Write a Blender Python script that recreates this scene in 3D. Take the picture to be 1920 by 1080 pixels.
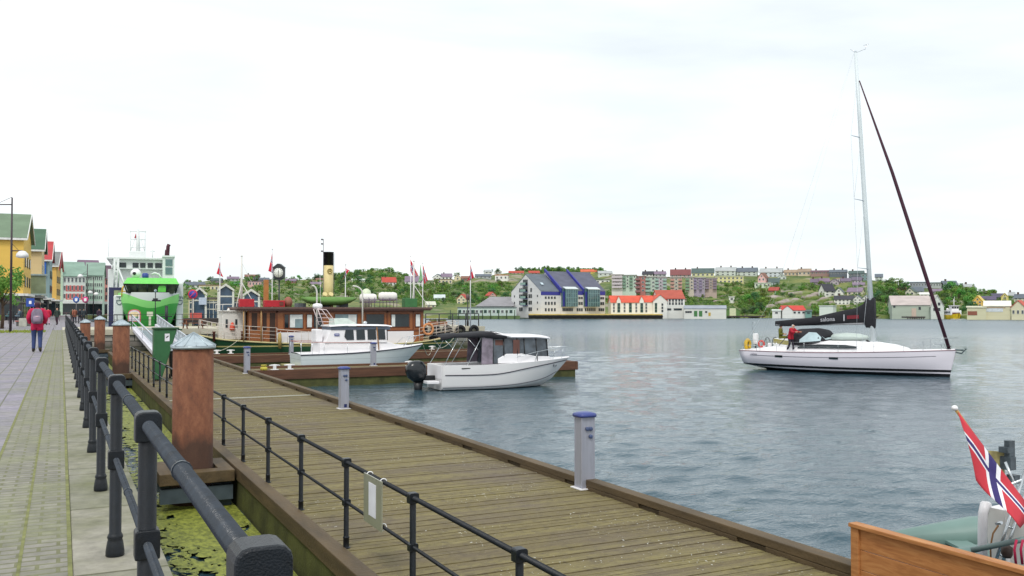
import bpy, bmesh, math, random
from mathutils import Vector as V, Matrix, noise as mnoise
sc = bpy.context.scene
for o in list(bpy.data.objects): bpy.data.objects.remove(o)
# ---------------- camera
EYE = 1.5; FP = 1700.0
YAW = math.atan(845/1700); PIT = math.atan(41/1700)
cam = bpy.data.objects.new('camera', bpy.data.cameras.new('camera')); sc.collection.objects.link(cam)
cam.location = (0, 0, EYE); cam.rotation_euler = (math.pi/2+PIT, 0, -YAW)
cam.data.sensor_width = 36; cam.data.lens = FP/1920*36; cam.data.clip_start = .05; cam.data.clip_end = 8000
sc.camera = cam
# ---------------- sky and sun (bright overcast)
SUN_EL = math.radians(52); SUN_AZ = math.radians(215)      # azimuth clockwise from +Y: behind and left of the camera
w = bpy.data.worlds.new('World'); sc.world = w; w.use_nodes = True
nt = w.node_tree; nt.nodes.clear()
def N(t, ty, **k):
    n = t.nodes.new(ty)
    for a, b in k.items():
        if a.startswith('i_'): n.inputs[a[2:].replace('_', ' ')].default_value = b
        else: setattr(n, a, b)
    return n
wo = N(nt, 'ShaderNodeOutputWorld'); mx = N(nt, 'ShaderNodeMixShader'); mx.inputs[0].default_value = .9
sky = N(nt, 'ShaderNodeTexSky', sky_type='NISHITA', sun_disc=False, sun_elevation=SUN_EL, sun_rotation=SUN_AZ)
b1 = N(nt, 'ShaderNodeBackground'); b1.inputs[1].default_value = .11
b2 = N(nt, 'ShaderNodeBackground'); b2.inputs[1].default_value = 1.0
tc = N(nt, 'ShaderNodeTexCoord'); mp = N(nt, 'ShaderNodeMapping'); mp.inputs['Scale'].default_value = (1.3, 1.3, 6.5)
nz = N(nt, 'ShaderNodeTexNoise'); nz.inputs['Scale'].default_value = 1.6; nz.inputs['Detail'].default_value = 6; nz.inputs['Roughness'].default_value = .5; nz.inputs['Distortion'].default_value = .5
rp = N(nt, 'ShaderNodeValToRGB'); rp.color_ramp.elements[0].position = .27; rp.color_ramp.elements[1].position = .66
rp.color_ramp.elements[0].color = (.79, .85, .88, 1); rp.color_ramp.elements[1].color = (1.22, 1.25, 1.26, 1)
e = rp.color_ramp.elements.new(.5); e.color = (.95, 1.005, 1.02, 1)
L = nt.links.new
L(tc.outputs['Generated'], mp.inputs[0]); L(mp.outputs[0], nz.inputs['Vector']); L(nz.outputs['Fac'], rp.inputs[0]); L(rp.outputs[0], b2.inputs[0])
L(sky.outputs[0], b1.inputs[0]); L(b1.outputs[0], mx.inputs[1]); L(b2.outputs[0], mx.inputs[2]); L(mx.outputs[0], wo.inputs[0])
sl = bpy.data.lights.new('sun', 'SUN'); sl.energy = 1.5; sl.angle = math.radians(14); sl.color = (1, .96, .9)
so = bpy.data.objects.new('sun', sl); sc.collection.objects.link(so)
sd = V((math.sin(SUN_AZ)*math.cos(SUN_EL), math.cos(SUN_AZ)*math.cos(SUN_EL), math.sin(SUN_EL)))
so.rotation_euler = sd.to_track_quat('Z', 'Y').to_euler()
vs = sc.view_settings; vs.view_transform = 'Standard'; vs.look = 'None'; vs.exposure = 0.2; vs.gamma = 1; vs.use_curve_mapping = False
sc.cycles.max_bounces = 6; sc.cycles.transparent_max_bounces = 12
# ---------------- photo geometry: a pixel of the 1920x1080 photo -> point in the place
FW = V((math.sin(YAW)*math.cos(PIT), math.cos(YAW)*math.cos(PIT), math.sin(PIT))); RT = V((math.cos(YAW), -math.sin(YAW), 0)); UP = RT.cross(FW); CP = V((0, 0, EYE))
def ray(x, y): return FW+RT*((x-960)/FP)+UP*((540-y)/FP)
def FACE(px): return -YAW+math.atan((960-px)/FP)      # heading of something squarely facing the camera
def CT(px): return math.cos(math.atan((960-px)/FP))
def P(x, y, z): r = ray(x, y); return CP+r*((z-EYE)/r.z)
def D(x, y, d): return CP+ray(x, y)*d
def PY(x, y, Y): r = ray(x, y); return CP+r*(Y/r.y)
def PX(x, y, X): r = ray(x, y); return CP+r*(X/r.x)
# ---------------- materials
def lin(c):
    return tuple(((v/255)/12.92 if v/255 < .04045 else ((v/255+.055)/1.055)**2.4) for v in c)
MATS = {}
def M(name, rgb, rough=.6, metal=0, v=.12, scl=3.0, bump=0, bsc=60, streak=None, alpha=None):
    """procedural paint / stone / cloth: noise-varied colour, optional bump and vertical streaks"""
    if name in MATS: return MATS[name]
    m = bpy.data.materials.new(name); m.use_nodes = True; t = m.node_tree; b = t.nodes['Principled BSDF']
    c = lin(rgb)
    co = N(t, 'ShaderNodeTexCoord'); n = N(t, 'ShaderNodeTexNoise'); n.inputs['Scale'].default_value = scl; n.inputs['Detail'].default_value = 5
    if streak:
        mp = N(t, 'ShaderNodeMapping'); mp.inputs['Scale'].default_value = streak; t.links.new(co.outputs['Object'], mp.inputs[0]); t.links.new(mp.outputs[0], n.inputs['Vector'])
    else: t.links.new(co.outputs['Object'], n.inputs['Vector'])
    r = N(t, 'ShaderNodeValToRGB'); r.color_ramp.elements[0].position = .3; r.color_ramp.elements[1].position = .7
    r.color_ramp.elements[0].color = tuple(x*(1-v) for x in c)+(1,); r.color_ramp.elements[1].color = tuple(min(1, x*(1+v)) for x in c)+(1,)
    t.links.new(n.outputs['Fac'], r.inputs[0]); t.links.new(r.outputs[0], b.inputs['Base Color'])
    b.inputs['Roughness'].default_value = rough; b.inputs['Metallic'].default_value = metal
    if bump:
        n2 = N(t, 'ShaderNodeTexNoise'); n2.inputs['Scale'].default_value = bsc; n2.inputs['Detail'].default_value = 4
        t.links.new(co.outputs['Object'], n2.inputs['Vector'])
        bp = N(t, 'ShaderNodeBump'); bp.inputs['Strength'].default_value = bump; bp.inputs['Distance'].default_value = .02
        t.links.new(n2.outputs['Fac'], bp.inputs['Height']); t.links.new(bp.outputs[0], b.inputs['Normal'])
    MATS[name] = m; return m
def glass(name, rgb, rough=.05):
    m = M(name, rgb, rough, 0, .25, .8); return m
# ---------------- mesh builder
class MB:
    def __init__(s): s.v = []; s.f = []; s.m = []; s.sm = []; s.T = None
    def add(s, vs, fs, mi=0, smooth=False):
        o = len(s.v)
        s.v += [tuple(s.T @ V(p)) if s.T else tuple(p) for p in vs]
        for f in fs: s.f.append(tuple(i+o for i in f)); s.m.append(mi); s.sm.append(smooth)
        return s
    def bx(s, x0, x1, y0, y1, z0, z1, mi=0):
        return s.add([(x0,y0,z0),(x1,y0,z0),(x1,y1,z0),(x0,y1,z0),(x0,y0,z1),(x1,y0,z1),(x1,y1,z1),(x0,y1,z1)],
              [(3,2,1,0),(4,5,6,7),(0,1,5,4),(1,2,6,5),(2,3,7,6),(3,0,4,7)], mi)
    def box(s, c, d, mi=0, rot=None):
        hx, hy, hz = d[0]/2, d[1]/2, d[2]/2; R = rot.to_matrix() if rot else Matrix.Identity(3); c = V(c)
        q = [c+R@V((a*hx, b*hy, e*hz)) for e in (-1, 1) for a, b in ((-1,-1),(1,-1),(1,1),(-1,1))]
        return s.add(q, [(3,2,1,0),(4,5,6,7),(0,1,5,4),(1,2,6,5),(2,3,7,6),(3,0,4,7)], mi)
    def tube(s, pts, r, n=8, mi=0, caps=True, smooth=True):
        pts = [V(p) for p in pts]; rr = r if isinstance(r, (list, tuple)) else [r]*len(pts)
        vs = []; fs = []; prev = None
        for i, p in enumerate(pts):
            t = (pts[min(i+1, len(pts)-1)]-pts[max(i-1, 0)])
            if t.length < 1e-9: t = V((0,0,1))
            t.normalize()
            if prev is None:
                a = V((0,0,1)) if abs(t.z) < .9 else V((1,0,0)); u = t.cross(a).normalized()
            else:
                u = prev-t*prev.dot(t); u = u.normalized() if u.length > 1e-6 else t.orthogonal().normalized()
            prev = u; w_ = t.cross(u)
            for k in range(n):
                an = 2*math.pi*k/n; vs.append(p+(u*math.cos(an)+w_*math.sin(an))*rr[i])
        for i in range(len(pts)-1):
            for k in range(n):
                fs.append((i*n+k, i*n+(k+1) % n, (i+1)*n+(k+1) % n, (i+1)*n+k))
        s.add(vs, fs, mi, smooth)
        if caps:
            o = len(s.v)-len(vs)
            s.f.append(tuple(o+k for k in reversed(range(n)))); s.m.append(mi); s.sm.append(False)
            s.f.append(tuple(o+(len(pts)-1)*n+k for k in range(n))); s.m.append(mi); s.sm.append(False)
        return s
    def lathe(s, prof, c=(0,0,0), n=16, mi=0, smooth=True, axis='Z'):
        vs = []; fs = []
        for r, z in prof:
            for k in range(n):
                a = 2*math.pi*k/n
                p = (r*math.cos(a), r*math.sin(a), z) if axis == 'Z' else ((z, r*math.cos(a), r*math.sin(a)) if axis == 'X' else (r*math.sin(a), z, r*math.cos(a)))
                vs.append((p[0]+c[0], p[1]+c[1], p[2]+c[2]))
        for i in range(len(prof)-1):
            for k in range(n): fs.append((i*n+k, i*n+(k+1) % n, (i+1)*n+(k+1) % n, (i+1)*n+k))
        fs.append(tuple(reversed(range(n)))); fs.append(tuple((len(prof)-1)*n+k for k in range(n)))
        return s.add(vs, fs, mi, smooth)
    def prism(s, poly, a, b, ax='Y', mi=0):
        """extrude a 2-D polygon; ax Y: poly in (x,z); X: poly in (y,z); Z: poly in (x,y)"""
        f = {'Y': lambda p, d: (p[0], d, p[1]), 'X': lambda p, d: (d, p[0], p[1]), 'Z': lambda p, d: (p[0], p[1], d)}[ax]
        n = len(poly); vs = [f(p, a) for p in poly]+[f(p, b) for p in poly]
        fs = [tuple(range(n)), tuple(reversed(range(n, 2*n)))]+[(i, i+n, (i+1) % n+n, (i+1) % n) for i in range(n)]
        return s.add(vs, fs, mi)
    def loft(s, secs, closed=False, mi=0, smooth=True, caps=False):
        n = len(secs[0]); vs = [p for q in secs for p in q]; fs = []
        for i in range(len(secs)-1):
            for k in range(n if closed else n-1): fs.append((i*n+k, i*n+(k+1) % n, (i+1)*n+(k+1) % n, (i+1)*n+k))
        if caps: fs.append(tuple(reversed(range(n)))); fs.append(tuple((len(secs)-1)*n+k for k in range(n)))
        return s.add(vs, fs, mi, smooth)
    def ell(s, c, r, n=10, m=6, mi=0):
        return s.lathe_e(c, r, n, m, mi)
    def lathe_e(s, c, r, n, m, mi):
        vs = []; fs = []
        for i in range(m+1):
            th = math.pi*(i+.02)/(m+.04)
            for k in range(n):
                a = 2*math.pi*k/n; vs.append((c[0]+r[0]*math.sin(th)*math.cos(a), c[1]+r[1]*math.sin(th)*math.sin(a), c[2]-r[2]*math.cos(th)))
        for i in range(m):
            for k in range(n): fs.append((i*n+k, i*n+(k+1) % n, (i+1)*n+(k+1) % n, (i+1)*n+k))
        fs.append(tuple(reversed(range(n)))); fs.append(tuple(m*n+k for k in range(n)))
        return s.add(vs, fs, mi, True)
    def torus(s, c, R, r, ax='Y', n=20, k=8, mi=0):
        pts = []
        for i in range(n+1):
            a = 2*math.pi*i/n
            pts.append({'Y': (c[0]+R*math.cos(a), c[1], c[2]+R*math.sin(a)), 'X': (c[0], c[1]+R*math.cos(a), c[2]+R*math.sin(a)), 'Z': (c[0]+R*math.cos(a), c[1]+R*math.sin(a), c[2])}[ax])
        return s.tube(pts, r, k, mi, caps=False)
    def build(s, name, mats, parent=None, bevel=0, loc=None, rz=0, label=None, sub=0, recalc=True):
        me = bpy.data.meshes.new(name); me.from_pydata(s.v, [], s.f)
        if not isinstance(mats, (list, tuple)): mats = [mats]
        for q in mats: me.materials.append(q)
        me.polygons.foreach_set('material_index', s.m); me.polygons.foreach_set('use_smooth', s.sm)
        if recalc:
            bm = bmesh.new(); bm.from_mesh(me); bmesh.ops.recalc_face_normals(bm, faces=bm.faces); bm.to_mesh(me); bm.free()
        me.update()
        o = bpy.data.objects.new(name, me); sc.collection.objects.link(o)
        if parent: o.parent = parent
        if loc is not None: o.location = loc
        if rz: o.rotation_euler.z = rz
        if label: o['label'] = label
        if bevel:
            q = o.modifiers.new('bevel', 'BEVEL'); q.width = bevel; q.segments = 2; q.limit_method = 'ANGLE'; q.angle_limit = math.radians(40)
        if sub:
            q = o.modifiers.new('sub', 'SUBSURF'); q.levels = q.render_levels = sub
        return o
def thing(name, label, cat, loc=(0,0,0), rz=0, group=None):
    o = bpy.data.objects.new(name, None); sc.collection.objects.link(o); o.location = loc; o.rotation_euler.z = rz
    return tag(o, label, cat, group)
def tag(o, label, cat, group=None):
    o['label'] = label; o['category'] = cat
    if group: o['group'] = group
    return o
def struct(o, kind='structure', label=None):
    o['kind'] = kind
    if label: o['label'] = label
    return o
KIDS = {}
def dup(o, loc=None, rz=None, label=None, group=None, parent=None):
    """copy a thing with its parts and sub-parts"""
    c = o.copy(); sc.collection.objects.link(c)
    if parent: c.parent = parent
    if loc is not None: c.location = loc
    if rz is not None: c.rotation_euler.z = rz
    if label: c['label'] = label
    if group: c['group'] = group
    for ch in kids(o): dup(ch, parent=c)
    return c
def kids(o): return [q for q in bpy.data.objects if q.parent == o]
def text(body, size, mat, parent, loc, rot, name='lettering', depth=.004, align='CENTER'):
    cu = bpy.data.curves.new(name, 'FONT'); cu.body = body; cu.size = size; cu.extrude = depth; cu.align_x = align; cu.align_y = 'CENTER'
    t = bpy.data.objects.new(name+'_tmp', cu); sc.collection.objects.link(t); bpy.context.view_layer.update()
    me = bpy.data.meshes.new_from_object(t.evaluated_get(bpy.context.evaluated_depsgraph_get())); bpy.data.objects.remove(t)
    me.materials.clear(); me.materials.append(mat)
    o = bpy.data.objects.new(name, me); sc.collection.objects.link(o); o.parent = parent; o.location = loc; o.rotation_euler = rot
    return o
random.seed(7)
ZW = -2.0; ZP = -1.3
white = M('white_gelcoat', (232,230,232), .3, 0, .03, 2); offwhite = M('offwhite_paint', (215,212,205), .5, 0, .06, 2)
black = M('black_paint', (26,28,32), .38, 0, .2, 8, .15, 90); blackp = M('black_plastic', (22,24,26), .35, 0, .15, 4)
steel = M('stainless_steel', (200,205,208), .25, .9, .06, 5); alu = M('brushed_aluminium', (200,206,214), .38, .55, .08, 3)
galv = M('galvanised_sheet', (178,190,196), .42, .5, .16, 7, .08, 30)
dglass = M('dark_glass', (30,40,44), .05, 0, .4, 1.2); lglass = M('pale_glass', (128,150,155), .06, 0, .3, 1.2)
red = M('red_paint', (180,28,42), .5, 0, .1, 4); rope = M('rope_fibre', (190,185,165), .9, 0, .15, 30)
rubber = M('tyre_rubber', (24,24,25), .8, 0, .2, 6); wood = M('varnished_wood', (152,92,50), .4, 0, .22, 2.5, streak=(3,3,14))
navy = M('navy_paint', (32,40,92), .45, 0, .1, 3)
# =====================================================================  WATER, QUAY, PONTOONS
def nodes(name):
    m = bpy.data.materials.new(name); m.use_nodes = True; t = m.node_tree; return m, t, t.nodes['Principled BSDF'], t.links.new
def noise(t, vec, scale, detail=4, rough=.5, dist=0, dims='3D'):
    n = N(t, 'ShaderNodeTexNoise', noise_dimensions=dims); n.inputs['Scale'].default_value = scale; n.inputs['Detail'].default_value = detail
    n.inputs['Roughness'].default_value = rough; n.inputs['Distortion'].default_value = dist
    t.links.new(vec, n.inputs['Vector']); return n.outputs['Fac']
def ramp(t, fac, stops):
    r = N(t, 'ShaderNodeValToRGB'); cr = r.color_ramp
    for i, (p, c) in enumerate(stops):
        q = cr.elements[i] if i < 2 else cr.elements.new(p)
        q.position = p; q.color = tuple(c)+(1,) if len(c) == 3 else c
    t.links.new(fac, r.inputs[0]); return r.outputs[0]
def mixc(t, fac, a, b, mode='MIX'):
    x = N(t, 'ShaderNodeMix', data_type='RGBA', blend_type=mode)
    for s, q in ((0, fac), (6, a), (7, b)):
        if isinstance(q, (int, float)): x.inputs[s].default_value = q
        elif isinstance(q, tuple): x.inputs[s].default_value = q+(1,) if len(q) == 3 else q
        else: t.links.new(q, x.inputs[s])
    return x.outputs[2]
def mth(t, op, a, b=None, c=None):
    x = N(t, 'ShaderNodeMath', operation=op)
    for i, q in enumerate((a, b, c)):
        if q is None: continue
        if isinstance(q, (int, float)): x.inputs[i].default_value = q
        else: t.links.new(q, x.inputs[i])
    return x.outputs[0]
def mapping(t, sx, sy, sz, rz=0):
    co = N(t, 'ShaderNodeTexCoord'); mp = N(t, 'ShaderNodeMapping'); mp.inputs['Scale'].default_value = (sx, sy, sz); mp.inputs['Rotation'].default_value = (0, 0, rz)
    t.links.new(co.outputs['Object'], mp.inputs[0]); return mp.outputs[0]
# water: real waves near and mid range, finer ripples as bump, wind-ruffled (rougher) beyond the sheltered basin
import numpy as np
wm, t, b, L = nodes('harbour_water')
b.inputs['Base Color'].default_value = (.036, .078, .104, 1); b.inputs['IOR'].default_value = 1.333
va = mapping(t, 1, 1, 1, math.radians(-26)); vb = mapping(t, .55, 1.25, 1, math.radians(-35))
h = mth(t, 'ADD', mth(t, 'MULTIPLY', noise(t, vb, 3.2, 4, .6, .5), .8), mth(t, 'MULTIPLY', noise(t, va, 9, 3, .55), .25))
bp = N(t, 'ShaderNodeBump'); bp.inputs['Strength'].default_value = 1.0; bp.inputs['Distance'].default_value = .06
L(h, bp.inputs['Height']); L(bp.outputs[0], b.inputs['Normal'])
co = N(t, 'ShaderNodeTexCoord'); vl = N(t, 'ShaderNodeVectorMath', operation='LENGTH'); L(co.outputs['Object'], vl.inputs[0])
mr = N(t, 'ShaderNodeMapRange', interpolation_type='SMOOTHSTEP'); mr.inputs[1].default_value = 55; mr.inputs[2].default_value = 210; mr.inputs[3].default_value = .05; mr.inputs[4].default_value = .27
L(mth(t, 'MULTIPLY_ADD', noise(t, mapping(t, .5, 1, 1, math.radians(-26)), .035, 3), 60, mth(t, 'SUBTRACT', vl.outputs['Value'], 30)), mr.inputs[0]); L(mr.outputs[0], b.inputs['Roughness'])
rs_ = np.random.RandomState(5); rad = [1.0]
while rad[-1] < 470: rad.append(rad[-1]+.045+.0046*rad[-1])
rad = np.array(rad); c0 = YAW; th = np.concatenate([np.arange(c0-1.6, c0-.64, .03), np.arange(c0-.64, c0+.64, .0038), np.arange(c0+.64, c0+1.6, .03)])
RR_, TH = np.meshgrid(rad, th); X_ = RR_*np.sin(TH); Y_ = RR_*np.cos(TH); drr = .045+.0046*RR_; Z_ = np.zeros_like(X_); gust = .75+.5*np.sin(X_*.11+1.3)*np.sin(Y_*.07+.4)
for i in range(90):
    lam = .24*(8.0)**rs_.rand(); k = 2*math.pi/lam; an = math.radians(205)+rs_.normal()*.6; sl = .024*(1 if lam < .9 else .62)
    Z_ += np.clip((lam/drr-2.5)/2.5, 0, 1)*sl/k*np.sin(k*(X_*math.sin(an)+Y_*math.cos(an))+rs_.rand()*6.28)
Z_ = Z_*gust*np.clip((X_-2.7)/.5, .04, 1); Z_ = Z_+Z_**2*4+ZW
ni, nj = X_.shape; vv = np.stack([X_, Y_, Z_], -1).reshape(-1, 3); ii, jj = np.meshgrid(np.arange(ni-1), np.arange(nj-1), indexing='ij'); q0 = (ii*nj+jj).ravel(); qf = np.stack([q0, q0+1, q0+nj+1, q0+nj], -1)
me = bpy.data.meshes.new('water'); me.vertices.add(len(vv)); me.vertices.foreach_set('co', vv.ravel().astype(np.float32)); me.loops.add(qf.size); me.loops.foreach_set('vertex_index', qf.ravel().astype(np.int32)); me.polygons.add(len(qf)); me.polygons.foreach_set('loop_start', (np.arange(len(qf))*4).astype(np.int32)); me.polygons.foreach_set('loop_total', np.full(len(qf), 4, np.int32)); me.polygons.foreach_set('use_smooth', np.ones(len(qf), bool)); me.update(calc_edges=True); me.validate()
if me.polygons[0].normal.z < 0: me.flip_normals()
me.materials.append(wm); wo_ = bpy.data.objects.new('water', me); sc.collection.objects.link(wo_); struct(wo_)
m = MB(); m.add([(-3000,-60,ZW-.25),(3500,-60,ZW-.25),(3500,5000,ZW-.25),(-3000,5000,ZW-.25)], [(0,1,2,3)])
struct(m.build('water', wm))
# floating weed between quay and pontoon
am, t, b, L = nodes('floating_weed')
va = mapping(t, 1, .55, 1); n1 = noise(t, va, 5.5, 5, .6, .6); n2 = noise(t, va, .7, 3)
L(mixc(t, ramp(t, noise(t, va, 13, 5, .65), [(.36,(0,)*3),(.62,(1,)*3)]), (.10,.12,.014), (.29,.32,.045)), b.inputs['Base Color']); b.inputs['Roughness'].default_value = .6
sp = N(t, 'ShaderNodeSeparateXYZ'); L(va, sp.inputs[0]); al = mth(t, 'GREATER_THAN', mth(t, 'ADD', mth(t, 'ADD', n1, mth(t, 'MULTIPLY', n2, .9)), mth(t, 'MULTIPLY', sp.outputs[0], .11)), 1.05); L(al, b.inputs['Alpha'])
bp = N(t, 'ShaderNodeBump'); bp.inputs['Distance'].default_value = .05; L(n1, bp.inputs['Height']); L(bp.outputs[0], b.inputs['Normal'])
m = MB(); m.add([(.6,2,ZW+.05),(2.79,2,ZW+.05),(2.79,66,ZW+.05),(.6,66,ZW+.05)], [(0,1,2,3)])
struct(m.build('floating_weed', am), 'stuff', 'yellow-green weed floating in the gap between quay and pontoon')
# promenade paving
def paver(name, c1, c2, mortar, bw, bh, rot=0, moss=.4, off=.5, mort=.012, tint=(132,134,98)):
    m_, t, b, L = nodes(name)
    v = mapping(t, 1, 1, 1, rot); k = N(t, 'ShaderNodeTexBrick', offset=off)
    k.inputs['Color1'].default_value = lin(c1)+(1,); k.inputs['Color2'].default_value = lin(c2)+(1,); k.inputs['Mortar'].default_value = lin(mortar)+(1,)
    for a, q in (('Scale', 1), ('Mortar Size', mort), ('Brick Width', bw), ('Row Height', bh), ('Bias', 0)): k.inputs[a].default_value = q
    L(v, k.inputs['Vector'])
    g = ramp(t, noise(t, v, .9, 5, .65), [(.42, (0,)*3), (.72, (moss,)*3)])
    c = mixc(t, g, k.outputs['Color'], lin(tint))
    s = ramp(t, noise(t, v, 7, 6, .7), [(.3, (.68,)*3), (.7, (1.16,)*3)])
    L(mixc(t, 1.0, c, s, 'MULTIPLY'), b.inputs['Base Color']); b.inputs['Roughness'].default_value = .75
    bp = N(t, 'ShaderNodeBump'); bp.inputs['Distance'].default_value = .004; bp.inputs['Strength'].default_value = .7
    L(mth(t, 'ADD', mth(t, 'MULTIPLY', k.outputs['Fac'], -1), mth(t, 'MULTIPLY', noise(t, v, 60, 3), .5)), bp.inputs['Height']); L(bp.outputs[0], b.inputs['Normal']); return m_
pm = paver('grey_slab_paving', (150,143,156), (132,128,140), (104,104,92), .62, .42, math.pi/2, .5)
pe = paver('mossy_strip_paving', (144,140,130), (124,122,110), (112,112,80), .22, .11, 0, .9, .5, .012)
cp = paver('granite_coping', (156,151,138), (138,136,120), (98,96,76), 3, 1.9, 0, 1.0, 0, .016, (104,106,70))
ps = M('moss_seam', (118,120,72), .9, 0, .3, 9)
def sheet(name, x0, x1, y0, y1, mat, z=0, ny=1):
    m = MB(); m.add([(x0,y0,z),(x1,y0,z),(x1,y1,z),(x0,y1,z)], [(0,1,2,3)]); return m.build(name, mat)
struct(sheet('promenade', -70, -.56, -6, 340, pm)); struct(sheet('pavement_strip', -.53, .05, -6, 75.6, pe)); 
struct(sheet('promenade', -.53, 3.6, 88.2, 340, pm))
m = MB(); 
for x0, x1 in ((-.56,-.53),(-.215,-.195),(.05,.075)): m.add([(x0,-6,.002),(x1,-6,.002),(x1,75.6,.002),(x0,75.6,.002)], [(0,1,2,3)])
struct(m.build('moss_seam', ps), 'structure')
random.seed(3); m = MB(); y = -6.0
while y < 75:
    l = random.uniform(1.7, 2.1); m.bx(.075, .585, y+.006, min(75.5, y+l-.006), -.35, random.uniform(-.004, .004)); y += l
struct(m.build('quay_coping', cp, bevel=.012))
st = paver('quay_stone', (150,146,134), (118,116,108), (60,60,52), .9, .42, 0, .5, .5, .03)
wallm, t, b, L = nodes('quay_wall_stone'); co = N(t, 'ShaderNodeTexCoord'); sp = N(t, 'ShaderNodeSeparateXYZ'); L(co.outputs['Object'], sp.inputs[0])
cb = N(t, 'ShaderNodeCombineXYZ'); L(mth(t, 'ADD', sp.outputs[0], sp.outputs[1]), cb.inputs[0]); L(sp.outputs[2], cb.inputs[1]); k = N(t, 'ShaderNodeTexBrick')
for a, q in (('Scale', 1), ('Mortar Size', .03), ('Brick Width', 1.1), ('Row Height', .45)): k.inputs[a].default_value = q
k.inputs['Color1'].default_value = lin((176,170,158))+(1,); k.inputs['Color2'].default_value = lin((120,112,104))+(1,); k.inputs['Mortar'].default_value = lin((52,54,44))+(1,)
L(cb.outputs[0], k.inputs['Vector']); tide = ramp(t, mth(t, 'ADD', sp.outputs[2], mth(t, 'MULTIPLY', noise(t, co.outputs['Object'], 2.5), .5)), [(-.0, (0,)*3), (.45, (1,)*3)])
L(mixc(t, mth(t, 'SUBTRACT', 1, ramp(t, mth(t, 'MULTIPLY_ADD', mth(t, 'ADD', sp.outputs[2], mth(t, 'MULTIPLY', noise(t, co.outputs['Object'], 2.5), .6)), .5, .9), [(.15, (0,)*3), (.5, (1,)*3)])), k.outputs['Color'], lin((58,62,30))), b.inputs['Base Color'])
m = MB(); m.bx(.1, .56, -6, 75.5, -6, -.35); struct(m.build('quay_wall', wallm))
# stone pier that closes the basin
conc = M('pier_concrete', (186,180,160), .85, 0, .14, .8, .3, 20)
m = MB(); m.bx(.1, 34.8, 75.6, 88, -.42, 0); struct(m.build('pier_deck', conc))
m = MB(); m.bx(.1, 34.6, 75.75, 87.9, -6, -.42); m.bx(-69, 3.5, 88.3, 339, -6, -.05); struct(m.build('pier_wall', wallm))
m = MB(); m.bx(-.53, .1, 75.6, 88.2, -.4, -.001); struct(m.build('promenade', pm))

# ---- black iron quay railing
def head(m, w_, d, z0, z1, rr, x=0, y=0):
    pts = [(-w_/2, z0), (w_/2, z0), (w_/2, z1-rr)]+[(w_/2-rr+rr*math.cos(a), z1-rr+rr*math.sin(a)) for a in (math.pi/6, math.pi/3, math.pi/2)]
    pts += [(-w_/2+rr+rr*math.cos(a), z1-rr+rr*math.sin(a)) for a in (math.pi/2, 2*math.pi/3, 5*math.pi/6, math.pi)]
    m.prism([(x+p[0], p[1]) for p in pts], y-d/2, y+d/2, 'Y')
iron, t, b, L = nodes('black_iron_paint'); v = mapping(t, 1, 1, 1)
L(ramp(t, noise(t, v, 14, 6, .7), [(.3, lin((10,13,17))), (.68, lin((22,28,36))), (.82, lin((58,50,46)))]), b.inputs['Base Color']); b.inputs['Roughness'].default_value = .38; b.inputs['Specular IOR Level'].default_value = .4
bp = N(t, 'ShaderNodeBump'); bp.inputs['Distance'].default_value = .0015; L(noise(t, v, 240, 3), bp.inputs['Height']); L(bp.outputs[0], b.inputs['Normal'])
glos, t, b, L = nodes('gloss_iron_rail'); v = mapping(t, 1, 1, 1)
L(ramp(t, noise(t, v, 9, 6, .7), [(.3, lin((24,30,38))), (.62, lin((40,50,62))), (.8, lin((96,100,104)))]), b.inputs['Base Color']); b.inputs['Roughness'].default_value = .24; b.inputs['Specular IOR Level'].default_value = .7  # rail colour lightened blue-grey to carry the sky's sheen
bp = N(t, 'ShaderNodeBump'); bp.inputs['Distance'].default_value = .001; L(noise(t, v, 150, 3), bp.inputs['Height']); L(bp.outputs[0], b.inputs['Normal'])
q_rail = thing('quay_railing', 'black iron railing with block-headed posts along the stone quay edge', 'railing', (.31, 0, 0))
m = MB(); m.lathe([(.054,0),(.054,.03),(.045,.09),(.041,.1),(.046,.115),(.041,.13),(.035,.14),(.035,.99)], n=18); head(m, .092, .085, .53, .645, .014); head(m, .098, .09, .985, 1.103, .026)
post = m.build('post', iron, q_rail, bevel=.006); post.location = (0, 1.6, 0)
YQ = [1.6+2.235*i for i in range(34)]
for y in YQ[1:]: dup(post, (0, y, 0), parent=q_rail)
def rails(parent, y0, y1, ys, z, r, ring, name, mat):
    m = MB(); m.tube([(0,y0,z),(0,y1,z)], r, 16)
    for a, c in zip(ys, ys[1:]):
        for f in (.5,): m.tube([(0,a+(c-a)*f-.008,z),(0,a+(c-a)*f+.008,z)], r+.004, 16)
    m.build(name, mat, parent)
rails(q_rail, 1.6, 75.3, YQ, 1.045, .0255, 1, 'top_rail', glos); rails(q_rail, -.6, 75.3, [-.63]+YQ, .585, .0175, 1, 'middle_rail', glos)

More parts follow.
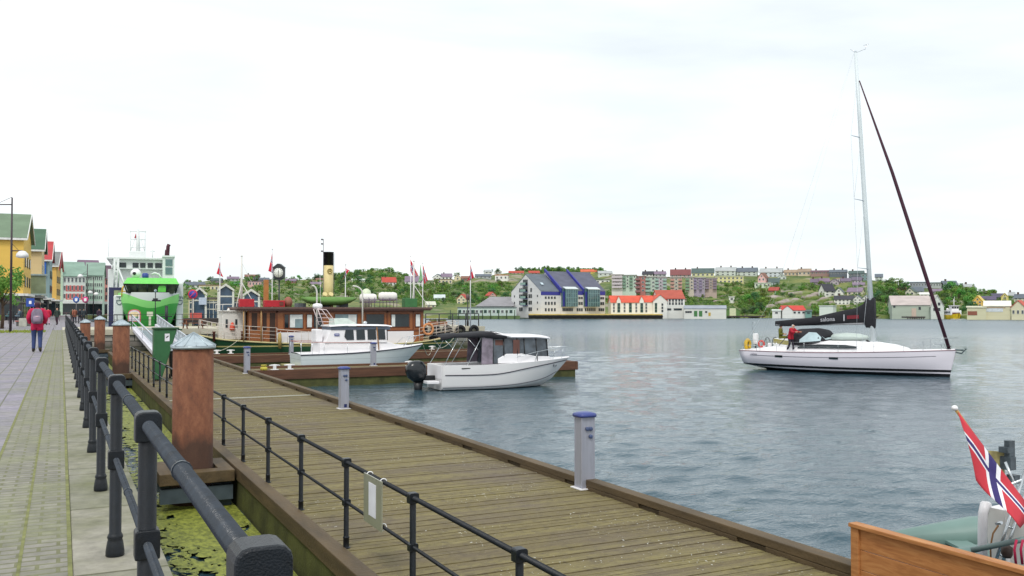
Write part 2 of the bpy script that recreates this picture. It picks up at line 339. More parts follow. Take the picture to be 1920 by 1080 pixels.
# ---- main pontoon
dk, t, b, L = nodes('weathered_deck_boards'); co = N(t, 'ShaderNodeTexCoord'); sp = N(t, 'ShaderNodeSeparateXYZ'); L(co.outputs['Object'], sp.inputs[0])
bi = mth(t, 'FLOOR', mth(t, 'DIVIDE', sp.outputs[1], .128)); wn = N(t, 'ShaderNodeTexWhiteNoise', noise_dimensions='1D'); L(bi, wn.inputs['W'])
mp = N(t, 'ShaderNodeMapping'); mp.inputs['Scale'].default_value = (1.2, 14, 1); L(co.outputs['Object'], mp.inputs[0]); gr = noise(t, mp.outputs[0], 3.2, 6, .65)
c = ramp(t, gr, [(.25, lin((82,72,42))), (.5, lin((122,111,68))), (.75, lin((144,133,88)))])
c = mixc(t, ramp(t, wn.outputs['Value'], [(0, (.0,)*3), (1, (.62,)*3)]), c, lin((88,74,52)))
c = mixc(t, ramp(t, noise(t, co.outputs['Object'], .55, 4, .6), [(.48, (0,)*3), (.7, (.6,)*3)]), c, lin((96,84,80)))
c = mixc(t, ramp(t, noise(t, co.outputs['Object'], 34, 2, .5), [(.66, (0,)*3), (.72, (.5,)*3)]), c, lin((150,138,126)))
c = mixc(t, ramp(t, noise(t, co.outputs['Object'], 9, 4, .7), [(.5, (0,)*3), (.68, (.55,)*3)]), c, lin((74,64,52)))
c = mixc(t, mth(t, 'MULTIPLY', mth(t, 'GREATER_THAN', noise(t, co.outputs['Object'], 26, 1, .4), .735), mth(t, 'GREATER_THAN', noise(t, co.outputs['Object'], .5, 2, .5), .54)), c, lin((206,204,196)))
L(c, b.inputs['Base Color']); b.inputs['Roughness'].default_value = .8
bp = N(t, 'ShaderNodeBump'); bp.inputs['Distance'].default_value = .006; L(gr, bp.inputs['Height']); L(bp.outputs[0], b.inputs['Normal'])
tim = M('wet_timber', (86,70,46), .7, 0, .32, 1.6, .4, 26, streak=(3,.6,5)); timg = M('weedy_timber', (74,76,36), .75, 0, .45, 2.2, .4, 20)
tred = M('red_brown_timber', (92,60,42), .7, 0, .3, 1.5, .3, 24, streak=(.7,.7,6))
pon = thing('pontoon', 'long brown timber pontoon with plank deck lying beside the quay', 'pontoon', (0,0,0))
random.seed(11); m = MB(); y = 1.9
while y < 66:
    z = ZP+random.uniform(-.006, .006); dx = random.uniform(-.01, .01)
    m.bx(3.02+dx*0, 7.34+dx, y, y+.117, ZP-.05, z); y += .128
m.build('plank_deck', dk, pon)
m = MB(); m.bx(2.8, 3.01, 1.9, 66, ZP-.2, ZP+.018); m.build('edge_plank', tim, pon, bevel=.012)
m = MB(); m.bx(2.83, 7.4, 1.9, 66, -2.6, ZP-.2); m.build('float', timg, pon)
m = MB(); m.bx(7.36, 7.56, 1.9, 66, ZP+.05, ZP+.15); y = 2.4
while y < 65: m.bx(7.365, 7.55, y, y+1.6, ZP-.3, ZP+.049); y += 2.1
m.bx(7.4, 7.54, 1.9, 66, -2.5, ZP+.03); m.build('kerb_rail', tim, pon, bevel=.01)
m = MB(); m.bx(3.0, 7.36, 29.66, 29.74, ZP+.003, ZP+.014); m.build('joint_strip', M('pale_joint', (196,198,190), .5, .3), pon)
# fence on the pontoon
pf = thing('pontoon_fence', 'thin black tube fence along the quay side of the plank pontoon', 'fence', (3.03, 0, ZP))
m = MB(); m.lathe([(.05,0),(.05,.012),(.036,.014),(.036,.12),(.04,.125),(.036,.14),(.031,.14),(.031,.98)], n=12); head(m, .088, .08, .5, .575, .015); head(m, .096, .09, .955, 1.055, .02)
post = m.build('post', iron, pf, bevel=.005); YF = [3.72+2.252*i for i in range(28)]; post.location = (0, YF[0], 0)
for y in YF[1:]: dup(post, (0, y, 0), parent=pf)
m = MB(); m.tube([(0,YF[0],1.005),(0,YF[-1],1.005)], .024, 12); m.build('top_rail', iron, pf)
m = MB(); m.tube([(0,YF[0],.537),(0,YF[-1],.537)], .018, 12); m.build('middle_rail', iron, pf)
# notice strapped to the fence
sg = thing('notice_board', 'clear plastic notice frame with white sheet strapped to the pontoon fence', 'notice', (3.0, 9.35, ZP))
m = MB(); m.bx(-.012, 0, -.31, .3, .5, 1.02); m.bx(-.016, -.013, -.31, -.29, .5, 1.02); m.bx(-.016, -.013, .28, .3, .5, 1.02); m.build('frame', M('clear_frame', (150,150,132), .25, 0, .1), sg)
m = MB(); m.bx(-.017, -.013, -.12, .12, .6, .95); m.build('paper_sheet', M('paper', (225,225,232), .8), sg)
m = MB()
for y in (-.24, .22):
    for z in (1.005, .537): m.torus((.03, y, z), .034, .006, 'Y')
m.build('cable_tie', M('white_tie', (235,235,235), .5), sg)

# ---- rust piles and their guides
rs, t, b, L = nodes('rusted_steel_pile'); co = N(t, 'ShaderNodeTexCoord'); mp = N(t, 'ShaderNodeMapping'); mp.inputs['Scale'].default_value = (3.2, 3.2, 1.6); L(co.outputs['Object'], mp.inputs[0])
c = ramp(t, noise(t, mp.outputs[0], 2.2, 7, .65), [(.28, lin((88,54,38))), (.5, lin((114,70,48))), (.74, lin((134,88,62)))])
c = mixc(t, ramp(t, noise(t, co.outputs['Object'], 30, 4, .6), [(.5, (0,)*3), (.75, (.4,)*3)]), c, lin((84,44,38)))
sp = N(t, 'ShaderNodeSeparateXYZ'); L(co.outputs['Object'], sp.inputs[0]); zz = mth(t, 'ADD', sp.outputs[2], mth(t, 'MULTIPLY', noise(t, mp.outputs[0], 1.5), .5))
c = mixc(t, ramp(t, mth(t, 'MULTIPLY_ADD', zz, .5, 1.0), [(.66, (.85,)*3), (.78, (0,)*3)]), c, lin((56,38,28))); L(c, b.inputs['Base Color']); b.inputs['Roughness'].default_value = .85
bp = N(t, 'ShaderNodeBump'); bp.inputs['Distance'].default_value = .006; L(noise(t, co.outputs['Object'], 45, 4), bp.inputs['Height']); L(bp.outputs[0], b.inputs['Normal'])
def pile(x, y, lab, top=.86):
    p = thing('mooring_pile', lab, 'pile', (x, y, 0), 0, 'rust-red mooring piles between quay and pontoon')
    m = MB(); m.lathe([(.35,-6),(.35,top)], n=32); m.build('pile_tube', rs, p)
    m = MB(); n = 12
    for k in range(n):
        a0, a1 = 2*math.pi*k/n, 2*math.pi*(k+1)/n
        m.add([(.395*math.cos(a0),.395*math.sin(a0),top),(.395*math.cos(a1),.395*math.sin(a1),top),(0,0,top+.235)], [(0,1,2)])
        m.tube([(.395*math.cos(a0),.395*math.sin(a0),top+.004),(0,0,top+.238)], .009, 5)
    m.lathe([(.39,top-.055),(.39,top+.001)], n=n); m.build('conical_cap', galv, p, recalc=False)
    g = thing('pile_guide', 'brown timber guide around the '+lab.split(' with')[0].split(' partly')[0].split(',')[0], 'pile guide', (x, y, ZP), 0, 'timber guide frames of the mooring piles')
    m = MB(); m.bx(-.62, .62, -.72, -.40, -.2, .0); m.bx(-.62, .62, .40, .72, -.2, 0); m.bx(-.62, -.38, -.40, .40, -.2, 0); m.bx(.38, .62, -.4, .4, -.2, 0); m.build('frame', tim, g, bevel=.01)
    m = MB(); m.bx(-.6, .6, -.66, -.5, -.52, -.27); m.bx(-.6, .6, .5, .66, -.52, -.27); m.bx(.3, .6, -.5, .5, -.9, -.25); m.build('fender_beam', M('blue_grey_fender', (66,78,86), .7, 0, .35, 3), g)
    return p
pile(2.14, 17.2, 'nearest and tallest-looking rust-red pile with grey conical cap')
pile(2.4, 43.8, 'middle rust-red pile with conical cap, left of the green container')
pile(2.46, 70.5, 'far rust-red pile with conical cap in front of the stone pier')
pile(1.6, 73.6, 'small farthest rust-red pile partly hidden by the one before it', .6)

# ---- finger pontoons
def finger(x0, x1, y0, y1, lab):
    f = thing('finger_pontoon', lab, 'pontoon', (x0, y0, ZP), 0, 'finger pontoons')
    l, wd = x1-x0, y1-y0; m = MB(); random.seed(int(y0)); y = 0.0; x = .15
    while x < l-.1: m.bx(x, x+.117, .2, wd-.2, -.05, random.uniform(-.004, .004)); x += .128
    m.build('plank_deck', dk, f)
    m = MB(); m.bx(0, l, 0, .2, -.34, .1); m.bx(0, l, wd-.2, wd, -.34, .1); m.bx(l, l+.16, 0, wd, -.34, .1); m.build('edge_beam', tred, f, bevel=.015)
    m = MB(); m.bx(.1, l+.02, .06, wd-.06, -1.1, -.34); m.build('float', timg, f); return f
finger(7.56, 24.2, 41.2, 44.3, 'nearer finger pontoon with white cleats behind the outboard motorboat')
finger(7.56, 27.2, 55.0, 58.0, 'farther dark timber finger pontoon between the cabin cruiser and the wooden ship')
cw = M('cleat_white', (228,226,226), .4)
def cleat(p, lab, mt=cw):
    o = thing('mooring_cleat', lab, 'cleat', p, 0, 'white mooring cleats on the fingers')
    m = MB(); m.bx(-.17, .17, -.09, .09, 0, .03); m.bx(-.07, .07, -.05, .05, .03, .2); m.build('base', mt, o, bevel=.01)
    m = MB(); m.tube([(-.24,0,.2),(0,0,.215),(.24,0,.2)], [.028,.04,.028], 8); m.build('horn', mt, o)
    return o
for (px, lab) in ((515, 'white mooring cleat just left of the cabin cruiser stern'), (543, 'second white cleat from the pontoon on the nearer finger'), (768, 'white mooring cleat beside the outboard engine of the motorboat')):
    q = PY(px, 697, 41.3); cleat((q.x, 41.32, ZP+.1), lab)
for (px, lab) in ((407, 'white cleat on the farther finger left of the grey power post'), (433, 'second white cleat on the farther finger below the ship deckhouse'), (811, 'white cleat with hanging ropes beyond the cabin cruiser bow')):
    q = PY(px, 665, 57.8); cleat((q.x, 57.9, ZP+.1), lab)
o = thing('bollard', 'low yellow bollard at the pontoon end of the nearer finger', 'bollard', (8.15, 41.35, ZP+.1)); m = MB(); m.lathe([(.16,0),(.16,.12),(.1,.15),(.09,.2)], n=12); m.build('drum', M('yellow_paint', (196,182,70), .6), o); m = MB(); m.lathe([(.13,.2),(.13,.24)], n=12); m.build('cap', M('yellow_paint', (196,182,70)), o)

# ---- service pedestals
pedw = M('pedestal_aluminium', (164,166,178), .42, .35, .08, 4, streak=(6,6,.7)); pblue = M('pedestal_blue', (58,70,132), .4, 0, .1)
def pedestal(x, y, lab, h=1.17, z=ZP):
    p = thing('power_pedestal', lab, 'power post', (x, y, z), 0, 'grey power posts with blue caps on the pontoons')
    m = MB(); m.bx(-.17, .17, -.16, .16, 0, .018); m.build('base_plate', white, p, bevel=.004)
    m = MB(); m.bx(-.115, .115, -.105, .105, .018, h-.04); m.bx(-.123, -.105, -.112, -.094, .018, h-.04); m.bx(.105, .123, -.112, -.094, .018, h-.04); m.bx(-.123, -.105, .094, .112, .018, h-.04); m.build('column', pedw, p, bevel=.012)
    m = MB(); pr = []
    m.loft([[(r*sx, r*.95*sy, zz) for sx, sy in ((-1,-.7),(-.7,-1),(.7,-1),(1,-.7),(1,.7),(.7,1),(-.7,1),(-1,.7))] for r, zz in ((.155,h-.05),(.16,h-.02),(.15,h+.005),(.09,h+.025),(.01,h+.03))], closed=True, caps=True); m.build('cap', pblue, p)
    for dx, zz in ((.04, h-.23), (-.02, h-.23), (.04, h-.35)):
        m = MB(); m.lathe([(.032,0),(.032,-.03),(.02,-.034)], (dx, -.105, zz), 12, axis='Y'); m.build('socket', M('socket_blue', (70,84,120), .4), p)
    m = MB(); m.bx(-.02, .06, -.112, -.104, .05, .14); m.build('hatch', M('hatch_blue', (32,42,92), .5), p)
    return p
pedestal(7.4, 12.32, 'nearest grey power post with blue cap, left of open water')
pedestal(7.2, 25.2, 'second grey power post on the pontoon edge near the motorboat stern')
pedestal(7.35, 41.0, 'third grey power post at the corner of the nearer finger')
pedestal(PY(700,690,43.9).x, 43.9, 'grey power post in front of the white cabin cruiser hull', 1.15)
pedestal(PY(546,668,57.6).x, 57.6, 'grey power post seen behind the cabin cruiser stern rail', 1.15)

# ---- containers on the pontoon
gp = M('green_plastic', (44,98,58), .5, 0, .12, 3)
o = thing('waste_container', 'tall tapered green waste container standing by the pontoon fence', 'container', (3.72, 38.6, ZP))
m = MB(); m.loft([[(-.44,-.34,z),(x1,-.34,z),(x1,.34,z),(-.44,.34,z)] for x1, z in ((-.14,.05),(.42,2.02))], closed=True, caps=True, smooth=False); m.build('body', gp, o, bevel=.03)
m = MB(); m.bx(-.47, .5, -.38, .38, 2.02, 2.1); m.bx(.5, .62, -.3, .3, 1.98, 2.04); m.build('lid', M('green_lid', (38,74,44), .5), o, bevel=.015)
m = MB(); m.bx(-.04, .14, -.348, -.343, 1.56, 1.86); m.build('sticker', M('paper', (225,225,232)), o)
m = MB(); m.prism([(.0,1.72),(.1,1.79),(.1,1.74),(.02,1.68)], -.352, -.349, 'Y'); m.build('sticker_mark', blackp, o)
o = thing('wheeled_bin', 'black wheeled rubbish bin right of the tall green container', 'bin', (4.22, 39.4, ZP))
m = MB(); m.loft([[(-a,-a,z),(a,-a,z),(a,a,z),(-a,a,z)] for a, z in ((.2,.08),(.27,1.05))], closed=True, caps=True, smooth=False); m.build('body', blackp, o, bevel=.03)
m = MB(); m.bx(-.29, .29, -.3, .3, 1.05, 1.14); m.build('lid', blackp, o, bevel=.03)
for sx in (-.2, .2): m = MB(); m.lathe([(.09,-.03),(.09,.03)], (sx, .22, .09), 12, axis='X'); m.build('wheel', rubber, o)
# ---- gangway from the pier to the pontoon
g = thing('gangway', 'sloping grey gangway with white side plates from pier down to pontoon', 'gangway', (0,0,0))
def sl(m, x0, x1, dz0, dz1, mi=0, y0=56.5, y1=77.5): # sloped slab
    za, zb = -1.24, .06
    m.add([(x0,y0,za+dz0),(x1,y0,za+dz0),(x1,y1,zb+dz0),(x0,y1,zb+dz0),(x0,y0,za+dz1),(x1,y0,za+dz1),(x1,y1,zb+dz1),(x0,y1,zb+dz1)], [(3,2,1,0),(4,5,6,7),(0,1,5,4),(1,2,6,5),(2,3,7,6),(3,0,4,7)], mi)
m = MB(); sl(m, 5.35, 6.7, -.06, 0); m.build('walkway', M('gangway_grating', (128,142,146), .7, .1, .1, 6), g)
m = MB(); sl(m, 4.95, 5.35, -.1, .12); sl(m, 6.7, 6.9, -.1, .3); m.build('side_plate', M('gangway_plate', (214,212,220), .5, 0, .05), g)
for x in (5.0, 6.84):
    m = MB(); sl(m, x-.04, x+.04, .98, 1.06); m.build('handrail', alu, g); m = MB(); sl(m, x-.02, x+.02, .5, .54)
    for i in range(0, 11, 5 if x < 6 else 1):
        y = 57+i*2.0; z = -1.24+1.3*(y-56.5)/21; m.tube([(x,y,z),(x,y,z+1)], .025, 6)
    m.build('baluster', alu, g)
m = MB(); sl(m, 6.835, 6.845, .34, .48); sl(m, 6.835, 6.845, .56, .95); m.build('screen_panel', M('screen_panel', (176,188,194), .3, .2), g)
# ---- new-wood board wall at the lower right
nw, t, b, L = nodes('new_pine_board'); co = N(t, 'ShaderNodeTexCoord'); mp = N(t, 'ShaderNodeMapping'); mp.inputs['Scale'].default_value = (6, 1.1, 9); L(co.outputs['Object'], mp.inputs[0])
gr = noise(t, mp.outputs[0], 2.6, 6, .6, .8); c = ramp(t, gr, [(.25, lin((140,86,44))), (.5, lin((172,114,64))), (.75, lin((192,138,84)))])
kn = N(t, 'ShaderNodeTexVoronoi'); kn.inputs['Scale'].default_value = 2.3; L(co.outputs['Object'], kn.inputs['Vector'])
c = mixc(t, ramp(t, kn.outputs['Distance'], [(.03, (.85,)*3), (.07, (0,)*3)]), c, lin((84,44,22))); L(c, b.inputs['Base Color']); b.inputs['Roughness'].default_value = .6
bp = N(t, 'ShaderNodeBump'); bp.inputs['Distance'].default_value = .002; L(gr, bp.inputs['Height']); L(bp.outputs[0], b.inputs['Normal'])
o = thing('board_screen', 'new orange-brown pine board screen at the pontoon edge, bottom right', 'screen', (7.2, 6.73, ZP))
m = MB(); m.bx(-.07, .05, -4.5, 0, .615, .655); m.build('cap_board', nw, o, bevel=.006)
for y in (-.11,-2.2): m = MB(); m.bx(-.05, .03, y, y+.098, 0, .614); m.build('post', nw, o, bevel=.005)
m = MB()
for z0, z1 in ((.012,.2),(.206,.4),(.406,.612)): m = MB(); m.bx(-.025, .0, -4.5, -.111, z0, z1); m.build('plank', nw, o, bevel=.004)
# =====================================================================  PEOPLE AND FLAGS
skin = M('skin', (205,160,135), .6, 0, .06, 6)
def person(label, loc, rz=0, h=1.75, pose='walk', top=(170,24,52), legs=(46,58,96), hair=(40,30,28), shoes=(30,28,28), cap=None, long_hair=False, backpack=None, group=None, detail=True):
    """one continuous skinned body with face and fingers; hair, clothing and shoes are shells over it; faces local +Y"""
    k = h/1.75; J = {}
    J['pelvis'] = V((0,0,.93)); J['waist'] = V((0,0,1.08)); J['chest'] = V((0,0,1.3)); J['neck'] = V((0,.005,1.47)); J['head0'] = V((0,.015,1.56)); J['head1'] = V((0,.02,1.68))
    for s, q in ((-1,'l'), (1,'r')):
        J[q+'sh'] = V((s*.185,0,1.41)); J[q+'el'] = V((s*.24,-.02,1.14)); J[q+'wr'] = V((s*.25,.05,.9)); J[q+'ha'] = V((s*.25,.075,.83))
        J[q+'hip'] = V((s*.09,0,.9)); J[q+'kn'] = V((s*.095,.02,.5)); J[q+'an'] = V((s*.1,-.02,.09)); J[q+'to'] = V((s*.11,.13,.04))
    if pose == 'walk':
        J['lkn'] += V((0,.1,.01)); J['lan'] += V((0,.12,.0)); J['lto'] += V((0,.12,.0)); J['rkn'] += V((0,-.0,0)); J['ran'] += V((0,-.15,.03)); J['rto'] += V((0,-.13,0))
        J['lel'] += V((0,-.06,0)); J['lwr'] += V((0,-.1,.02)); J['lha'] += V((0,-.1,.02)); J['rel'] += V((0,.04,0)); J['rwr'] += V((0,.12,.03)); J['rha'] += V((0,.13,.03))
    if pose == 'pockets':
        for s, q in ((-1,'l'), (1,'r')):
            J[q+'el'] = V((s*.265,-.06,1.15)); J[q+'wr'] = V((s*.22,.1,.98)); J[q+'ha'] = V((s*.19,.14,.93))
        J['lkn'] += V((0,.08,.02)); J['lan'] += V((0,.06,.0)); J['lto'] += V((0,.06,.0)); J['ran'] += V((0,-.1,.02)); J['rto'] += V((0,-.1,0))
    if pose == 'lean':
        up_ = ['waist','chest','neck','head0','head1','lsh','rsh','lel','rel','lwr','rwr','lha','rha']
        R = Matrix.Rotation(math.radians(-16), 4, 'X')
        for q in up_: J[q] = J['pelvis']+R@(J[q]-J['pelvis'])
        for s, q in ((-1,'l'), (1,'r')):
            J[q+'el'] = J[q+'sh']+V((s*.08,.17,-.2)); J[q+'wr'] = J[q+'el']+V((-s*.05,.22,.02)); J[q+'ha'] = J[q+'wr']+V((0,.075,.01))
        J['lkn'] += V((0,.1,0)); J['lan'] += V((0,.16,0)); J['lto'] += V((0,.16,0)); J['ran'] += V((0,-.16,0)); J['rto'] += V((0,-.16,0))
    if pose == 'sit':
        for q in list(J):
            if q[1:] not in ('kn','an','to'): J[q] = J[q]+V((0,0,-.43))
        for s, q in ((-1,'l'), (1,'r')):
            J[q+'kn'] = V((s*.12,.42,.5)); J[q+'an'] = V((s*.12,.4,.09)); J[q+'to'] = V((s*.12,.54,.04))
            J[q+'wr'] = J[q+'el']+V((-s*.04,.22,-.02)); J[q+'ha'] = J[q+'wr']+V((0,.075,0))
    E_ = [('pelvis','waist'),('waist','chest'),('chest','neck'),('neck','head0'),('head0','head1')]
    for q in 'lr': E_ += [('chest',q+'sh'),(q+'sh',q+'el'),(q+'el',q+'wr'),(q+'wr',q+'ha'),('pelvis',q+'hip'),(q+'hip',q+'kn'),(q+'kn',q+'an'),(q+'an',q+'to')]
    Rr = dict(pelvis=(.15,.11),waist=(.135,.1),chest=(.165,.11),neck=(.058,.058),head0=(.075,.085),head1=(.082,.1))
    for q in 'lr': Rr.update({q+'sh':(.07,.07),q+'el':(.046,.046),q+'wr':(.032,.03),q+'ha':(.042,.022),q+'hip':(.1,.1),q+'kn':(.062,.062),q+'an':(.043,.043),q+'to':(.042,.03)})
    names = list(J); me = bpy.data.meshes.new('body'); me.from_pydata([tuple(J[n]*k) for n in names], [(names.index(a), names.index(b_)) for a, b_ in E_], [])
    o = bpy.data.objects.new('body_tmp', me); sc.collection.objects.link(o); md = o.modifiers.new('s', 'SKIN'); md.use_smooth_shade = True
    for i, n in enumerate(names): me.skin_vertices[0].data[i].radius = (Rr[n][0]*k, Rr[n][1]*k); me.skin_vertices[0].data[i].use_root = (n == 'pelvis')
    sb = o.modifiers.new('u', 'SUBSURF'); sb.levels = 2; bpy.context.view_layer.update()
    bmesh_ = bpy.data.meshes.new_from_object(o.evaluated_get(bpy.context.evaluated_depsgraph_get())); bpy.data.objects.remove(o)
    vs = [v.co.copy() for v in bmesh_.vertices]; ns = [v.normal.copy() for v in bmesh_.vertices]; fs = [tuple(p.vertices) for p in bmesh_.polygons]; bpy.data.meshes.remove(bmesh_)
    root = thing('person', label, 'person', loc, rz, group)
    body = MB(); body.add(vs, fs, 0, True)
    hc = (J['head0']*.45+J['head1']*.55)*k
    if detail:
        body.ell((hc.x, hc.y+.098*k, hc.z-.01*k), (.014*k,.026*k,.02*k), 8, 5)                       # nose
        for s in (-1, 1):
            body.ell((hc.x+s*.084*k, hc.y-.005*k, hc.z), (.01*k,.02*k,.03*k), 8, 5)                 # ears
            body.ell((hc.x+s*.032*k, hc.y+.088*k, hc.z+.022*k), (.011*k,.008*k,.008*k), 6, 4, 1)    # eyes
        body.box((hc.x, hc.y+.093*k, hc.z-.05*k), (.04*k,.006*k,.009*k), 2)
        for q, s in (('l',-1), ('r',1)):                                                        # fingers and thumb
            a = J[q+'wr']*k; d = (J[q+'ha']-J[q+'wr']).normalized(); hnd = J[q+'ha']*k; sd_ = d.cross(V((1,0,0))).normalized()
            for i, l in enumerate((.055,.07,.075,.066)):
                p0 = hnd+sd_*(i-1.5)*.018*k; p1 = p0+d*l*.6*k; p2 = p1+(d+V((-s*.6,0,0))).normalized()*l*.6*k
                body.tube([p0-d*.01*k, p1, p2], [.009*k,.008*k,.006*k], 6)
            p0 = a+d*.03*k+sd_*.03*k; body.tube([p0, p0+(d+sd_*.8).normalized()*.035*k, p0+(d*1.3+sd_*.5).normalized()*.065*k], [.011*k,.009*k,.007*k], 6)
    bo = body.build('body', [skin, M('eye', (40,34,30), .2), M('lips', (150,80,78), .5)], root)
    bones = [(a, b_) for a, b_ in E_]
    def near(p):
        best = None
        for a, b_ in bones:
            A, B = J[a]*k, J[b_]*k; d = B-A; tt = max(0, min(1, (p-A).dot(d)/max(1e-9, d.length_squared))); dd = (p-(A+d*tt)).length
            dd /= (Rr[a][0]*(1-tt)+Rr[b_][0]*tt)
            if best is None or dd < best[0]: best = (dd, b_, tt)
        return best
    lab = [near(v) for v in vs]
    def shell(name, sel, off, mat):
        keep = [f for f in fs if all(sel(lab[i], vs[i]) for i in f)]; ids = sorted({i for f in keep for i in f}); ix = {i: n_ for n_, i in enumerate(ids)}
        if not keep: return
        m_ = MB(); m_.add([vs[i]+ns[i]*off*k for i in ids], [tuple(ix[i] for i in f) for f in keep], 0, True)
        ob = m_.build(name, mat, root, recalc=False); sd2 = ob.modifiers.new('thick', 'SOLIDIFY'); sd2.thickness = .008*k; sd2.offset = -1; return ob
    hz = J['pelvis'].z*k
    T = M('cloth_%d_%d_%d' % top, top, .85, 0, .14, 14, .25, 40); Lg = M('cloth_%d_%d_%d' % legs, legs, .9, 0, .16, 12, .2, 60)
    shell('trousers', lambda l, p: (l[1] in ('lhip','rhip','lkn','rkn','waist') or (l[1] in ('lan','ran') and l[2] < .95)) and p.z < hz+.1*k, .014, Lg)
    shell('jacket', lambda l, p: l[1] in ('waist','chest','lsh','rsh','lel','rel') or (l[1] in ('lkn','rkn') and p.z > hz-.2*k) or (l[1] in ('lhip','rhip','neck') and p.z > hz-.2*k and not (l[1] == 'neck' and l[2] > .55)) or (l[1] in ('lwr','rwr') and l[2] < .95), .03, T)
    shell('shoes', lambda l, p: l[1] in ('lto','rto') or (l[1] in ('lan','ran') and l[2] > .88), .012, M('cloth_%d_%d_%d' % shoes, shoes, .7))
    hm = M('cloth_%d_%d_%d' % (cap or hair), cap or hair, .8, 0, .2, 20)
    shell('cap' if cap else 'hair', lambda l, p: l[1] in ('head0','head1') and (p.z > hc.z+.035*k or (p.y < hc.y+.02*k and p.z > hc.z-(.16 if long_hair else .07)*k)), .016, hm)
    if backpack:
        m_ = MB(); c = (J['chest']+J['waist'])*.5*k+V((0,-.22,.02))*k
        secs = []
        for zz, sx, sy in ((-.25,.12,.05),(-.22,.165,.1),(-.05,.18,.12),(.12,.17,.11),(.23,.12,.08),(.26,.07,.04)):
            secs.append([(c.x+sx*k*math.copysign(abs(math.cos(a))**.6, math.cos(a)), c.y+sy*k*math.copysign(abs(math.sin(a))**.6, math.sin(a)), c.z+zz*k) for a in [2*math.pi*i/16 for i in range(16)]])
        m_.loft(secs, closed=True, caps=True); bp_ = M('grey_pack_cloth', backpack, .9, 0, .25, 9, .3, 50)
        pk = thing('backpack', 'grey-mauve backpack worn by the person in the pink-red jacket', 'backpack', loc, rz); m_.build('main_bag', bp_, pk)
        m_ = MB(); m_.loft([[(c.x+sx*math.cos(a), c.y-.11*k+sy*math.sin(a), c.z+zz) for a in [2*math.pi*i/12 for i in range(12)]] for zz, sx, sy in ((-.2,.08,.02),(-.17,.12,.05),(-.02,.12,.05),(.02,.08,.02))], closed=True, caps=True); m_.build('front_pocket', M('pack_pocket', (150,132,150), .9), pk)
        m_ = MB()
        for s in (-1, 1): m_.tube([(s*.1*k, c.y+.1*k, c.z+.2*k), (s*.12*k, .02*k, 1.5*k), (s*.12*k, .17*k, 1.35*k), (s*.13*k,.13*k,1.15*k), (s*.14*k, c.y+.1*k, c.z-.15*k)], .016, 6)
        m_.build('strap', bp_, pk); m_ = MB(); m_.box((c.x, c.y-.165*k, c.z-.0), (.09,.012,.03)); m_.build('badge', M('pack_badge', (225,190,195), .7), pk)
    return root
FR, FWt, FB = M('flag_red', (200,32,58), .85, 0, .08, 5), M('flag_white', (232,232,236), .85, 0, .03), M('flag_blue', (44,42,110), .85, 0, .08, 5)
def flag(label, A, B, C_, D_, fold=.06, nf=2.5, dirv=(0,1,0), group=None, plain=None, sag=0, mats=None):
    """cloth grid: A hoist-top, B hoist-bottom, C fly-top, D fly-bottom; red with blue-in-white cross"""
    us = [0,2,4,6,7,8,9,10,12,14,16,18,20,22]; vs_ = [0,2,4,6,7,8,9,10,12,14,16]; A, B, C_, D_, dv = V(A), V(B), V(C_), V(D_), V(dirv)
    m = MB(); pts = []
    for u in us:
        for v in vs_:
            s, r = u/22, v/16; p = (A*(1-r)+B*r)*(1-s)+(C_*(1-r)+D_*r)*s
            p = p+dv*fold*min(1, s*3)*math.sin(r*nf*6.28+s*3)+V((0,0,-sag*math.sin(s*3.14)*(.4+.6*r)))
            pts.append(p)
    n = len(vs_); m.add(pts, [])
    for i in range(len(us)-1):
        for j in range(n-1):
            um, vm = (us[i]+us[i+1])/2, (vs_[j]+vs_[j+1])/2
            c = 2 if (7 < um < 9 or 7 < vm < 9) else (1 if (6 < um < 10 or 6 < vm < 10) else 0)
            m.f.append((i*n+j, i*n+j+1, (i+1)*n+j+1, (i+1)*n+j)); m.m.append(c); m.sm.append(True)
    o = m.build('flag', [plain]*3 if plain else (mats or [FR, FWt, FB]), recalc=False); sd2 = o.modifiers.new('thick', 'SOLIDIFY'); sd2.thickness = .004
    return tag(o, label, 'flag', group)
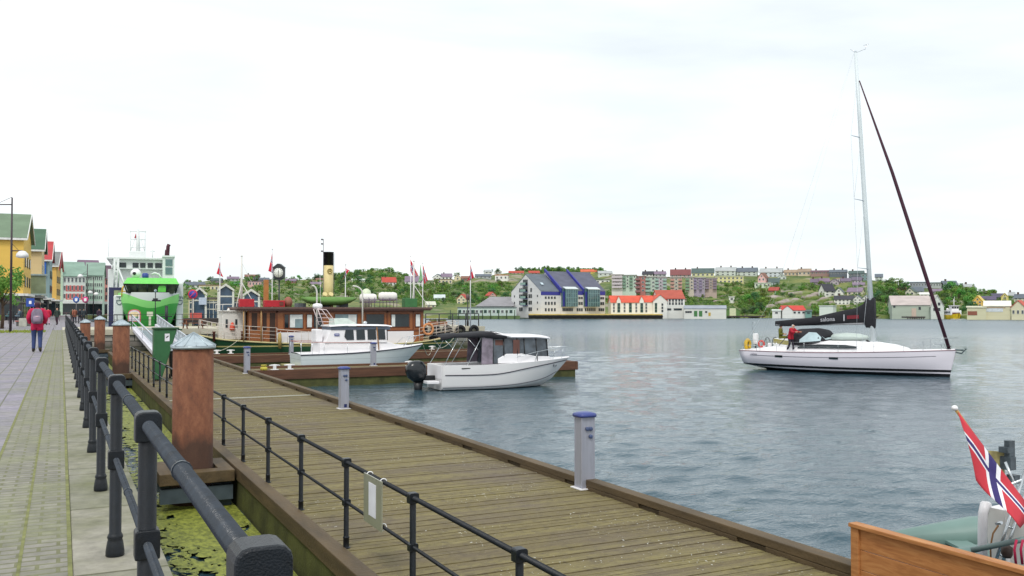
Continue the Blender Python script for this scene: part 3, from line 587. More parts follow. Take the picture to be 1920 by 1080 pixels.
# =====================================================================  BOATS  (local x stern->bow, z 0 = waterline)
def cr(pts, t):
    n = len(pts)-1
    for i in range(n):
        if t <= pts[i+1][0] or i == n-1:
            p1, p2 = pts[i], pts[i+1]; p0 = pts[max(0, i-1)]; p3 = pts[min(n, i+2)]; u = (t-p1[0])/(p2[0]-p1[0]); out = []
            for a in range(1, len(p1)):
                m1 = (p2[a]-p0[a])/(p2[0]-p0[0])*(p2[0]-p1[0]); m2 = (p3[a]-p1[a])/(p3[0]-p1[0])*(p2[0]-p1[0])
                out.append((2*u**3-3*u*u+1)*p1[a]+(u**3-2*u*u+u)*m1+(-2*u**3+3*u*u)*p2[a]+(u**3-u*u)*m2)
            return out
class Hull:
    """sheer, chine: lists of (t, x, half breadth, z); keel: (t, x, z)"""
    def __init__(s, sheer, chine, keel, flare=.0): s.a, s.c, s.k, s.fl = sheer, chine, keel, flare
    def sec(s, t, n1=3, n2=7):
        xs, bs, zs = cr(s.a, t); xc, bc, zc = cr(s.c, t); xk, zk = cr(s.k, t); q = []
        for i in range(n1): u = i/n1; q.append((xk+(xc-xk)*u, bc*u, zk+(zc-zk)*u))
        for i in range(n2+1):
            u = i/n2; q.append((xc+(xs-xc)*u, max(0, bc+(bs-bc)*u+s.fl*math.sin(math.pi*u)*min(1, bs*2)), zc+(zs-zc)*u))
        return q
    def pt(s, t, z, side=-1, off=.0):
        q = s.sec(t)
        for a, b_ in zip(q, q[1:]):
            if a[2] <= z <= b_[2]: u = (z-a[2])/max(1e-6, b_[2]-a[2]); return V((a[0]+(b_[0]-a[0])*u, side*(a[1]+(b_[1]-a[1])*u+off), z))
        a = q[-1]; return V((a[0], side*(a[1]+off), a[2]))
    def tt(s, x, z=None):
        lo, hi = 0, 1
        for _ in range(30):
            md = (lo+hi)/2; xx = s.pt(md, z).x if z is not None else cr(s.a, md)[0]
            if xx < x: lo = md
            else: hi = md
        return lo
    def skin(s, m, n=28, mi=0):
        secs = []
        for i in range(n+1):
            q = s.sec(i/n); secs.append([(a, -b_, c) for a, b_, c in reversed(q[1:])]+[(a, b_, c) for a, b_, c in q])
        m.loft(secs, mi=mi); o = len(m.v)-len(secs)*len(secs[0]); m.f.append(tuple(range(o, o+len(secs[0])))); m.m.append(mi); m.sm.append(False)
    def deck(s, m, t0=0, t1=1, n=16, dz=-.02, inset=0, camber=.03, mi=0):
        secs = []
        for i in range(n+1):
            x, b_, z = cr(s.a, t0+(t1-t0)*i/n); b_ = max(.0, b_-inset); secs.append([(x, b_*f, z+dz+camber*(1-f*f)) for f in (-1,-.6,-.2,.2,.6,1)])
        m.loft(secs, mi=mi, smooth=False)
    def gunwale(s, m, t0, t1, wdt=.2, dz=0, zin=.5, n=14, mi=0):
        for sd_ in (-1, 1):
            m.loft([[(x, sd_*b_, z+dz), (x, sd_*max(0, b_-wdt), z+dz), (x, sd_*max(0, b_-wdt-.02), zin)] for x, b_, z in (cr(s.a, t0+(t1-t0)*i/n) for i in range(n+1))], mi=mi, smooth=False)
    def line(s, m, pts, r, off=.01, mi=0, n=26, sides=(-1, 1)):
        """tube following the side at heights given as [(t,z)]"""
        for sd_ in sides:
            q = []
            for i in range(n+1):
                t = pts[0][0]+(pts[-1][0]-pts[0][0])*i/n; z = cr(pts, t)[0]; q.append(s.pt(t, z, sd_, off))
            m.tube(q, r, 5, mi)
def banded(name, bands, rgb, rough=.3):
    """hull paint with boot-top stripes at fixed heights above the waterline: bands [(z0, z1, rgb)]"""
    m, t, b, L = nodes(name); co = N(t, 'ShaderNodeTexCoord'); sp = N(t, 'ShaderNodeSeparateXYZ'); L(co.outputs['Object'], sp.inputs[0])
    nzf = noise(t, mapping(t, .6, .6, 2), 1.2, 5); c = mixc(t, nzf, tuple(x*.93 for x in lin(rgb)), tuple(min(1, x*1.04) for x in lin(rgb)))
    for z0, z1, q in bands:
        f = mth(t, 'MULTIPLY', mth(t, 'GREATER_THAN', sp.outputs[2], z0), mth(t, 'LESS_THAN', sp.outputs[2], z1)); c = mixc(t, f, c, lin(q))
    L(c, b.inputs['Base Color']); b.inputs['Roughness'].default_value = rough; return m
# ---------------------------------------------------------------- sailing yacht
A, B_ = P(1415,690,ZW), P(1780,707,ZW); hd = math.atan2(B_.y-A.y, B_.x-A.x)
yt = thing('sailing_yacht', 'white sailing yacht with tall bare mast and black boom cover under way', 'sailing yacht', A, hd)
H = Hull([(0,-.3,1.35,1.12),(.3,3.2,1.8,1.14),(.55,6.0,1.72,1.2),(.8,9.0,.98,1.32),(1,11.35,.03,1.43)],
         [(0,-.1,1.15,.32),(.3,3.2,1.55,.14),(.55,6.0,1.42,.10),(.8,8.9,.66,.12),(1,11.05,.02,.16)],
         [(0,.35,.06),(.3,3.2,-.32),(.55,6.0,-.42),(.8,8.9,-.36),(1,11.0,-.25)], .1)
m = MB(); H.skin(m, 32); m.build('hull', banded('yacht_hull', [(-2,.16,(28,26,30)),(.24,.37,(28,26,30))], (226,220,228), .25), yt)
m = MB(); H.deck(m, .0, 1, 20, 0, 0, .06); m.build('deck', white, yt)
m = MB(); H.line(m, [(0,1.1),(.3,1.12),(.55,1.18),(.8,1.30),(1,1.41)], .022, .008); m.build('toe_rail', M('toe_rail', (150,110,120), .5), yt)
m = MB(); H.line(m, [(.06,.86),(.3,.86),(.55,.9),(.8,1.0),(.93,1.08)], .013, .004); m.build('cove_stripe', M('cove_stripe', (60,62,78), .5), yt)
for x in (2.15, 5.35):
    t_ = H.tt(x, .84); p0, p1 = H.pt(t_, .8, -1, .012), H.pt(H.tt(x+.45, .84), .91, -1, .012); m = MB(); m.box(((p0+p1)/2), (.5,.02,.12), rot=Matrix.Rotation(math.atan2(p1.y-p0.y, p1.x-p0.x), 3, 'Z').to_euler().to_quaternion()); m.build('hull_window', dglass, yt, bevel=.01)
m = MB()   # coachroof
m.loft([[(x,-b_,1.12+.04*x/11),(x,-b_*.86,z),(x,-b_*.3,z+.06),(x,b_*.3,z+.06),(x,b_*.86,z),(x,b_,1.12)] for x, b_, z in ((2.6,1.25,1.46),(3.2,1.28,1.6),(4.5,1.25,1.72),(6.2,1.15,1.74),(7.2,1.0,1.7),(8.3,.7,1.56),(8.95,.4,1.4))], caps=True); m.build('coachroof', white, yt)
for sd_ in (-1, 1):
    m = MB(); m.loft([[(x,sd_*(b_*.95),z0),(x,sd_*(b_*.9),z1)] for x, b_, z0, z1 in ((3.3,1.33,1.33,1.45),(4.5,1.31,1.36,1.57),(6.0,1.24,1.38,1.57),(6.6,1.19,1.41,1.5))], smooth=False); q = m.build('cabin_window', dglass, yt); md = q.modifiers.new('t', 'SOLIDIFY'); md.thickness = .03; md.offset = 0
m = MB()   # cockpit coaming and seat back
m.loft([[(x,-1.25,1.12),(x,-1.15,z),(x,-.95,z),(x,-.9,1.12)] for x, z in ((.3,1.2),(1.2,1.32),(2.4,1.46),(2.7,1.5))], caps=True); m.loft([[(x,1.25,1.12),(x,1.15,z),(x,.95,z),(x,.9,1.12)] for x, z in ((.3,1.2),(1.2,1.32),(2.4,1.46),(2.7,1.5))], caps=True)
m.build('coaming', white, yt)
m = MB(); m.box((1.7,.2,1.5), (.95,.5,.62)); m.build('helm_seat', M('helm_seat', (222,224,222), .5), yt, bevel=.05)
m = MB(); m.box((1.72,-.06,1.62), (.95,.03,.24), rot=Matrix.Rotation(.14, 3, 'Y').to_quaternion()); m.build('teak_panel', M('teak', (150,142,84), .6), yt)
m = MB(); m.torus((1.05,-.45,1.5), .36, .018, 'X'); m.torus((1.05,.55,1.5), .36, .018, 'X')
for yy in (-.45,.55):
    for k in range(3): a = k*2.09; m.tube([(1.05,yy,1.5),(1.05,yy+.36*math.cos(a),1.5+.36*math.sin(a))], .01, 5)
m.build('steering_wheel', black, yt)
m = MB(); m.box((1.2,-.45,1.35), (.2,.2,.4)); m.build('wheel_pedestal', white, yt, bevel=.04)
# spray hood
blk = M('black_canvas', (32,32,38), .85, 0, .2, 6, .3, 30)
m = MB(); arch = lambda x, wd, ht, z0: [(x, -wd*math.cos(a), z0+ht*math.sin(a)**.7) for a in [math.pi*i/14 for i in range(15)]]
m.loft([arch(2.95,1.3,.9,1.5), arch(3.35,1.28,.92,1.5), arch(4.0,1.22,.88,1.58), arch(4.45,1.12,.72,1.66), arch(4.72,1.0,.25,1.72)]); q = m.build('spray_hood', blk, yt); md = q.modifiers.new('t', 'SOLIDIFY'); md.thickness = .02
m = MB()
for sd_ in (-1, 1): m.loft([[(x,sd_*wd,z0),(x,sd_*wd2,z1)] for x, wd, wd2, z0, z1 in ((3.42,1.31,1.24,1.66,1.82),(3.9,1.28,1.08,1.7,2.24),(4.3,1.2,1.0,1.74,2.22),(4.58,1.12,1.0,1.76,1.96))], smooth=False)
m.loft([[(4.5,.9*f,2.26-.2*f*f),(4.76,.86*f,1.84)] for f in (-1,-.5,0,.5,1)], smooth=False); q = m.build('hood_window', M('hood_plastic', (180,200,205), .1), yt); md = q.modifiers.new('t', 'SOLIDIFY'); md.thickness = .02; md.offset = 0
m = MB(); m.tube([(2.15,-1.2,1.45),(2.95,-1.28,2.3),(2.95,1.28,2.3),(2.15,1.2,1.45)], .02, 6); m.build('hood_frame', black, yt)
# mast, boom, rigging (raked slightly aft)
mx0 = 7.1; mk = lambda z, y=0: V((mx0-.052*(z-1.75), y, z)); MT = 17.9
m = MB(); m.tube([mk(1.7),mk(9),mk(14),mk(MT)], [.125,.12,.105,.085], 12); m.build('mast', M('mast_aluminium', (212,220,222), .5, .05, .04, 2), yt)
for z in (5.75, 9.55, 13.1):
    for sd_ in (-1, 1): m = MB(); m.tube([mk(z), mk(z)+V((-.25,sd_*(1.15-.03*z),.06))], [.03,.018], 6); m.build('spreader', alu, yt)
m = MB()
for sd_ in (-1, 1):
    tips = [mk(z)+V((-.25,sd_*(1.15-.03*z),.06)) for z in (5.75,9.55,13.1)]; m.tube([V((6.75,sd_*1.5,1.3))]+tips+[mk(16.4)], .008, 4); m.tube([V((6.9,sd_*1.2,1.3)), mk(5.6)], .007, 4); m.tube([tips[0], mk(9.4)], .006, 4); m.tube([tips[1], mk(13)], .006, 4)
m.tube([mk(MT)+V((-.1,0,0)), V((1.4,0,4.6))], .004, 4)
for sd_ in (-1, 1): m.tube([V((1.4,0,4.6)), V((-.2,sd_*1.15,1.2))], .004, 4)
m.tube([V((1.45,0,2.8)), mk(MT)+V((-.1,0,-.02))], .003, 4)
m.build('rigging', M('rigging_wire', (200,206,212), .4, .2), yt)
m = MB(); m.tube([V((11.0,0,1.5)), V((9.5,0,6.6)), V((8.2,0,11.0)), mk(16.3)+V((.12,0,0))], [.085,.1,.085,.03], 10); m.build('furled_headsail', M('maroon_sail', (62,26,44), .8, 0, .2, 3, .2, 12), yt)
m = MB(); m.lathe([(.14,0),(.14,.03),(.06,.04),(.06,.14),(.14,.15),(.14,.18)], (11.0,0,1.45), 12); m.build('furler_drum', black, yt)
m = MB(); m.tube([mk(MT),mk(MT)+V((.55,0,.12)),mk(MT)+V((.6,0,.35))], .012, 5); m.tube([mk(MT), mk(MT)+V((-.3,.0,.28))], .01, 5); m.box(mk(MT)+V((0,0,.08)), (.12,.06,.06)); m.tube([mk(MT)+V((.45,0,.34)), mk(MT)+V((.75,0,.36))], .01, 5); m.build('masthead_vane', steel, yt)
m = MB(); m.tube([mk(2.75),(1.42,0,2.62)], .075, 10); m.build('boom', M('boom_alu', (150,150,155), .4, .3), yt)
m = MB(); secs = []
for x, zt, zb, wd in ((1.36,2.84,2.54,.06),(2.2,2.92,2.53,.13),(3.6,3.07,2.6,.16),(5.2,3.42,2.7,.18),(6.2,3.62,2.76,.18),(6.6,3.86,2.78,.19),(6.72,4.16,2.5,.21),(7.2,4.2,2.46,.2)):
    secs.append([(x, wd*math.copysign(abs(math.cos(a))**.8, math.cos(a)), (zt+zb)/2+(zt-zb)/2*math.sin(a)) for a in [2*math.pi*i/14 for i in range(14)]])
m.loft(secs, closed=True, caps=True); m.build('boom_cover', blk, yt)
tw = M('cover_lettering', (190,190,196), .7); rx = (math.pi/2, 0, 0)
text('salona', .34, tw, yt, (4.6,-.178,2.96), (math.pi/2, -.06, 0), 'lettering', .006)
m = MB(); m.box((5.55,-.19,3.06), (.05,.012,.36)); m.build('cover_mark', tw, yt)
m = MB(); m.box((6.05,-.19,3.1), (.66,.012,.2), rot=Matrix.Rotation(-.06, 3, 'Y').to_quaternion()); m.build('cover_mark', M('cover_red', (120,26,40), .7), yt)
ht = M('hull_lettering', (90,90,110), .5); p = H.pt(.06, .95, -1, .012); text('salona', .16, ht, yt, (.75,p.y-.085,.93), (math.pi/2, 0, -.06), 'lettering', .003)
# rails and deck gear
for sd_ in (-1, 1):
    m = MB(); pr = None
    for x in (1.1,2.2,3.9,5.8,7.6,9.0):
        t_ = H.tt(x); q = H.pt(t_, 9, sd_, -.08); m.tube([q, q+V((0,0,.55))], .011, 5)
        if pr:
            for dz in (.53,.28): m.tube([pr+V((0,0,dz)), q+V((0,0,dz))], .004, 4)
        pr = q
    m.build('guard_rail', steel, yt)
m = MB(); a1 = H.pt(H.tt(9.9), 9, -1, -.05); a2 = H.pt(H.tt(9.9), 9, 1, -.05); b1_ = H.pt(H.tt(10.7), 9, -1, -.05); b2_ = H.pt(H.tt(10.7), 9, 1, -.05); up6 = V((0,0,.62))
m.tube([a1, a1+up6, b1_+up6, V((11.45,0,2.05)), b2_+up6, a2+up6, a2], .014, 6); m.tube([b1_, b1_+up6], .012, 6); m.tube([b2_, b2_+up6], .012, 6); m.tube([a1+V((0,0,.3)), b1_+V((0,0,.3)), b2_+V((0,0,.3)), a2+V((0,0,.3))], .01, 6); m.build('pulpit', steel, yt)
m = MB()
for sd_ in (-1, 1):
    q0 = V((-.15,sd_*1.25,1.12)); q1 = V((.9,sd_*1.5,1.12)); m.tube([q0, q0+up6, q1+up6, q1], .014, 6); m.tube([q0+V((0,0,.3)), q1+V((0,0,.3))], .01, 5)
m.build('pushpit', steel, yt)
m = MB(); m.tube([(10.9,0,1.45),(11.7,0,1.42)], .05, 6); m.tube([(11.0,0,1.4),(11.6,0,1.24),(11.85,0,1.5),(11.75,-.12,1.55)], [.03,.04,.03,.015], 6); m.build('anchor', M('anchor_galv', (96,110,112), .5, .5), yt)
m = MB(); m.tube([(7.1,-.4,1.7),(6.9,-.5,1.85)], .05, 8); m.build('winch', blackp, yt)
o = thing('life_buoy', 'yellow horseshoe buoy hung on the yacht stern rail', 'life buoy', A, hd)
m = MB(); m.tube([V((-.16,-.55,1.42))+V((0,.24*math.cos(a),.27*math.sin(a))) for a in [math.radians(-60+300*i/14) for i in range(15)]], .105, 10); m.build('float', M('buoy_yellow', (206,168,36), .7, 0, .1), o)
m = MB(); m.box((-.16,-.55,1.4), (.05,.08,.6)); m.build('strap', black, o)
o = thing('life_ring', 'small red and white ring beside the yacht steering wheel', 'life ring', A, hd); m = MB(); m.torus((1.0,-1.1,1.5), .17, .06, 'Y', 18, 8); m.build('ring', M('ring_red', (196,70,64), .6), o)
m = MB(); m.box((1.18,-1.1,1.35), (.08,.14,.12)); m.build('canister', white, o)
o = thing('inflatable_dinghy', 'pale green inflatable dinghy upturned on the yacht coachroof', 'dinghy', A, hd)
m = MB(); m.loft([[(x, wd*math.cos(a), zc+hh*math.sin(a)) for a in [2*math.pi*i/14 for i in range(14)]] for x, wd, hh, zc in ((4.85,.2,.08,1.95),(4.95,.6,.2,1.95),(5.6,.68,.24,1.98),(6.3,.5,.2,1.98),(6.75,.2,.1,1.98),(6.85,.05,.03,1.98))], closed=True, caps=True); m.build('tube', M('dinghy_grey', (190,202,196), .55, 0, .06), o)
m = MB(); m.box((5.7,0,1.76), (1.3,.8,.06)); m.build('floor', M('dinghy_floor', (150,140,90), .6), o)
o = thing('outboard_engine', 'covered outboard engine clamped to the yacht stern rail', 'engine', A, hd); m = MB(); m.loft([[(.25+dx, -.35+sx*a, z) for a, dx in ((-1,-.12),(1,-.12),(1,.14),(-1,.14))] for z, sx in ((1.45,.08),(1.6,.13),(1.95,.14),(2.1,.08))], closed=True, caps=True); m.build('cowling', M('cowl_white', (222,222,222), .4), o, bevel=.03)
m = MB(); m.tube([(.25,-.35,1.2),(.25,-.35,1.62)], .05, 8); m.build('shaft', black, o); m = MB(); m.tube([(.15,-.3,2.0),(-.02,-.3,2.6),(.1,-.3,2.85),(.25,-.3,2.6)], .015, 5); m.build('tiller', steel, o)
W = lambda x, y, z: A+Matrix.Rotation(hd, 3, 'Z')@V((x, y, z))
person('person in red jacket and white cap leaning on the yacht spray hood', W(2.95,-1.42,1.13), hd-math.pi/2-.15, 1.62, 'lean', (168,22,44), (44,38,50), cap=(225,222,218), shoes=(205,205,210))
person('person in black and yellow jacket seated in the yacht cockpit', W(1.62,.12,1.42), hd-math.pi/2+.3, 1.65, 'sit', (96,98,30), (30,32,44), hair=(30,28,30))
# ---------------------------------------------------------------- outboard motorboat
A, B_ = P(815,730,ZW), P(1040,722,ZW); hd = math.atan2(B_.y-A.y, B_.x-A.x)
mb = thing('motorboat', 'white outboard motorboat with black canopy moored at the nearer finger', 'motorboat', A, hd)
H = Hull([(0,0.0,1.08,1.06),(.3,1.9,1.2,1.06),(.55,3.5,1.18,1.12),(.8,5.1,.72,1.19),(1,6.28,.03,1.24)],
         [(0,-.02,1.0,.08),(.3,1.8,1.08,.08),(.55,3.3,1.02,.13),(.8,4.7,.55,.3),(1,5.62,.02,.55)], [(0,.0,-.3),(.3,1.8,-.3),(.55,3.3,-.28),(.8,4.5,-.15),(1,5.4,.3)], .03)
m = MB(); H.skin(m, 28); m.build('hull', banded('motorboat_hull', [(-2,.03,(60,64,66))], (228,226,226), .22), mb)
m = MB(); H.line(m, [(.02,.66),(.25,.64),(.4,.67),(.6,.86),(.8,1.02),(.99,1.13)], .022, .012); m.build('rub_rail', M('rub_dark', (62,60,72), .5), mb)
m = MB(); H.line(m, [(.01,.13),(.3,.13),(.55,.19),(.8,.36),(.98,.62)], .014, .008); m.build('chine_stripe', M('rub_dark', (62,60,72)), mb)
m = MB(); H.deck(m, .5, 1, 14, 0, 0, .05); H.gunwale(m, 0, .5, .22, 0, .55); m.bx(0,3.4,-.9,.9,.5,.55); m.bx(-.02,.1,-1.0,1.0,.5,1.05); m.build('deck', white, mb)
m = MB(); m.bx(.12,.7,-.85,.85,.56,.9); m.build('aft_bench', M('cream_cushion', (206,202,186), .7), mb, bevel=.04)
# cabin
m = MB(); m.loft([[(x,-wd,1.1),(x,-wd*.97,z),(x,wd*.97,z),(x,wd,1.1)] for x, wd, z in ((2.5,.98,1.3),(2.9,.98,1.5),(3.6,.97,1.5),(4.25,.92,1.38),(5.0,.72,1.34),(5.25,.6,1.22))], caps=True, smooth=False); m.build('cabin_trunk', white, mb, bevel=.03)
gl = M('cabin_glass', (72,80,88), .05, 0, .55, 2.6)  # uneven tone paints reflections into the opaque glass
m = MB(); m.loft([[(2.25,-.93,1.06),(2.3,-.86,2.2),(2.3,.86,2.2),(2.25,.93,1.06)],[(3.4,-.93,1.3),(3.4,-.86,2.19),(3.4,.86,2.19),(3.4,.93,1.3)],[(4.35,-.86,1.36),(4.3,-.82,2.17),(4.3,.82,2.17),(4.35,.86,1.36)],[(4.95,-.66,1.34),(4.86,-.66,2.16),(4.86,.66,2.16),(4.95,.66,1.34)]], caps=True, smooth=False); m.build('cabin_window', gl, mb)
m = MB()
for x0, x1, y0, y1 in ((2.27,2.3,.95,.88),(2.78,2.78,.95,.88),(3.4,3.4,.945,.875),(3.75,3.73,.925,.86),(4.35,4.3,.875,.835),(4.96,4.87,.675,.675)):
    for sd_ in (-1, 1): m = MB(); m.tube([(x0,sd_*y0,1.1),(x1,sd_*y1,2.2)], .028, 6); m.build('window_frame', black, mb)
m = MB(); m.tube([(4.97,0,1.34),(4.88,0,2.17)], .028, 6); m.build('window_frame', black, mb)
m = MB(); m.loft([[(x,-wd,z-.07),(x,-wd*.93,z),(x,0,z+.05),(x,wd*.93,z),(x,wd,z-.07)] for x, wd, z in ((2.35,.95,2.44),(2.75,1.0,2.38),(3.1,1.0,2.3),(4.3,.95,2.28),(4.9,.8,2.22),(5.1,.55,2.18))], smooth=False); q = m.build('roof', white, mb); md = q.modifiers.new('t', 'SOLIDIFY'); md.thickness = .07
m = MB(); m.bx(2.4,2.75,-.88,-.86,1.5,2.1); m.bx(3.2,3.5,-.93,-.925,1.38,2.1); m.build('curtain', M('brown_curtain', (104,70,62), .8), mb)
m = MB(); m.loft([[(x,-wd,z-dr),(x,-wd*.98,z-.03),(x,-wd*.5,z+.03),(x,wd*.5,z+.03),(x,wd*.98,z-.03),(x,wd,z-dr)] for x, wd, z, dr in ((.0,.82,2.26,.17),(.6,.88,2.36,.14),(1.2,.9,2.36,.15),(1.9,.95,2.42,.2),(2.45,.97,2.44,.3),(2.9,1.0,2.32,.16))]); q = m.build('canopy', blk, mb); md = q.modifiers.new('t', 'SOLIDIFY'); md.thickness = .03
for sd_ in (-1, 1):
  m = MB(); m.loft([[(1.75,sd_*.96,1.08),(1.8,sd_*.9,2.22)],[(2.28,sd_*.97,1.08),(2.3,sd_*.9,2.2)]], smooth=False)
  q = m.build('canopy_side_window', M('purple_plastic', (120,110,122), .15, 0, .4, 4), mb); md = q.modifiers.new('t', 'SOLIDIFY'); md.thickness = .01
for sd_ in (-1, 1):
    m = MB(); m.tube([(.1,sd_*1.0,1.08),(.75,sd_*.88,2.2)], .016, 6); m.tube([(1.1,sd_*1.05,1.08),(1.75,sd_*.92,2.2)], .016, 6); m.tube([(.2,sd_*.84,2.1),(.6,sd_*.9,1.7)], .012, 6); m.tube([(1.2,sd_*.9,2.15),(1.6,sd_*.96,1.7)], .012, 6); m.build('canopy_frame', steel, mb)
m = MB()
m = MB()
for sd_ in (-1, 1):
    q = [H.pt(H.tt(x), 9, sd_, -.06)+V((0,0,z)) for x, z in ((3.3,.25),(4.2,.4),(5.2,.48),(5.9,.5))]; m.tube(q+[V((6.3,0,1.72))], .014, 6)
    for x, z in ((4.2,.4),(5.2,.48),(5.75,.5)): p = H.pt(H.tt(x), 9, sd_, -.06); m.tube([p, p+V((.12,0,z))], .012, 6)
m.build('bow_rail', steel, mb)
m = MB(); m.loft([[(-.6,s_*.35,z),(-.1,s_*.35,z),(-.1,s_*1.0,z),(-.6,s_*.92,z)] for s_ in (1,) for z in (.3,.42)], closed=True, caps=True, smooth=False); m.loft([[(-.6,-.35,z),(-.1,-.35,z),(-.1,-1.0,z),(-.6,-.92,z)] for z in (.3,.42)], closed=True, caps=True, smooth=False); m.build('swim_platform', white, mb, bevel=.02)
m = MB(); m.loft([[(xc+a*lx, b_*wy, z) for a, b_ in ((-1,-.6),(-.6,-1),(.6,-1),(1,-.6),(1,.6),(.6,1),(-.6,1),(-1,.6))] for xc, lx, wy, z in ((-.75,.18,.14,.35),(-.78,.34,.24,.5),(-.82,.42,.28,.75),(-.82,.4,.27,1.0),(-.8,.25,.2,1.2),(-.78,.1,.1,1.24))], closed=True, caps=True, smooth=True); q = m.build('outboard_cowling', M('outboard_black', (30,34,38), .2, 0, .1), mb)
m = MB(); m.loft([[(xc+a*lx, b_*wy, z) for a, b_ in ((-1,-1),(1,-1),(1,1),(-1,1))] for xc, lx, wy, z in ((-.7,.12,.04,-.5),(-.72,.15,.06,0),(-.72,.18,.1,.36))], closed=True, caps=True); m.bx(-.55,0,-.12,.12,.3,.6); m.build('outboard_leg', black, mb)
t_ = H.tt(5.35, .9); p = H.pt(t_, .92, -1, .01); m = MB(); m.torus((0,0,0), .09, .012, 'Y', 18, 5); m.box((0,0,0), (.12,.012,.02)); q = m.build('hull_badge', M('badge_grey', (84,90,100), .4), mb); q.location = p; q.scale = (1.5,1,.75); q.rotation_euler = (0,0,math.atan2(H.pt(t_+.03,.92).y-p.y, H.pt(t_+.03,.92).x-p.x))
m = MB(); p = H.pt(.15, .93, -1, .01); m.box((1.0,p.y,.93), (.38,.02,.045)); m.build('side_vent', black, mb, bevel=.01)
mb.scale = (1.05, 1.0, 1.03)
# ---------------------------------------------------------------- white cabin cruiser
A = V((10.75,46.6,ZW)); cz = thing('cabin_cruiser', 'white cabin cruiser with row of square windows behind the nearer finger', 'cabin cruiser', A, 0)
H = Hull([(0,.0,1.2,1.26),(.35,2.4,1.28,1.3),(.6,4.2,1.2,1.4),(.82,5.8,.68,1.52),(1,6.95,.03,1.62)], [(0,.05,1.1,.2),(.35,2.4,1.15,.16),(.6,4.1,1.0,.2),(.82,5.2,.5,.36),(1,5.95,.02,.62)], [(0,.1,-.35),(.35,2.4,-.35),(.6,4,-.32),(.82,5,-.2),(1,5.7,.3)], .02)
m = MB(); H.skin(m, 26); m.build('hull', banded('cruiser_hull', [(-2,.08,(40,44,60)),(.66,.675,(150,160,166)),(.98,.995,(170,180,184))], (212,222,224), .25), cz)
m = MB(); H.line(m, [(0,1.23),(.35,1.27),(.6,1.37),(.82,1.49),(1,1.6)], .032, .01); m.build('rub_rail', M('cruiser_rub', (54,58,74), .5), cz)
m = MB(); H.deck(m, 0, 1, 20, 0, 0, .05); m.build('deck', white, cz)
m = MB(); m.bx(-.5,0,-1.1,1.1,.62,.7); m.build('swim_platform', M('teak', (150,142,84)), cz, bevel=.01)
m = MB(); m.loft([[(x,-wd,1.28),(x,-wd*.9,z),(x,wd*.9,z),(x,wd,1.28)] for x, wd, z in ((1.05,.98,1.82),(1.75,1.02,1.85),(4.6,.98,1.82),(5.3,.66,1.66),(6.1,.36,1.6))], caps=True, smooth=False)
m.loft([[(x0,-.95,1.8),(x1,-.84,2.6),(x1,.84,2.6),(x0,.95,1.8)] for x0, x1 in ((1.3,1.7),(4.6,4.62))], caps=True, smooth=False); m.build('cabin', white, cz, bevel=.02)
m = MB(); m.loft([[(x,-wd,z-.22),(x,-wd*1.03,z-.07),(x,wd*1.03,z-.07),(x,wd,z-.22)] for x, wd, z in ((1.62,.9,2.7),(4.75,.88,2.68),(4.9,.6,2.66))], caps=True, smooth=False); m.build('roof_fascia', M('fascia_grey', (98,108,124), .5), cz)
m = MB(); m.loft([[(x,-wd,z-.07),(x,-wd*.8,z),(x,wd*.8,z),(x,wd,z-.07)] for x, wd, z in ((1.55,.98,2.71),(2.4,1.0,2.76),(4.6,.96,2.72),(5.0,.66,2.66))], caps=True, smooth=False); m.build('roof', white, cz, bevel=.02)
m = MB(); m.loft([[(x,-wd,2.72),(x,-wd*.85,z),(x,wd*.85,z),(x,wd,2.72)] for x, wd, z in ((1.9,.6,3.04),(2.6,.62,3.06),(2.95,.55,2.86),(3.1,.5,2.74))], caps=True, smooth=False); m.build('roof_hatch', M('hatch_cover', (196,208,200), .45), cz, bevel=.03)
for a, b_, cut in ((2.32,2.82,.12),(2.96,3.42,0),(3.56,4.02,0),(4.1,4.52,0)):
    for sd_ in (-1, 1):
        m = MB(); y0, y1 = sd_*.945, sd_*.875; m.add([(a+cut,y0,1.95),(b_,y0,1.95),(b_-.02,y1,2.5),(a+.08 if cut else a,y1,2.5)]+([(a,sd_*.925,2.12)] if cut else []), [(0,1,2,3,4) if cut else (0,1,2,3)]); q = m.build('side_window', dglass, cz); md = q.modifiers.new('t','SOLIDIFY'); md.thickness = .03; md.offset = 0
m = MB(); m.add([(4.67,-.8,1.9),(4.67,.8,1.9),(4.68,.74,2.5),(4.68,-.74,2.5)], [(0,1,2,3)]); q = m.build('windscreen', dglass, cz); md = q.modifiers.new('t','SOLIDIFY'); md.thickness = .05; md.offset = 0
m = MB(); m.box((1.93,-.92,2.22), (.26,.02,.13), rot=Matrix.Rotation(-.1, 3, 'X').to_quaternion()); m.build('blue_plate', M('blue_plate', (48,66,140), .5), cz)
m = MB(); m.box((1.93,-.935,2.22), (.2,.012,.03)); m.build('plate_marks', white, cz)
m = MB() # radar arch of ladder tubes
for sd_ in (-.45, .45):
    m.tube([(1.35,sd_,2.72),(1.05,sd_,3.55)], .022, 6); m.tube([(2.1,sd_,2.72),(1.5,sd_,3.5),(1.1,sd_,3.55)], .022, 6)
    for f in (.2,.45,.7): m.tube([(1.35-.3*f,sd_,2.72+.83*f),(2.1-.75*f*1.05,sd_,2.72+.8*f)], .014, 6)
m.tube([(1.1,-.45,3.55),(1.1,.45,3.55)], .022, 6); m.build('radar_arch', M('arch_white', (224,206,206), .4), cz)
m = MB(); m.lathe([(.05,3.56),(.24,3.6),(.26,3.7),(.22,3.8),(.08,3.84)], (1.15,0,0), 16); m.build('radar_dome', white, cz)
m = MB(); m.tube([(1.4,.3,3.5),(1.35,.3,5.4)], .008, 4); m.build('aerial', white, cz)
m = MB(); m.bx(.95,1.3,-.5,.5,1.85,2.5); m.build('flybridge_seat', white, cz, bevel=.05)
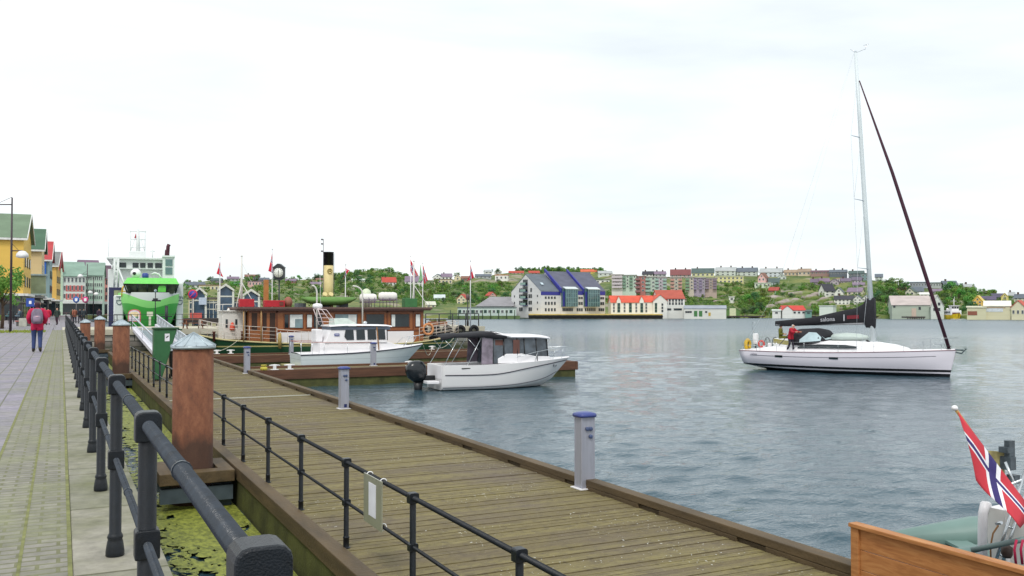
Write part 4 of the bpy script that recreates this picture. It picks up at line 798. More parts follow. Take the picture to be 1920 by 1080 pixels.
m = MB(); m.lathe([(.1,0),(.12,.08),(.05,.14)], (3.7,.0,2.76), 10); m.build('searchlight', steel, cz)
m = MB(); rr_ = M('teak_rail', (176,108,96), .5)
for sd_ in (-1, 1):
    pts = [H.pt(H.tt(x), 9, sd_, -.08)+V((0,0,h_)) for x, h_ in ((-.0,.62),(1.2,.58),(2.4,.52),(3.7,.46))]; m.tube(pts, .016, 6)
m.tube([H.pt(0,9,-1,-.08)+V((0,0,.62)), H.pt(0,9,1,-.08)+V((0,0,.62))], .016, 6); m.build('hand_rail', rr_, cz)
m = MB()
for sd_ in (-1, 1):
    for x, h_ in ((.03,.62),(.6,.6),(1.2,.58),(2.4,.52),(3.6,.46)): p = H.pt(H.tt(x), 9, sd_, -.08); m = MB(); m.tube([p, p+V((0,0,h_))], .012, 5); m.build('stanchion', steel, cz)
    m = MB(); q = [H.pt(H.tt(x), 9, sd_, -.06)+V((0,0,h_)) for x, h_ in ((5.6,.05),(6.0,.45),(6.5,.5))]; m.tube(q+[V((7.0,0,2.15))], .014, 6); p = H.pt(H.tt(6.1), 9, sd_, -.06); m.tube([p, p+V((.3,0,.5))], .012, 6); m.build('bow_rail', steel, cz)
m = MB(); m.box((3.05,H.pt(.42,.35,-1,.04).y,.5), (.32,.12,.14)); m.build('side_fender', blackp, cz, bevel=.05)
m = MB(); m.tube([(4.15,-1.0,1.4),(4.05,-.92,2.6)], .03, 6); m.build('side_pole', M('brown_pole', (150,104,56), .6), cz)
# ---------------------------------------------------------------- old wooden passenger ship
A = V((13, 61.2, ZW)); ss = thing('wooden_ship', 'old passenger ship with varnished wooden saloon, green hull and yellow funnel', 'passenger ship', A, 0)
grn = banded('ship_green', [(-2,.25,(70,34,30)),(1.12,1.2,(196,184,120))], (34,74,46), .45)
H = Hull([(0,-5.2,.25,1.95),(.12,-3.6,1.45,1.62),(.4,1.5,2.1,1.3),(.7,8.0,2.1,1.22),(.9,11.6,1.3,1.55),(1,13.1,.2,1.8)], [(0,-4.6,.15,.6),(.12,-3.2,1.0,.3),(.4,1.5,1.9,.2),(.7,8,1.9,.2),(.9,11.3,.9,.45),(1,12.4,.1,.9)], [(0,-4.4,-.5),(.12,-3,-1),(.4,1.5,-1.2),(.7,8,-1.2),(.9,11,-1),(1,12.2,-.2)], .05)
m = MB(); H.skin(m, 36); m.build('hull', grn, ss); m = MB(); H.deck(m, 0, 1, 24, -.12, .03, .05); m.build('deck', M('deck_tan', (170,140,92), .7, 0, .15), ss)
m = MB(); H.line(m, [(0,1.9),(.12,1.58),(.4,1.27),(.7,1.19),(.9,1.52),(1,1.77)], .06, .02); m.build('rub_rail', M('ship_rail_cream', (188,178,130), .6), ss)
m = MB(); m.bx(-2.2,9.7,-1.62,1.62,1.15,3.52); m.build('saloon', wood, ss)
m = MB(); m.bx(-.48,8.95,-1.68,-1.63,1.2,2.03); m.bx(-.48,8.95,1.63,1.68,1.2,2.03); m.build('white_panel', white, ss)
m = MB(); m.bx(-3.0,10.2,-2.05,2.05,3.53,3.68); m.bx(-2.9,10.1,-2.0,2.0,3.45,3.53); m.build('roof', M('ship_roof', (96,72,66), .6), ss, bevel=.02)
wf = M('window_frame_wood', (112,58,28), .4)
def shipwin(x0, x1, z0=2.33, z1=3.2, mt=dglass, y=-1.635, cur=None):
    f = MB(); f.bx(x0-.06,x1+.06,y-.03,y+.01,z0-.06,z1+.06); f_ = f.build('window', wf, ss, bevel=.02)
    f = MB(); f.bx(x0,x1,y-.04,y-.02,z0,z1); f.build('pane', mt, f_, bevel=.015)
    if cur:
        f = MB(); f.bx(cur[0],cur[1],y-.045,y-.041,z0+.03,z1-.03); f.build('curtain', M('curtain_white', (222,226,224), .8), f_)
for x0, x1, cur in ((.05,.3,None),(.38,1.22,(.4,1.2)),(1.5,1.85,(1.52,1.83)),(1.95,2.5,None),(3.4,4.9,(4.3,4.85)),(5.55,6.8,None),(7.32,8.62,(7.35,7.6)),(9.1,9.45,(9.12,9.42))): shipwin(x0, x1, cur=cur, mt=lglass if x0 in (.38,3.4) else dglass)
m = MB(); m.bx(.72,1.22,-1.69,-1.684,2.33,2.9); m.build('inner_window', lglass, ss)
m = MB()  # fore porch: dark panels paint the shade inside its openings; posts
m.bx(-2.05,-1.7,-1.64,-1.6,2.2,3.3); m.bx(-1.35,-1.1,-1.64,-1.6,2.2,3.3); m.bx(-.9,-.55,-1.64,-1.6,1.3,3.3); m.build('porch_shade_panel', M('porch_shadow_wood', (58,34,22), .6), ss)
for x in (-2.6,-1.5):
    m = MB(); m.tube([(x,-1.9,1.5),(x,-1.9,3.5)], .04, 8); m.build('porch_post', M('post_tan', (176,140,92), .6), ss)
m = MB(); m.bx(2.0,2.06,-1.64,-1.6,2.05,3.45); m.bx(5.2,5.3,-1.66,-1.6,2.05,3.45); m.bx(7.0,7.1,-1.66,-1.6,2.05,3.45); m.bx(8.9,8.98,-1.66,-1.6,2.05,3.45); m.bx(-.5,-.4,-1.66,-1.6,1.2,3.45); m.bx(-2.2,9.7,-1.66,-1.6,3.32,3.45); m.bx(-.4,9.7,-1.67,-1.6,2.05,2.14); m.build('panel_frame', wf, ss)
# fore deckhouse
m = MB(); m.bx(-3.75,-2.3,-.9,.7,1.6,3.38); m.bx(-3.85,-2.2,-1,.8,3.38,3.46); m.lathe([(.12,3.46),(.03,3.62)], (-3.3,-.5,0), 8); m.build('deckhouse', offwhite, ss, bevel=.04)
for x in (-3.55,-2.95): m = MB(); m.bx(x,x+.13,-.93,-.89,2.35,2.9); m.build('deckhouse_window', dglass, ss)
m = MB(); m.lathe([(.05,2.7),(.14,2.5),(.17,2.3),(.15,2.2)], (-3.15,-1.05,0), 10); m.build('life_vest', M('vest_orange', (216,88,66), .7), ss)
for x in (-2.55,-4.3): m = MB(); m.lathe([(.08,1.5),(.08,2.05),(.11,2.07),(.11,2.13)], (x,-1.2,0), 10); m.build('bollard', M('bollard_brown', (98,50,40), .6), ss)
# rails
m = MB(); rw = M('ship_rail_white', (206,196,186), .5)
def rail_run(xs, hts, hh=.95, y_off=-.06, side=-1):
    base = [H.pt(H.tt(x), 9, side, y_off) for x in xs]
    for f in (.25,.5,.75,1): m.tube([p+V((0,0,hh*f)) for p in base], .022 if f == 1 else .014, 5)
    for p in base: m.tube([p, p+V((0,0,hh))], .02, 5)
for sd_ in (-1, 1):
    for xs in ([-5.0,-4.4,-3.7,-3.0,-2.2,-1.4,-.5],[9.3,10,10.7,11.5,12.3,12.9]): m = MB(); rail_run(xs, 0, side=sd_); m.build('railing', rw, ss)
m = MB(); m.tube([(-.5,-2.05,2.25),(1.5,-2.08,2.05),(4.5,-2.1,2.3)], .025, 5)
for i in range(9): x = -.3+i*.45; m.tube([(x,-2.08,1.3),(x,-2.08,2.12)], .014, 4)
m.build('railing', rw, ss)
m = MB(); m.torus((10.0,-1.75,2.15), .36, .085, 'Y', 20, 8); m.build('life_ring', M('ring_tan', (206,140,92), .7), ss)
for x, hx in ((2.05,-.35),(5.15,-.75)):
    m = MB(); pts = [(x,-2.1,1.3),(x,-2.1,4.6)]+[(x+hx*(1-math.cos(a))*.9,-2.1,4.6+.5*math.sin(a)) for a in (.4,.8,1.2,1.57)]; m.tube(pts, .055, 8); m.build('davit', offwhite, ss)
m = MB(); m.loft([[(x, wd*math.cos(a), 4.05+dz+hh*math.sin(a)) for a in [2*math.pi*i/14 for i in range(14)]] for x, wd, hh, dz in ((1.3,.15,.05,.22),(1.7,.6,.22,.1),(2.6,.85,.3,.04),(3.8,.85,.3,.04),(4.6,.55,.2,.12),(5.05,.1,.05,.24))], closed=True, caps=True); bt_ = m.build('lifeboat_cover', M('green_tarp', (96,134,66), .8, 0, .14, 3), ss); bt_.location = (0,-1.0,0)
fc = M('funnel_cream', (214,196,140), .55, 0, .06, 3); 
m = MB(); m.lathe([(.33,3.6),(.33,6.55)], (3.4,.1,0), 24); m.build('funnel', fc, ss)
m = MB(); m.lathe([(.335,6.55),(.335,7.42),(.36,7.42),(.36,7.47),(.3,7.47)], (3.4,.1,0), 24); m.build('funnel_top', black, ss)
m = MB(); m.torus((3.4,-.26,6.15), .16, .03, 'Y', 14, 6); m.tube([(3.3,-.25,6.1),(3.42,-.25,6.2),(3.5,-.25,6.08)], .025, 5); m.build('funnel_emblem', M('emblem_ochre', (170,150,84), .6), ss)
m = MB(); 
for dx in (-.3, .12): m.tube([(3.25+dx,-.45,3.7),(3.25+dx,-.45,4.45),(3.28+dx,-.62,4.58)], [.1,.1,.17], 10)
m.build('vent_cowl', fc, ss)
m = MB(); m.tube([(3.0,-.1,3.7),(2.98,-.1,8.35)], .022, 6); m.tube([(3.78,.1,4.0),(3.78,.1,7.4)], .018, 6)
for z in (7.5,8.0,8.3): m.box((2.9,-.1,z), (.16,.06,.1))
m.build('funnel_pole', M('pole_grey', (110,104,108), .5), ss)
cnv = M('raft_white', (226,222,216), .5, 0, .04)
for x0, x1, z in ((5.25,6.45,4.3),(6.6,7.92,4.42)):
    m = MB(); n_ = 5; pr = [(.02,x0)]+[(.32-(.02 if i % 2 else 0)-(.06 if i in (0, n_*2) else 0), x0+.06+(x1-x0-.12)*i/(n_*2)) for i in range(n_*2+1)]+[(.02,x1)]; m.lathe(pr, (0,-1.1,z), 16, axis='X'); m.build('raft_canister', cnv, ss)
m = MB(); m.lathe([(.3,3.7),(.36,4.4),(.36,4.62),(.28,4.86),(.12,4.98),(.01,5.0)], (6.25,.6,0), 16); m.build('satellite_dome', M('dome_pale', (206,216,186), .5), ss)
m = MB()
for x in (5.4,5.8,6.2,6.8,7.3,7.8): m.tube([(x,-1.45,3.68),(x,-1.45,4.35)], .02, 4); m.tube([(x,-.75,3.68),(x,-.75,4.35)], .02, 4)
for y in (-1.45,-.75):
    for z in (4.0,4.2): m.tube([(5.3,y,z),(7.95,y,z)], .016, 4)
m.build('raft_cradle', M('cradle_purple', (98,82,112), .6), ss)
for x0, x1, z1 in ((-2.8,-1.9,4.2),(-1.25,.05,4.12)):
    m = MB(); m.bx(x0,x1,-1.7,-1.1,3.69,z1); m.build('red_box', red, ss, bevel=.02)
m = MB(); m.bx(-.3,-.05,-1.73,-1.7,3.78,4.02); m.build('box_hatch', M('hatch_dark', (110,52,40), .6), ss)
m = MB(); m.bx(8.35,9.25,-1.6,-.9,3.69,4.3); m.build('green_locker', M('locker_green', (58,112,62), .6), ss, bevel=.02)
m = MB(); m.lathe([(.2,3.7),(.3,4.0),(.22,4.25),(.08,4.36)], (.35,-1.3,0), 10); m.build('vent_cowl', M('vent_rust', (146,92,74), .7), ss)
m = MB(); m.bx(-1.0,-.72,-.3,.0,3.6,5.5); m.build('brown_mast', M('mast_brown', (172,112,56), .6, 0, .12, 3), ss)
for x, z1, lab in ((-2.45,6.95,0),(9.5,6.92,1)):
    m = MB(); m.tube([(x,-.2,3.6),(x,-.2,z1)], [.09,.05], 8); m.lathe([(.02,z1),(.08,z1+.06),(.02,z1+.14)], (x,-.2,0), 8); m.build('white_mast', offwhite, ss)
    m = MB(); m.tube([(x,-.2,5.3),(x+.75,-1.2,3.7)], .025, 5); m.tube([(x,-.2,5.2),(x-.5,-1.2,3.7)], .025, 5); m.tube([(x,-.2,6.6),(x+1.6,.6,3.7)], .012, 4); m.build('mast_stay', offwhite, ss)
m = MB(); m.tube([(-3.85,-1.7,3.4),(-3.85,-1.7,3.85),(-3.2,-1.7,3.85),(-3.2,-1.7,3.6)], .03, 6); m.build('roof_rail', offwhite, ss); m = MB(); m.tube([(-3.85,1.2,3.4),(-3.85,1.2,3.85),(-3.2,1.2,3.85)], .03, 6); m.build('roof_rail', offwhite, ss)
for x in (1.2,2.8,4.1): m = MB(); m.bx(x,x+.5,-.6,.6,3.69,3.95); m.build('roof_locker', M('locker_grey', (92,98,104), .7), ss)
o = tag(MB().tube([(12.65,59.1,.0),(12.63,59.05,-.4),(12.65,59.05,-1.0)], [.09,.13,.09], 10).build('rope_fender', M('rope_tan', (166,142,84), .9, 0, .3, 20)), 'frayed rope fender hanging on the green hull of the wooden ship', 'fender')
def hangrope(a, b_, sag, lab, r=.018, mt=rope):
    a, b_ = V(a), V(b_); pts = [a.lerp(b_, i/12)-V((0,0,sag*math.sin(math.pi*i/12))) for i in range(13)]; return tag(MB().tube(pts, r, 5).build('mooring_rope', mt), lab, 'rope')
hangrope((10.2,59.5,-.35), (8.2,57.8,ZP+.2), .2, 'mooring rope from the wooden ship to the farther finger, left end')
hangrope((25.0,59.5,-.45), (PY(811,665,57.8).x,57.85,ZP+.25), .35, 'pale rope hanging from the ship stern to the cleat beyond the cruiser')
hangrope((A.x+4.6,46.2,-.45), (PY(811,665,57.8).x,57.85,ZP+.2), .5, 'slack pale rope from the cabin cruiser bow to the farther finger')
# ---------------------------------------------------------------- green and white ship, bow to the camera
K = 103/1700; A = D(272,581,103); A.z = 0
gs = thing('workboat_ship', 'large white and bright green workboat moored bow towards the pier', 'ship', A, FACE(272))
sx = lambda px: (px-272)*K*CT(272)
sz = lambda py: 1.5+(581-py)*K
sX = lambda px: sx(px)*1.1
sZ = lambda py: 1.5+(581-py)*K*1.1
def ship_green():
    m, t, b, L = nodes('ship_bow_paint'); co = N(t, 'ShaderNodeTexCoord'); sp = N(t, 'ShaderNodeSeparateXYZ'); L(co.outputs['Object'], sp.inputs[0])
    w1 = mth(t, 'SINE', mth(t, 'MULTIPLY_ADD', sp.outputs[0], .8, 1.0)); w2 = mth(t, 'SINE', mth(t, 'MULTIPLY_ADD', sp.outputs[0], 1.15, .9))
    c = mixc(t, mth(t, 'GREATER_THAN', mth(t, 'ADD', sp.outputs[2], mth(t, 'MULTIPLY', w2, .28)), sz(573)), lin((74,172,72)), lin((146,224,126)))
    c = mixc(t, mth(t, 'GREATER_THAN', mth(t, 'ADD', sp.outputs[2], mth(t, 'MULTIPLY', w1, .5)), sz(556)), c, lin((222,228,222)))
    L(c, b.inputs['Base Color']); b.inputs['Roughness'].default_value = .35; return m
sgp = ship_green(); sw = M('ship_white', (218,222,220), .45, 0, .04, .5)
def bow(z, wd, y0): return [(sx(230)*1 if 0 else -wd, 9, z), (-wd*.98, 5, z), (-wd*.85, 2, z), (-wd*.5, .4+y0, z), (0, y0, z), (wd*.5, .4+y0, z), (wd*.85, 2, z), (wd*.98, 5, z), (wd, 9, z)]
m = MB(); m.loft([[(x+.55, y, z) for x, y, z in bow(z, wd, y0)] for z, wd, y0 in ((-2,1.8,2.2),(0,2.6,1.0),(sz(585),3.2,.5),(sz(565),3.55,.1),(sz(548),3.6,0))]); m.bx(-3.05,4.15,9,42,-2,sz(548)); m.build('bow_hull', sgp, gs)
m = MB(); 
for x0, x1 in ((sx(212),sx(231)),(sx(332),sx(346))): m.bx(x0,x1,2.6,40,-2,sz(553) if x0 < 0 else sz(528))
m.build('side_hull', sw, gs, bevel=.15)
m = MB(); m.loft([[(sx(a),y,sz(548)),(sx(b_),y,sz(548)),(sx(b_),y2,sz(532)),(sx(a),y2,sz(532))] for a, b_, y, y2 in ((240,328,1.2,.6),(240,328,9,9))], caps=True, smooth=False); m.build('forecastle', sw, gs)
m = MB(); m.loft([[(sx(240),y,sz(550)),(sx(326),y,sz(550)),(sx(333),y2,sz(532)),(sx(234),y2,sz(532))] for y, y2 in ((.75,.2),(6,6))], caps=True, smooth=False); m.build('bridge_window', M('bridge_glass', (84,92,70), .06, 0, .75, 1.1), gs)  # strong green-brown variation paints reflections into the panes
for px, lean in ((238,-1),(257,0),(276,0),(296,0),(312,0),(329,1)):
    m = MB(); m.tube([(sx(px),.72,sz(549)),(sx(px)+lean*.35,.16,sz(532))], .09, 6); m.build('window_mullion', M('mullion_dark', (44,60,52), .5), gs)
m = MB(); m.bx(sx(296),sx(311),.3,.5,sz(547),sz(534)); m.build('green_panel', M('ship_lime', (98,200,74), .4), gs)
m = MB(); m.loft([[(sx(231),.0,sz(532)),(sx(336),.0,sz(532)),(sx(331),1.8,sz(520)),(sx(238),1.8,sz(520))],[(sx(231),8,sz(532)),(sx(336),8,sz(532)),(sx(331),8,sz(520)),(sx(238),8,sz(520))]], closed=True, caps=True, smooth=False); m.build('bridge_roof', M('ship_lime', (136,220,112), .4, 0, .05), gs)
m = MB(); m.bx(sX(202),sX(326),12,30,0,sZ(505)); m.bx(sX(210),sX(305),11,26,sZ(505),sZ(487)); m.bx(sX(200),sX(312),10.5,27,sZ(487),sZ(483)); m.bx(sX(241),sX(272),12,16,sZ(483),sZ(471)); m.build('superstructure', sw, gs, bevel=.05)
for a, b_ in ((222,236),(248,259),(262,272),(276,286),(290,303)): m = MB(); m.bx(sX(a),sX(b_),10.93,11.05,sZ(502),sZ(493)); m.build('deck_window', dglass, gs)
m = MB(); m.bx(sX(304),sX(326),9,14,sZ(530),sZ(483)); m.bx(sX(303),sX(327),8.8,14.2,sZ(483),sZ(480)); m.build('funnel_casing', sw, gs)
for z0, z1 in ((515,502),(499,487)): m = MB(); m.bx(sX(309),sX(322),8.9,9.05,sZ(z0),sZ(z1)); m.build('louvre', M('louvre_grey', (96,122,124), .6), gs)
m = MB(); m.tube([(sX(313),10,sZ(482)),(sX(314),10,sZ(462)),(sX(316),10,sZ(458))], .22, 8); m.tube([(sX(310),10.4,sZ(482)),(sX(311),10.4,sZ(468))], .16, 8); m.build('exhaust_pipe', M('exhaust_dark', (74,28,42), .6), gs)
m = MB(); m.tube([(sX(258),13,sZ(475)),(sX(257),13,sZ(428))], [.28,.14], 8)
for z, hw in ((432,16),(447,15),(462,15)): m.tube([(sX(257)-hw*K,13,sZ(z)),(sX(257)+hw*K,13,sZ(z))], .06, 6)
for s_ in (-1, 1): m.tube([(sX(257)+s_*14*K,13,sZ(470)),(sX(257)+s_*14*K,13,sZ(430))], .05, 5); m.tube([(sX(257)+s_*14*K,13,sZ(471)),(sX(257)+s_*6*K,13,sZ(447))], .04, 5)
m.bx(sX(243),sX(271),12.2,14,sZ(472),sZ(470)); m.build('lattice_mast', sw, gs); m = MB(); m.tube([(sX(285),12,sZ(483)),(sX(285),12,sZ(467))], .09, 6); m.tube([(sX(280),12,sZ(470)),(sX(290),12,sZ(470))], .05, 5); m.build('signal_mast', sw, gs); m = MB(); m.tube([(sX(203),12,sZ(483)),(sX(203),12,sZ(448))], .03, 4); m.build('aerial', sw, gs)
m = MB(); m.tube([(sX(252),12.9,sZ(445)),(sX(253),12.8,sZ(436))], [.12,.02], 5); m.build('pennant', red, gs)
m = MB()
for x in (sx(211),sx(218)): m.tube([(x,7,sz(536)),(x,7,sz(480))], .14, 6)
for i in range(6): z = sz(535-i*10); m.bx(sx(211),sx(218),6.9,7.1,z-.12,z+.12)
m.tube([(sx(206),7,sz(500)),(sx(216),7,sz(478))], .1, 5); m.tube([(sx(219),7,sz(500)),(sx(232),5,sz(532))], .1, 5); m.build('ladder_tower', sw, gs)
m = MB(); m.bx(sx(201),sx(226),6,10,-1,sz(537)); m.build('navy_casing', M('ship_navy', (44,46,84), .5), gs)
m = MB(); m.bx(sx(211),sx(225),5.9,5.99,sz(553),sz(543)); m.build('casing_window', M('pale_olive_pane', (150,156,120), .5), gs)  # flat pale olive panel on the navy casing
m = MB(); m.ell((sx(253),7,sz(509)), (.62,.62,.6), 14, 8); m.build('radar_dome', white, gs); m = MB(); m.lathe([(.2,-.05),(.2,.05)], (sx(250),6.35,sz(509)), 10, axis='Y'); m.build('dome_port', black, gs)
m = MB(); m.lathe([(.25,sz(521)),(.36,sz(518)),(.36,sz(512)),(.2,sz(510))], (sx(272),3,0), 12); m.build('blue_vent', M('vent_blue', (46,66,140), .5), gs)
m = MB(); m.tube([(sx(284),4,sz(512)),(sx(290),4,sz(509)),(sx(298),4,sz(511)),(sx(304),4,sz(520))], .12, 6); m.build('crane_arm', sw, gs)
m = MB()
for z in (546,551): m.tube([(sx(227),2,sz(z)),(sx(241),1.5,sz(z))], .06, 5)
m.tube([(sx(228),2,sz(556)),(sx(229),2,sz(540)),(sx(234),2,sz(532))], .1, 5); m.build('yellow_rail', M('ship_yellow', (214,176,60), .5), gs)
for px, s_ in ((222,1),(339,-1)):
    t_ = text('FD', .9, M('ship_letter', (92,104,112), .5), gs, (sx(px), 2.53, sz(563)), (math.pi/2, math.radians(90), 0), 'hull_lettering', .01)
# ---------------------------------------------------------------- pier furniture
blkp = M('post_black', (36,38,42), .5)
pr_ = thing('pier_fence', 'black post and rail fence along the inner edge of the stone pier', 'fence', (0,0,0))
def postrail(parent, pts, h, mt, r=.03, nrail=(1,.55)):
    pts = [V(p) for p in pts]
    for p in pts: MB().tube([p, p+V((0,0,h))], r, 6).build('post', mt, parent)
    m = MB()
    for f in nrail: m.tube([p+V((0,0,h*f)) for p in pts], r*.8, 6)
    m.build('rail', mt, parent)
postrail(pr_, [(.7+i*1.05,75.9,0) for i in range(5)], 1.1, blkp)
pr_ = thing('pier_fence', 'dark post and rail fence on the outer pier edge before the green ship', 'fence', (0,0,0)); postrail(pr_, [(4.2+i*1.9,87.6,0) for i in range(8)], 1.1, blkp)
pr_ = thing('pier_fence', 'dark rail fence at the far end of the pier above the tyre fenders', 'fence', (0,0,0)); postrail(pr_, [(29.2+i*1.3,76.1,0) for i in range(5)], 1.15, blkp, .05)
tyre = None
for i, px in enumerate((793, 816, 838, 863, 888)):
    q = PY(px, 600, 75.5); lab = ['tyre fender hanging on the pier wall behind the life ring', 'second tyre fender from the left on the outer pier', 'third tyre fender on the pier, left of the dark lamp post', 'tyre fender below the dark lamp post on the pier', 'tyre fender on the pier below the flag pole'][i]
    o = thing('tyre_fender', lab, 'tyre', (q.x, 75.42, -.35), 0, 'tyre fenders on the pier end'); m = MB(); m.torus((0,0,0), .34, .16, 'Y', 20, 10); m.build('tyre', rubber, o); m = MB(); m.tube([(0,.05,.3),(0,.12,.5)], .02, 5); m.build('chain', M('rust_chain', (96,70,54), .8), o)
for i, px in enumerate((812, 829)):
    q = PY(px, 606, 79); o = thing('planter_box', ['left', 'right'][i]+' of two brown wooden planter boxes on the outer pier', 'planter', (q.x, 79, 0), 0, 'brown planter boxes on the pier'); m = MB(); m.bx(-.42,.42,-.3,.3,0,.42); m.build('box', M('planter_wood', (132,86,62), .7, 0, .2), o, bevel=.02); m = MB(); random.seed(i)
    for k in range(26): m.ell((random.uniform(-.34,.34), random.uniform(-.2,.2), .46+random.uniform(0,.14)), (.1,.1,.1), 6, 4)
    m.build('plant', M('dry_plant', (110,112,70), .9), o)
def table(loc, rz, lab):
    o = thing('picnic_table', lab, 'picnic table', loc, rz); wd = M('picnic_wood', (122,74,50), .7, 0, .2, 3)
    m = MB()
    for i in range(5): m.bx(-.9,.9,-.37+i*.15,-.24+i*.15,.7,.74)
    m.build('table_top', wd, o)
    for s_ in (-1, 1):
        m = MB(); m.bx(-.9,.9,s_*.72-.13,s_*.72+.13,.42,.46); m.build('seat', wd, o)
        for s2 in (-1, 1): m = MB(); m.tube([(s_*.6,s2*.75,0),(s_*.6,s2*.25,.7)], .05, 6); m.build('leg', wd, o)
        m = MB(); m.bx(s_*.6-.03,s_*.6+.03,-.8,.8,.34,.42); m.build('brace', wd, o)
q = P(368,617,0); table((q.x,q.y+2,0), .1, 'brown wooden picnic table on the pier left of the ship deckhouse')
def simple(name, lab, cat, loc, parts, rz=0, group=None):
    o = thing(name, lab, cat, loc, rz, group)
    for pn, m, mt in parts: m.build(pn, mt, o)
    return o
# arched notice board, service post, lamp with crossbar, no-parking sign, clock
q = D(252,596,88); zt = 0
m1 = MB(); m1.prism([(-.62,.35),(.62,.35),(.62,1.15)]+[(.62*math.cos(a),1.15+.42*math.sin(a)) for a in [math.pi*i/10 for i in range(1,10)]]+[(-.62,1.15)], -.03, .03, 'Y')
m2 = MB(); m2.prism([(-.53,.42),(.53,.42),(.53,1.12)]+[(.53*math.cos(a),1.12+.35*math.sin(a)) for a in [math.pi*i/10 for i in range(1,10)]]+[(-.53,1.12)], -.045, -.031, 'Y')
m3 = MB(); m3.tube([(-.5,0.05,0),(-.5,.05,.9)], .04, 6); m3.tube([(.5,.05,0),(.5,.05,.9)], .04, 6)
mp_ = MB(); mp_.prism([(-.46,.86),(.46,.86),(.46,1.1),(.3,1.3),(-.3,1.3),(-.46,1.1)], -.05, -.046, 'Y'); mg_ = MB(); mg_.bx(.12,.4,-.051,-.0462,.72,.84)
simple('notice_board', 'arched red-framed notice board on the pier in front of the green ship', 'notice board', (q.x, q.y, 0), [('frame', m1, M('frame_pink', (196,98,96), .6)), ('poster', m2, M('poster_pale', (214,206,214), .7, 0, .12, 3)), ('leg', m3, blkp), ('poster_print', mp_, M('poster_yellow', (226,206,160), .7, 0, .2, 5)), ('poster_print', mg_, M('poster_green', (70,150,80), .7))], -YAW)
q = D(281,600,87.5); m1 = MB(); m1.bx(-.1,.1,-.08,.08,0,.9); m2 = MB(); m2.bx(-.27,.27,-.12,.12,.9,1.32)
simple('service_post', 'cream service post with square head on the pier', 'post', (q.x,q.y,0), [('column', m1, M('post_cream', (214,214,190), .6)), ('head', m2, M('post_cream', (214,214,190), .6))])
q = D(291,604,86); m1 = MB(); m1.tube([(0,0,0),(0,0,3.25)], .045, 8); m2 = MB(); m2.bx(-.32,.5,-.05,.05,2.3,2.45); m2.bx(-.2,.2,-.1,.1,2.45,2.6); m3 = MB(); m3.ell((0,0,3.3), (.14,.14,.16), 10, 6)
simple('lamp_post', 'thin dark lamp post with crossbar in front of the green ship', 'lamp post', (q.x,q.y,0), [('pole', m1, blkp), ('crossbar', m2, blkp), ('lamp_globe', m3, lglass)], -YAW)
q = D(312,604,86); m1 = MB(); m1.tube([(0,0,0),(0,0,1.9)], .14, 10); m1.bx(-.5,.5,-.1,.1,.82,.92); simple('dark_post', 'thick dark mooring post beside the cream service post', 'post', (q.x,q.y,0), [('column', m1, blkp)])
q = D(361,600,84); m1 = MB(); m1.tube([(0,0,0),(0,0,2.6)], .04, 8); m2 = MB(); m2.lathe([(.44,-.02),(.44,.02)], (0,0,2.95), 24, axis='Y'); m3 = MB(); m3.lathe([(.33,-.03),(.33,-.021)], (0,0,2.95), 24, axis='Y'); m4 = MB(); m4.box((0,-.033,2.95), (.07,.006,.7), rot=Matrix.Rotation(math.radians(45), 3, 'Y').to_quaternion())
simple('no_parking_sign', 'round blue and red no-parking sign on a pole beside the green ship', 'road sign', (q.x,q.y,0), [('pole', m1, M('pole_grey', (110,104,108))), ('sign_rim', m2, M('sign_red', (196,40,70), .5)), ('sign_face', m3, M('sign_blue', (64,60,150), .5)), ('sign_slash', m4, M('sign_red', (196,40,70)))], -YAW)
q = D(523,600,83); o = thing('street_clock', 'black street clock with white round dial on a pole behind the ship', 'clock', (q.x,q.y,0), -YAW)
m = MB(); m.tube([(0,0,0),(0,0,4.35)], .07, 8); m.build('pole', blkp, o); m = MB(); m.bx(-.48,.48,-.3,.3,4.42,5.35); m.prism([(-.56,5.35),(.56,5.35),(.1,5.72),(-.1,5.72)], -.36, .36, 'Y'); m.prism([(-.48,4.42),(.48,4.42),(.12,4.2),(-.12,4.2)], -.2, .2, 'Y'); m.build('clock_case', M('clock_case', (44,48,52), .5), o)
m = MB(); m.lathe([(.43,-.33),(.43,-.3)], (0,0,4.9), 28, axis='Y'); m.build('dial', M('dial_white', (220,222,214), .5), o)
m = MB()
for k in range(12): a = k*math.pi/6; m.box((.36*math.sin(a),-.335,4.9+.36*math.cos(a)), (.03,.01,.08), rot=Matrix.Rotation(a, 3, 'Y').to_quaternion())
m.build('dial_marks', black, o); m = MB(); m.box((0,-.34,4.72), (.035,.01,.36)); m.box((.01,-.345,5.02), (.05,.01,.24)); m.build('clock_hand', black, o)
q = PY(877,604,76.8); m1 = MB(); m1.lathe([(.1,0),(.1,.5),(.06,.6),(.05,2.4)], n=10); m2 = MB(); m2.lathe([(.08,2.4),(.16,2.5),(.2,2.8),(.12,2.9),(.02,3.0)], n=8)
simple('lamp_post', 'dark old-style lamp post on the outer pier next to a flag pole', 'lamp post', (q.x,q.y,0), [('pole', m1, blkp), ('lantern', m2, M('lantern', (92,74,72), .5))])
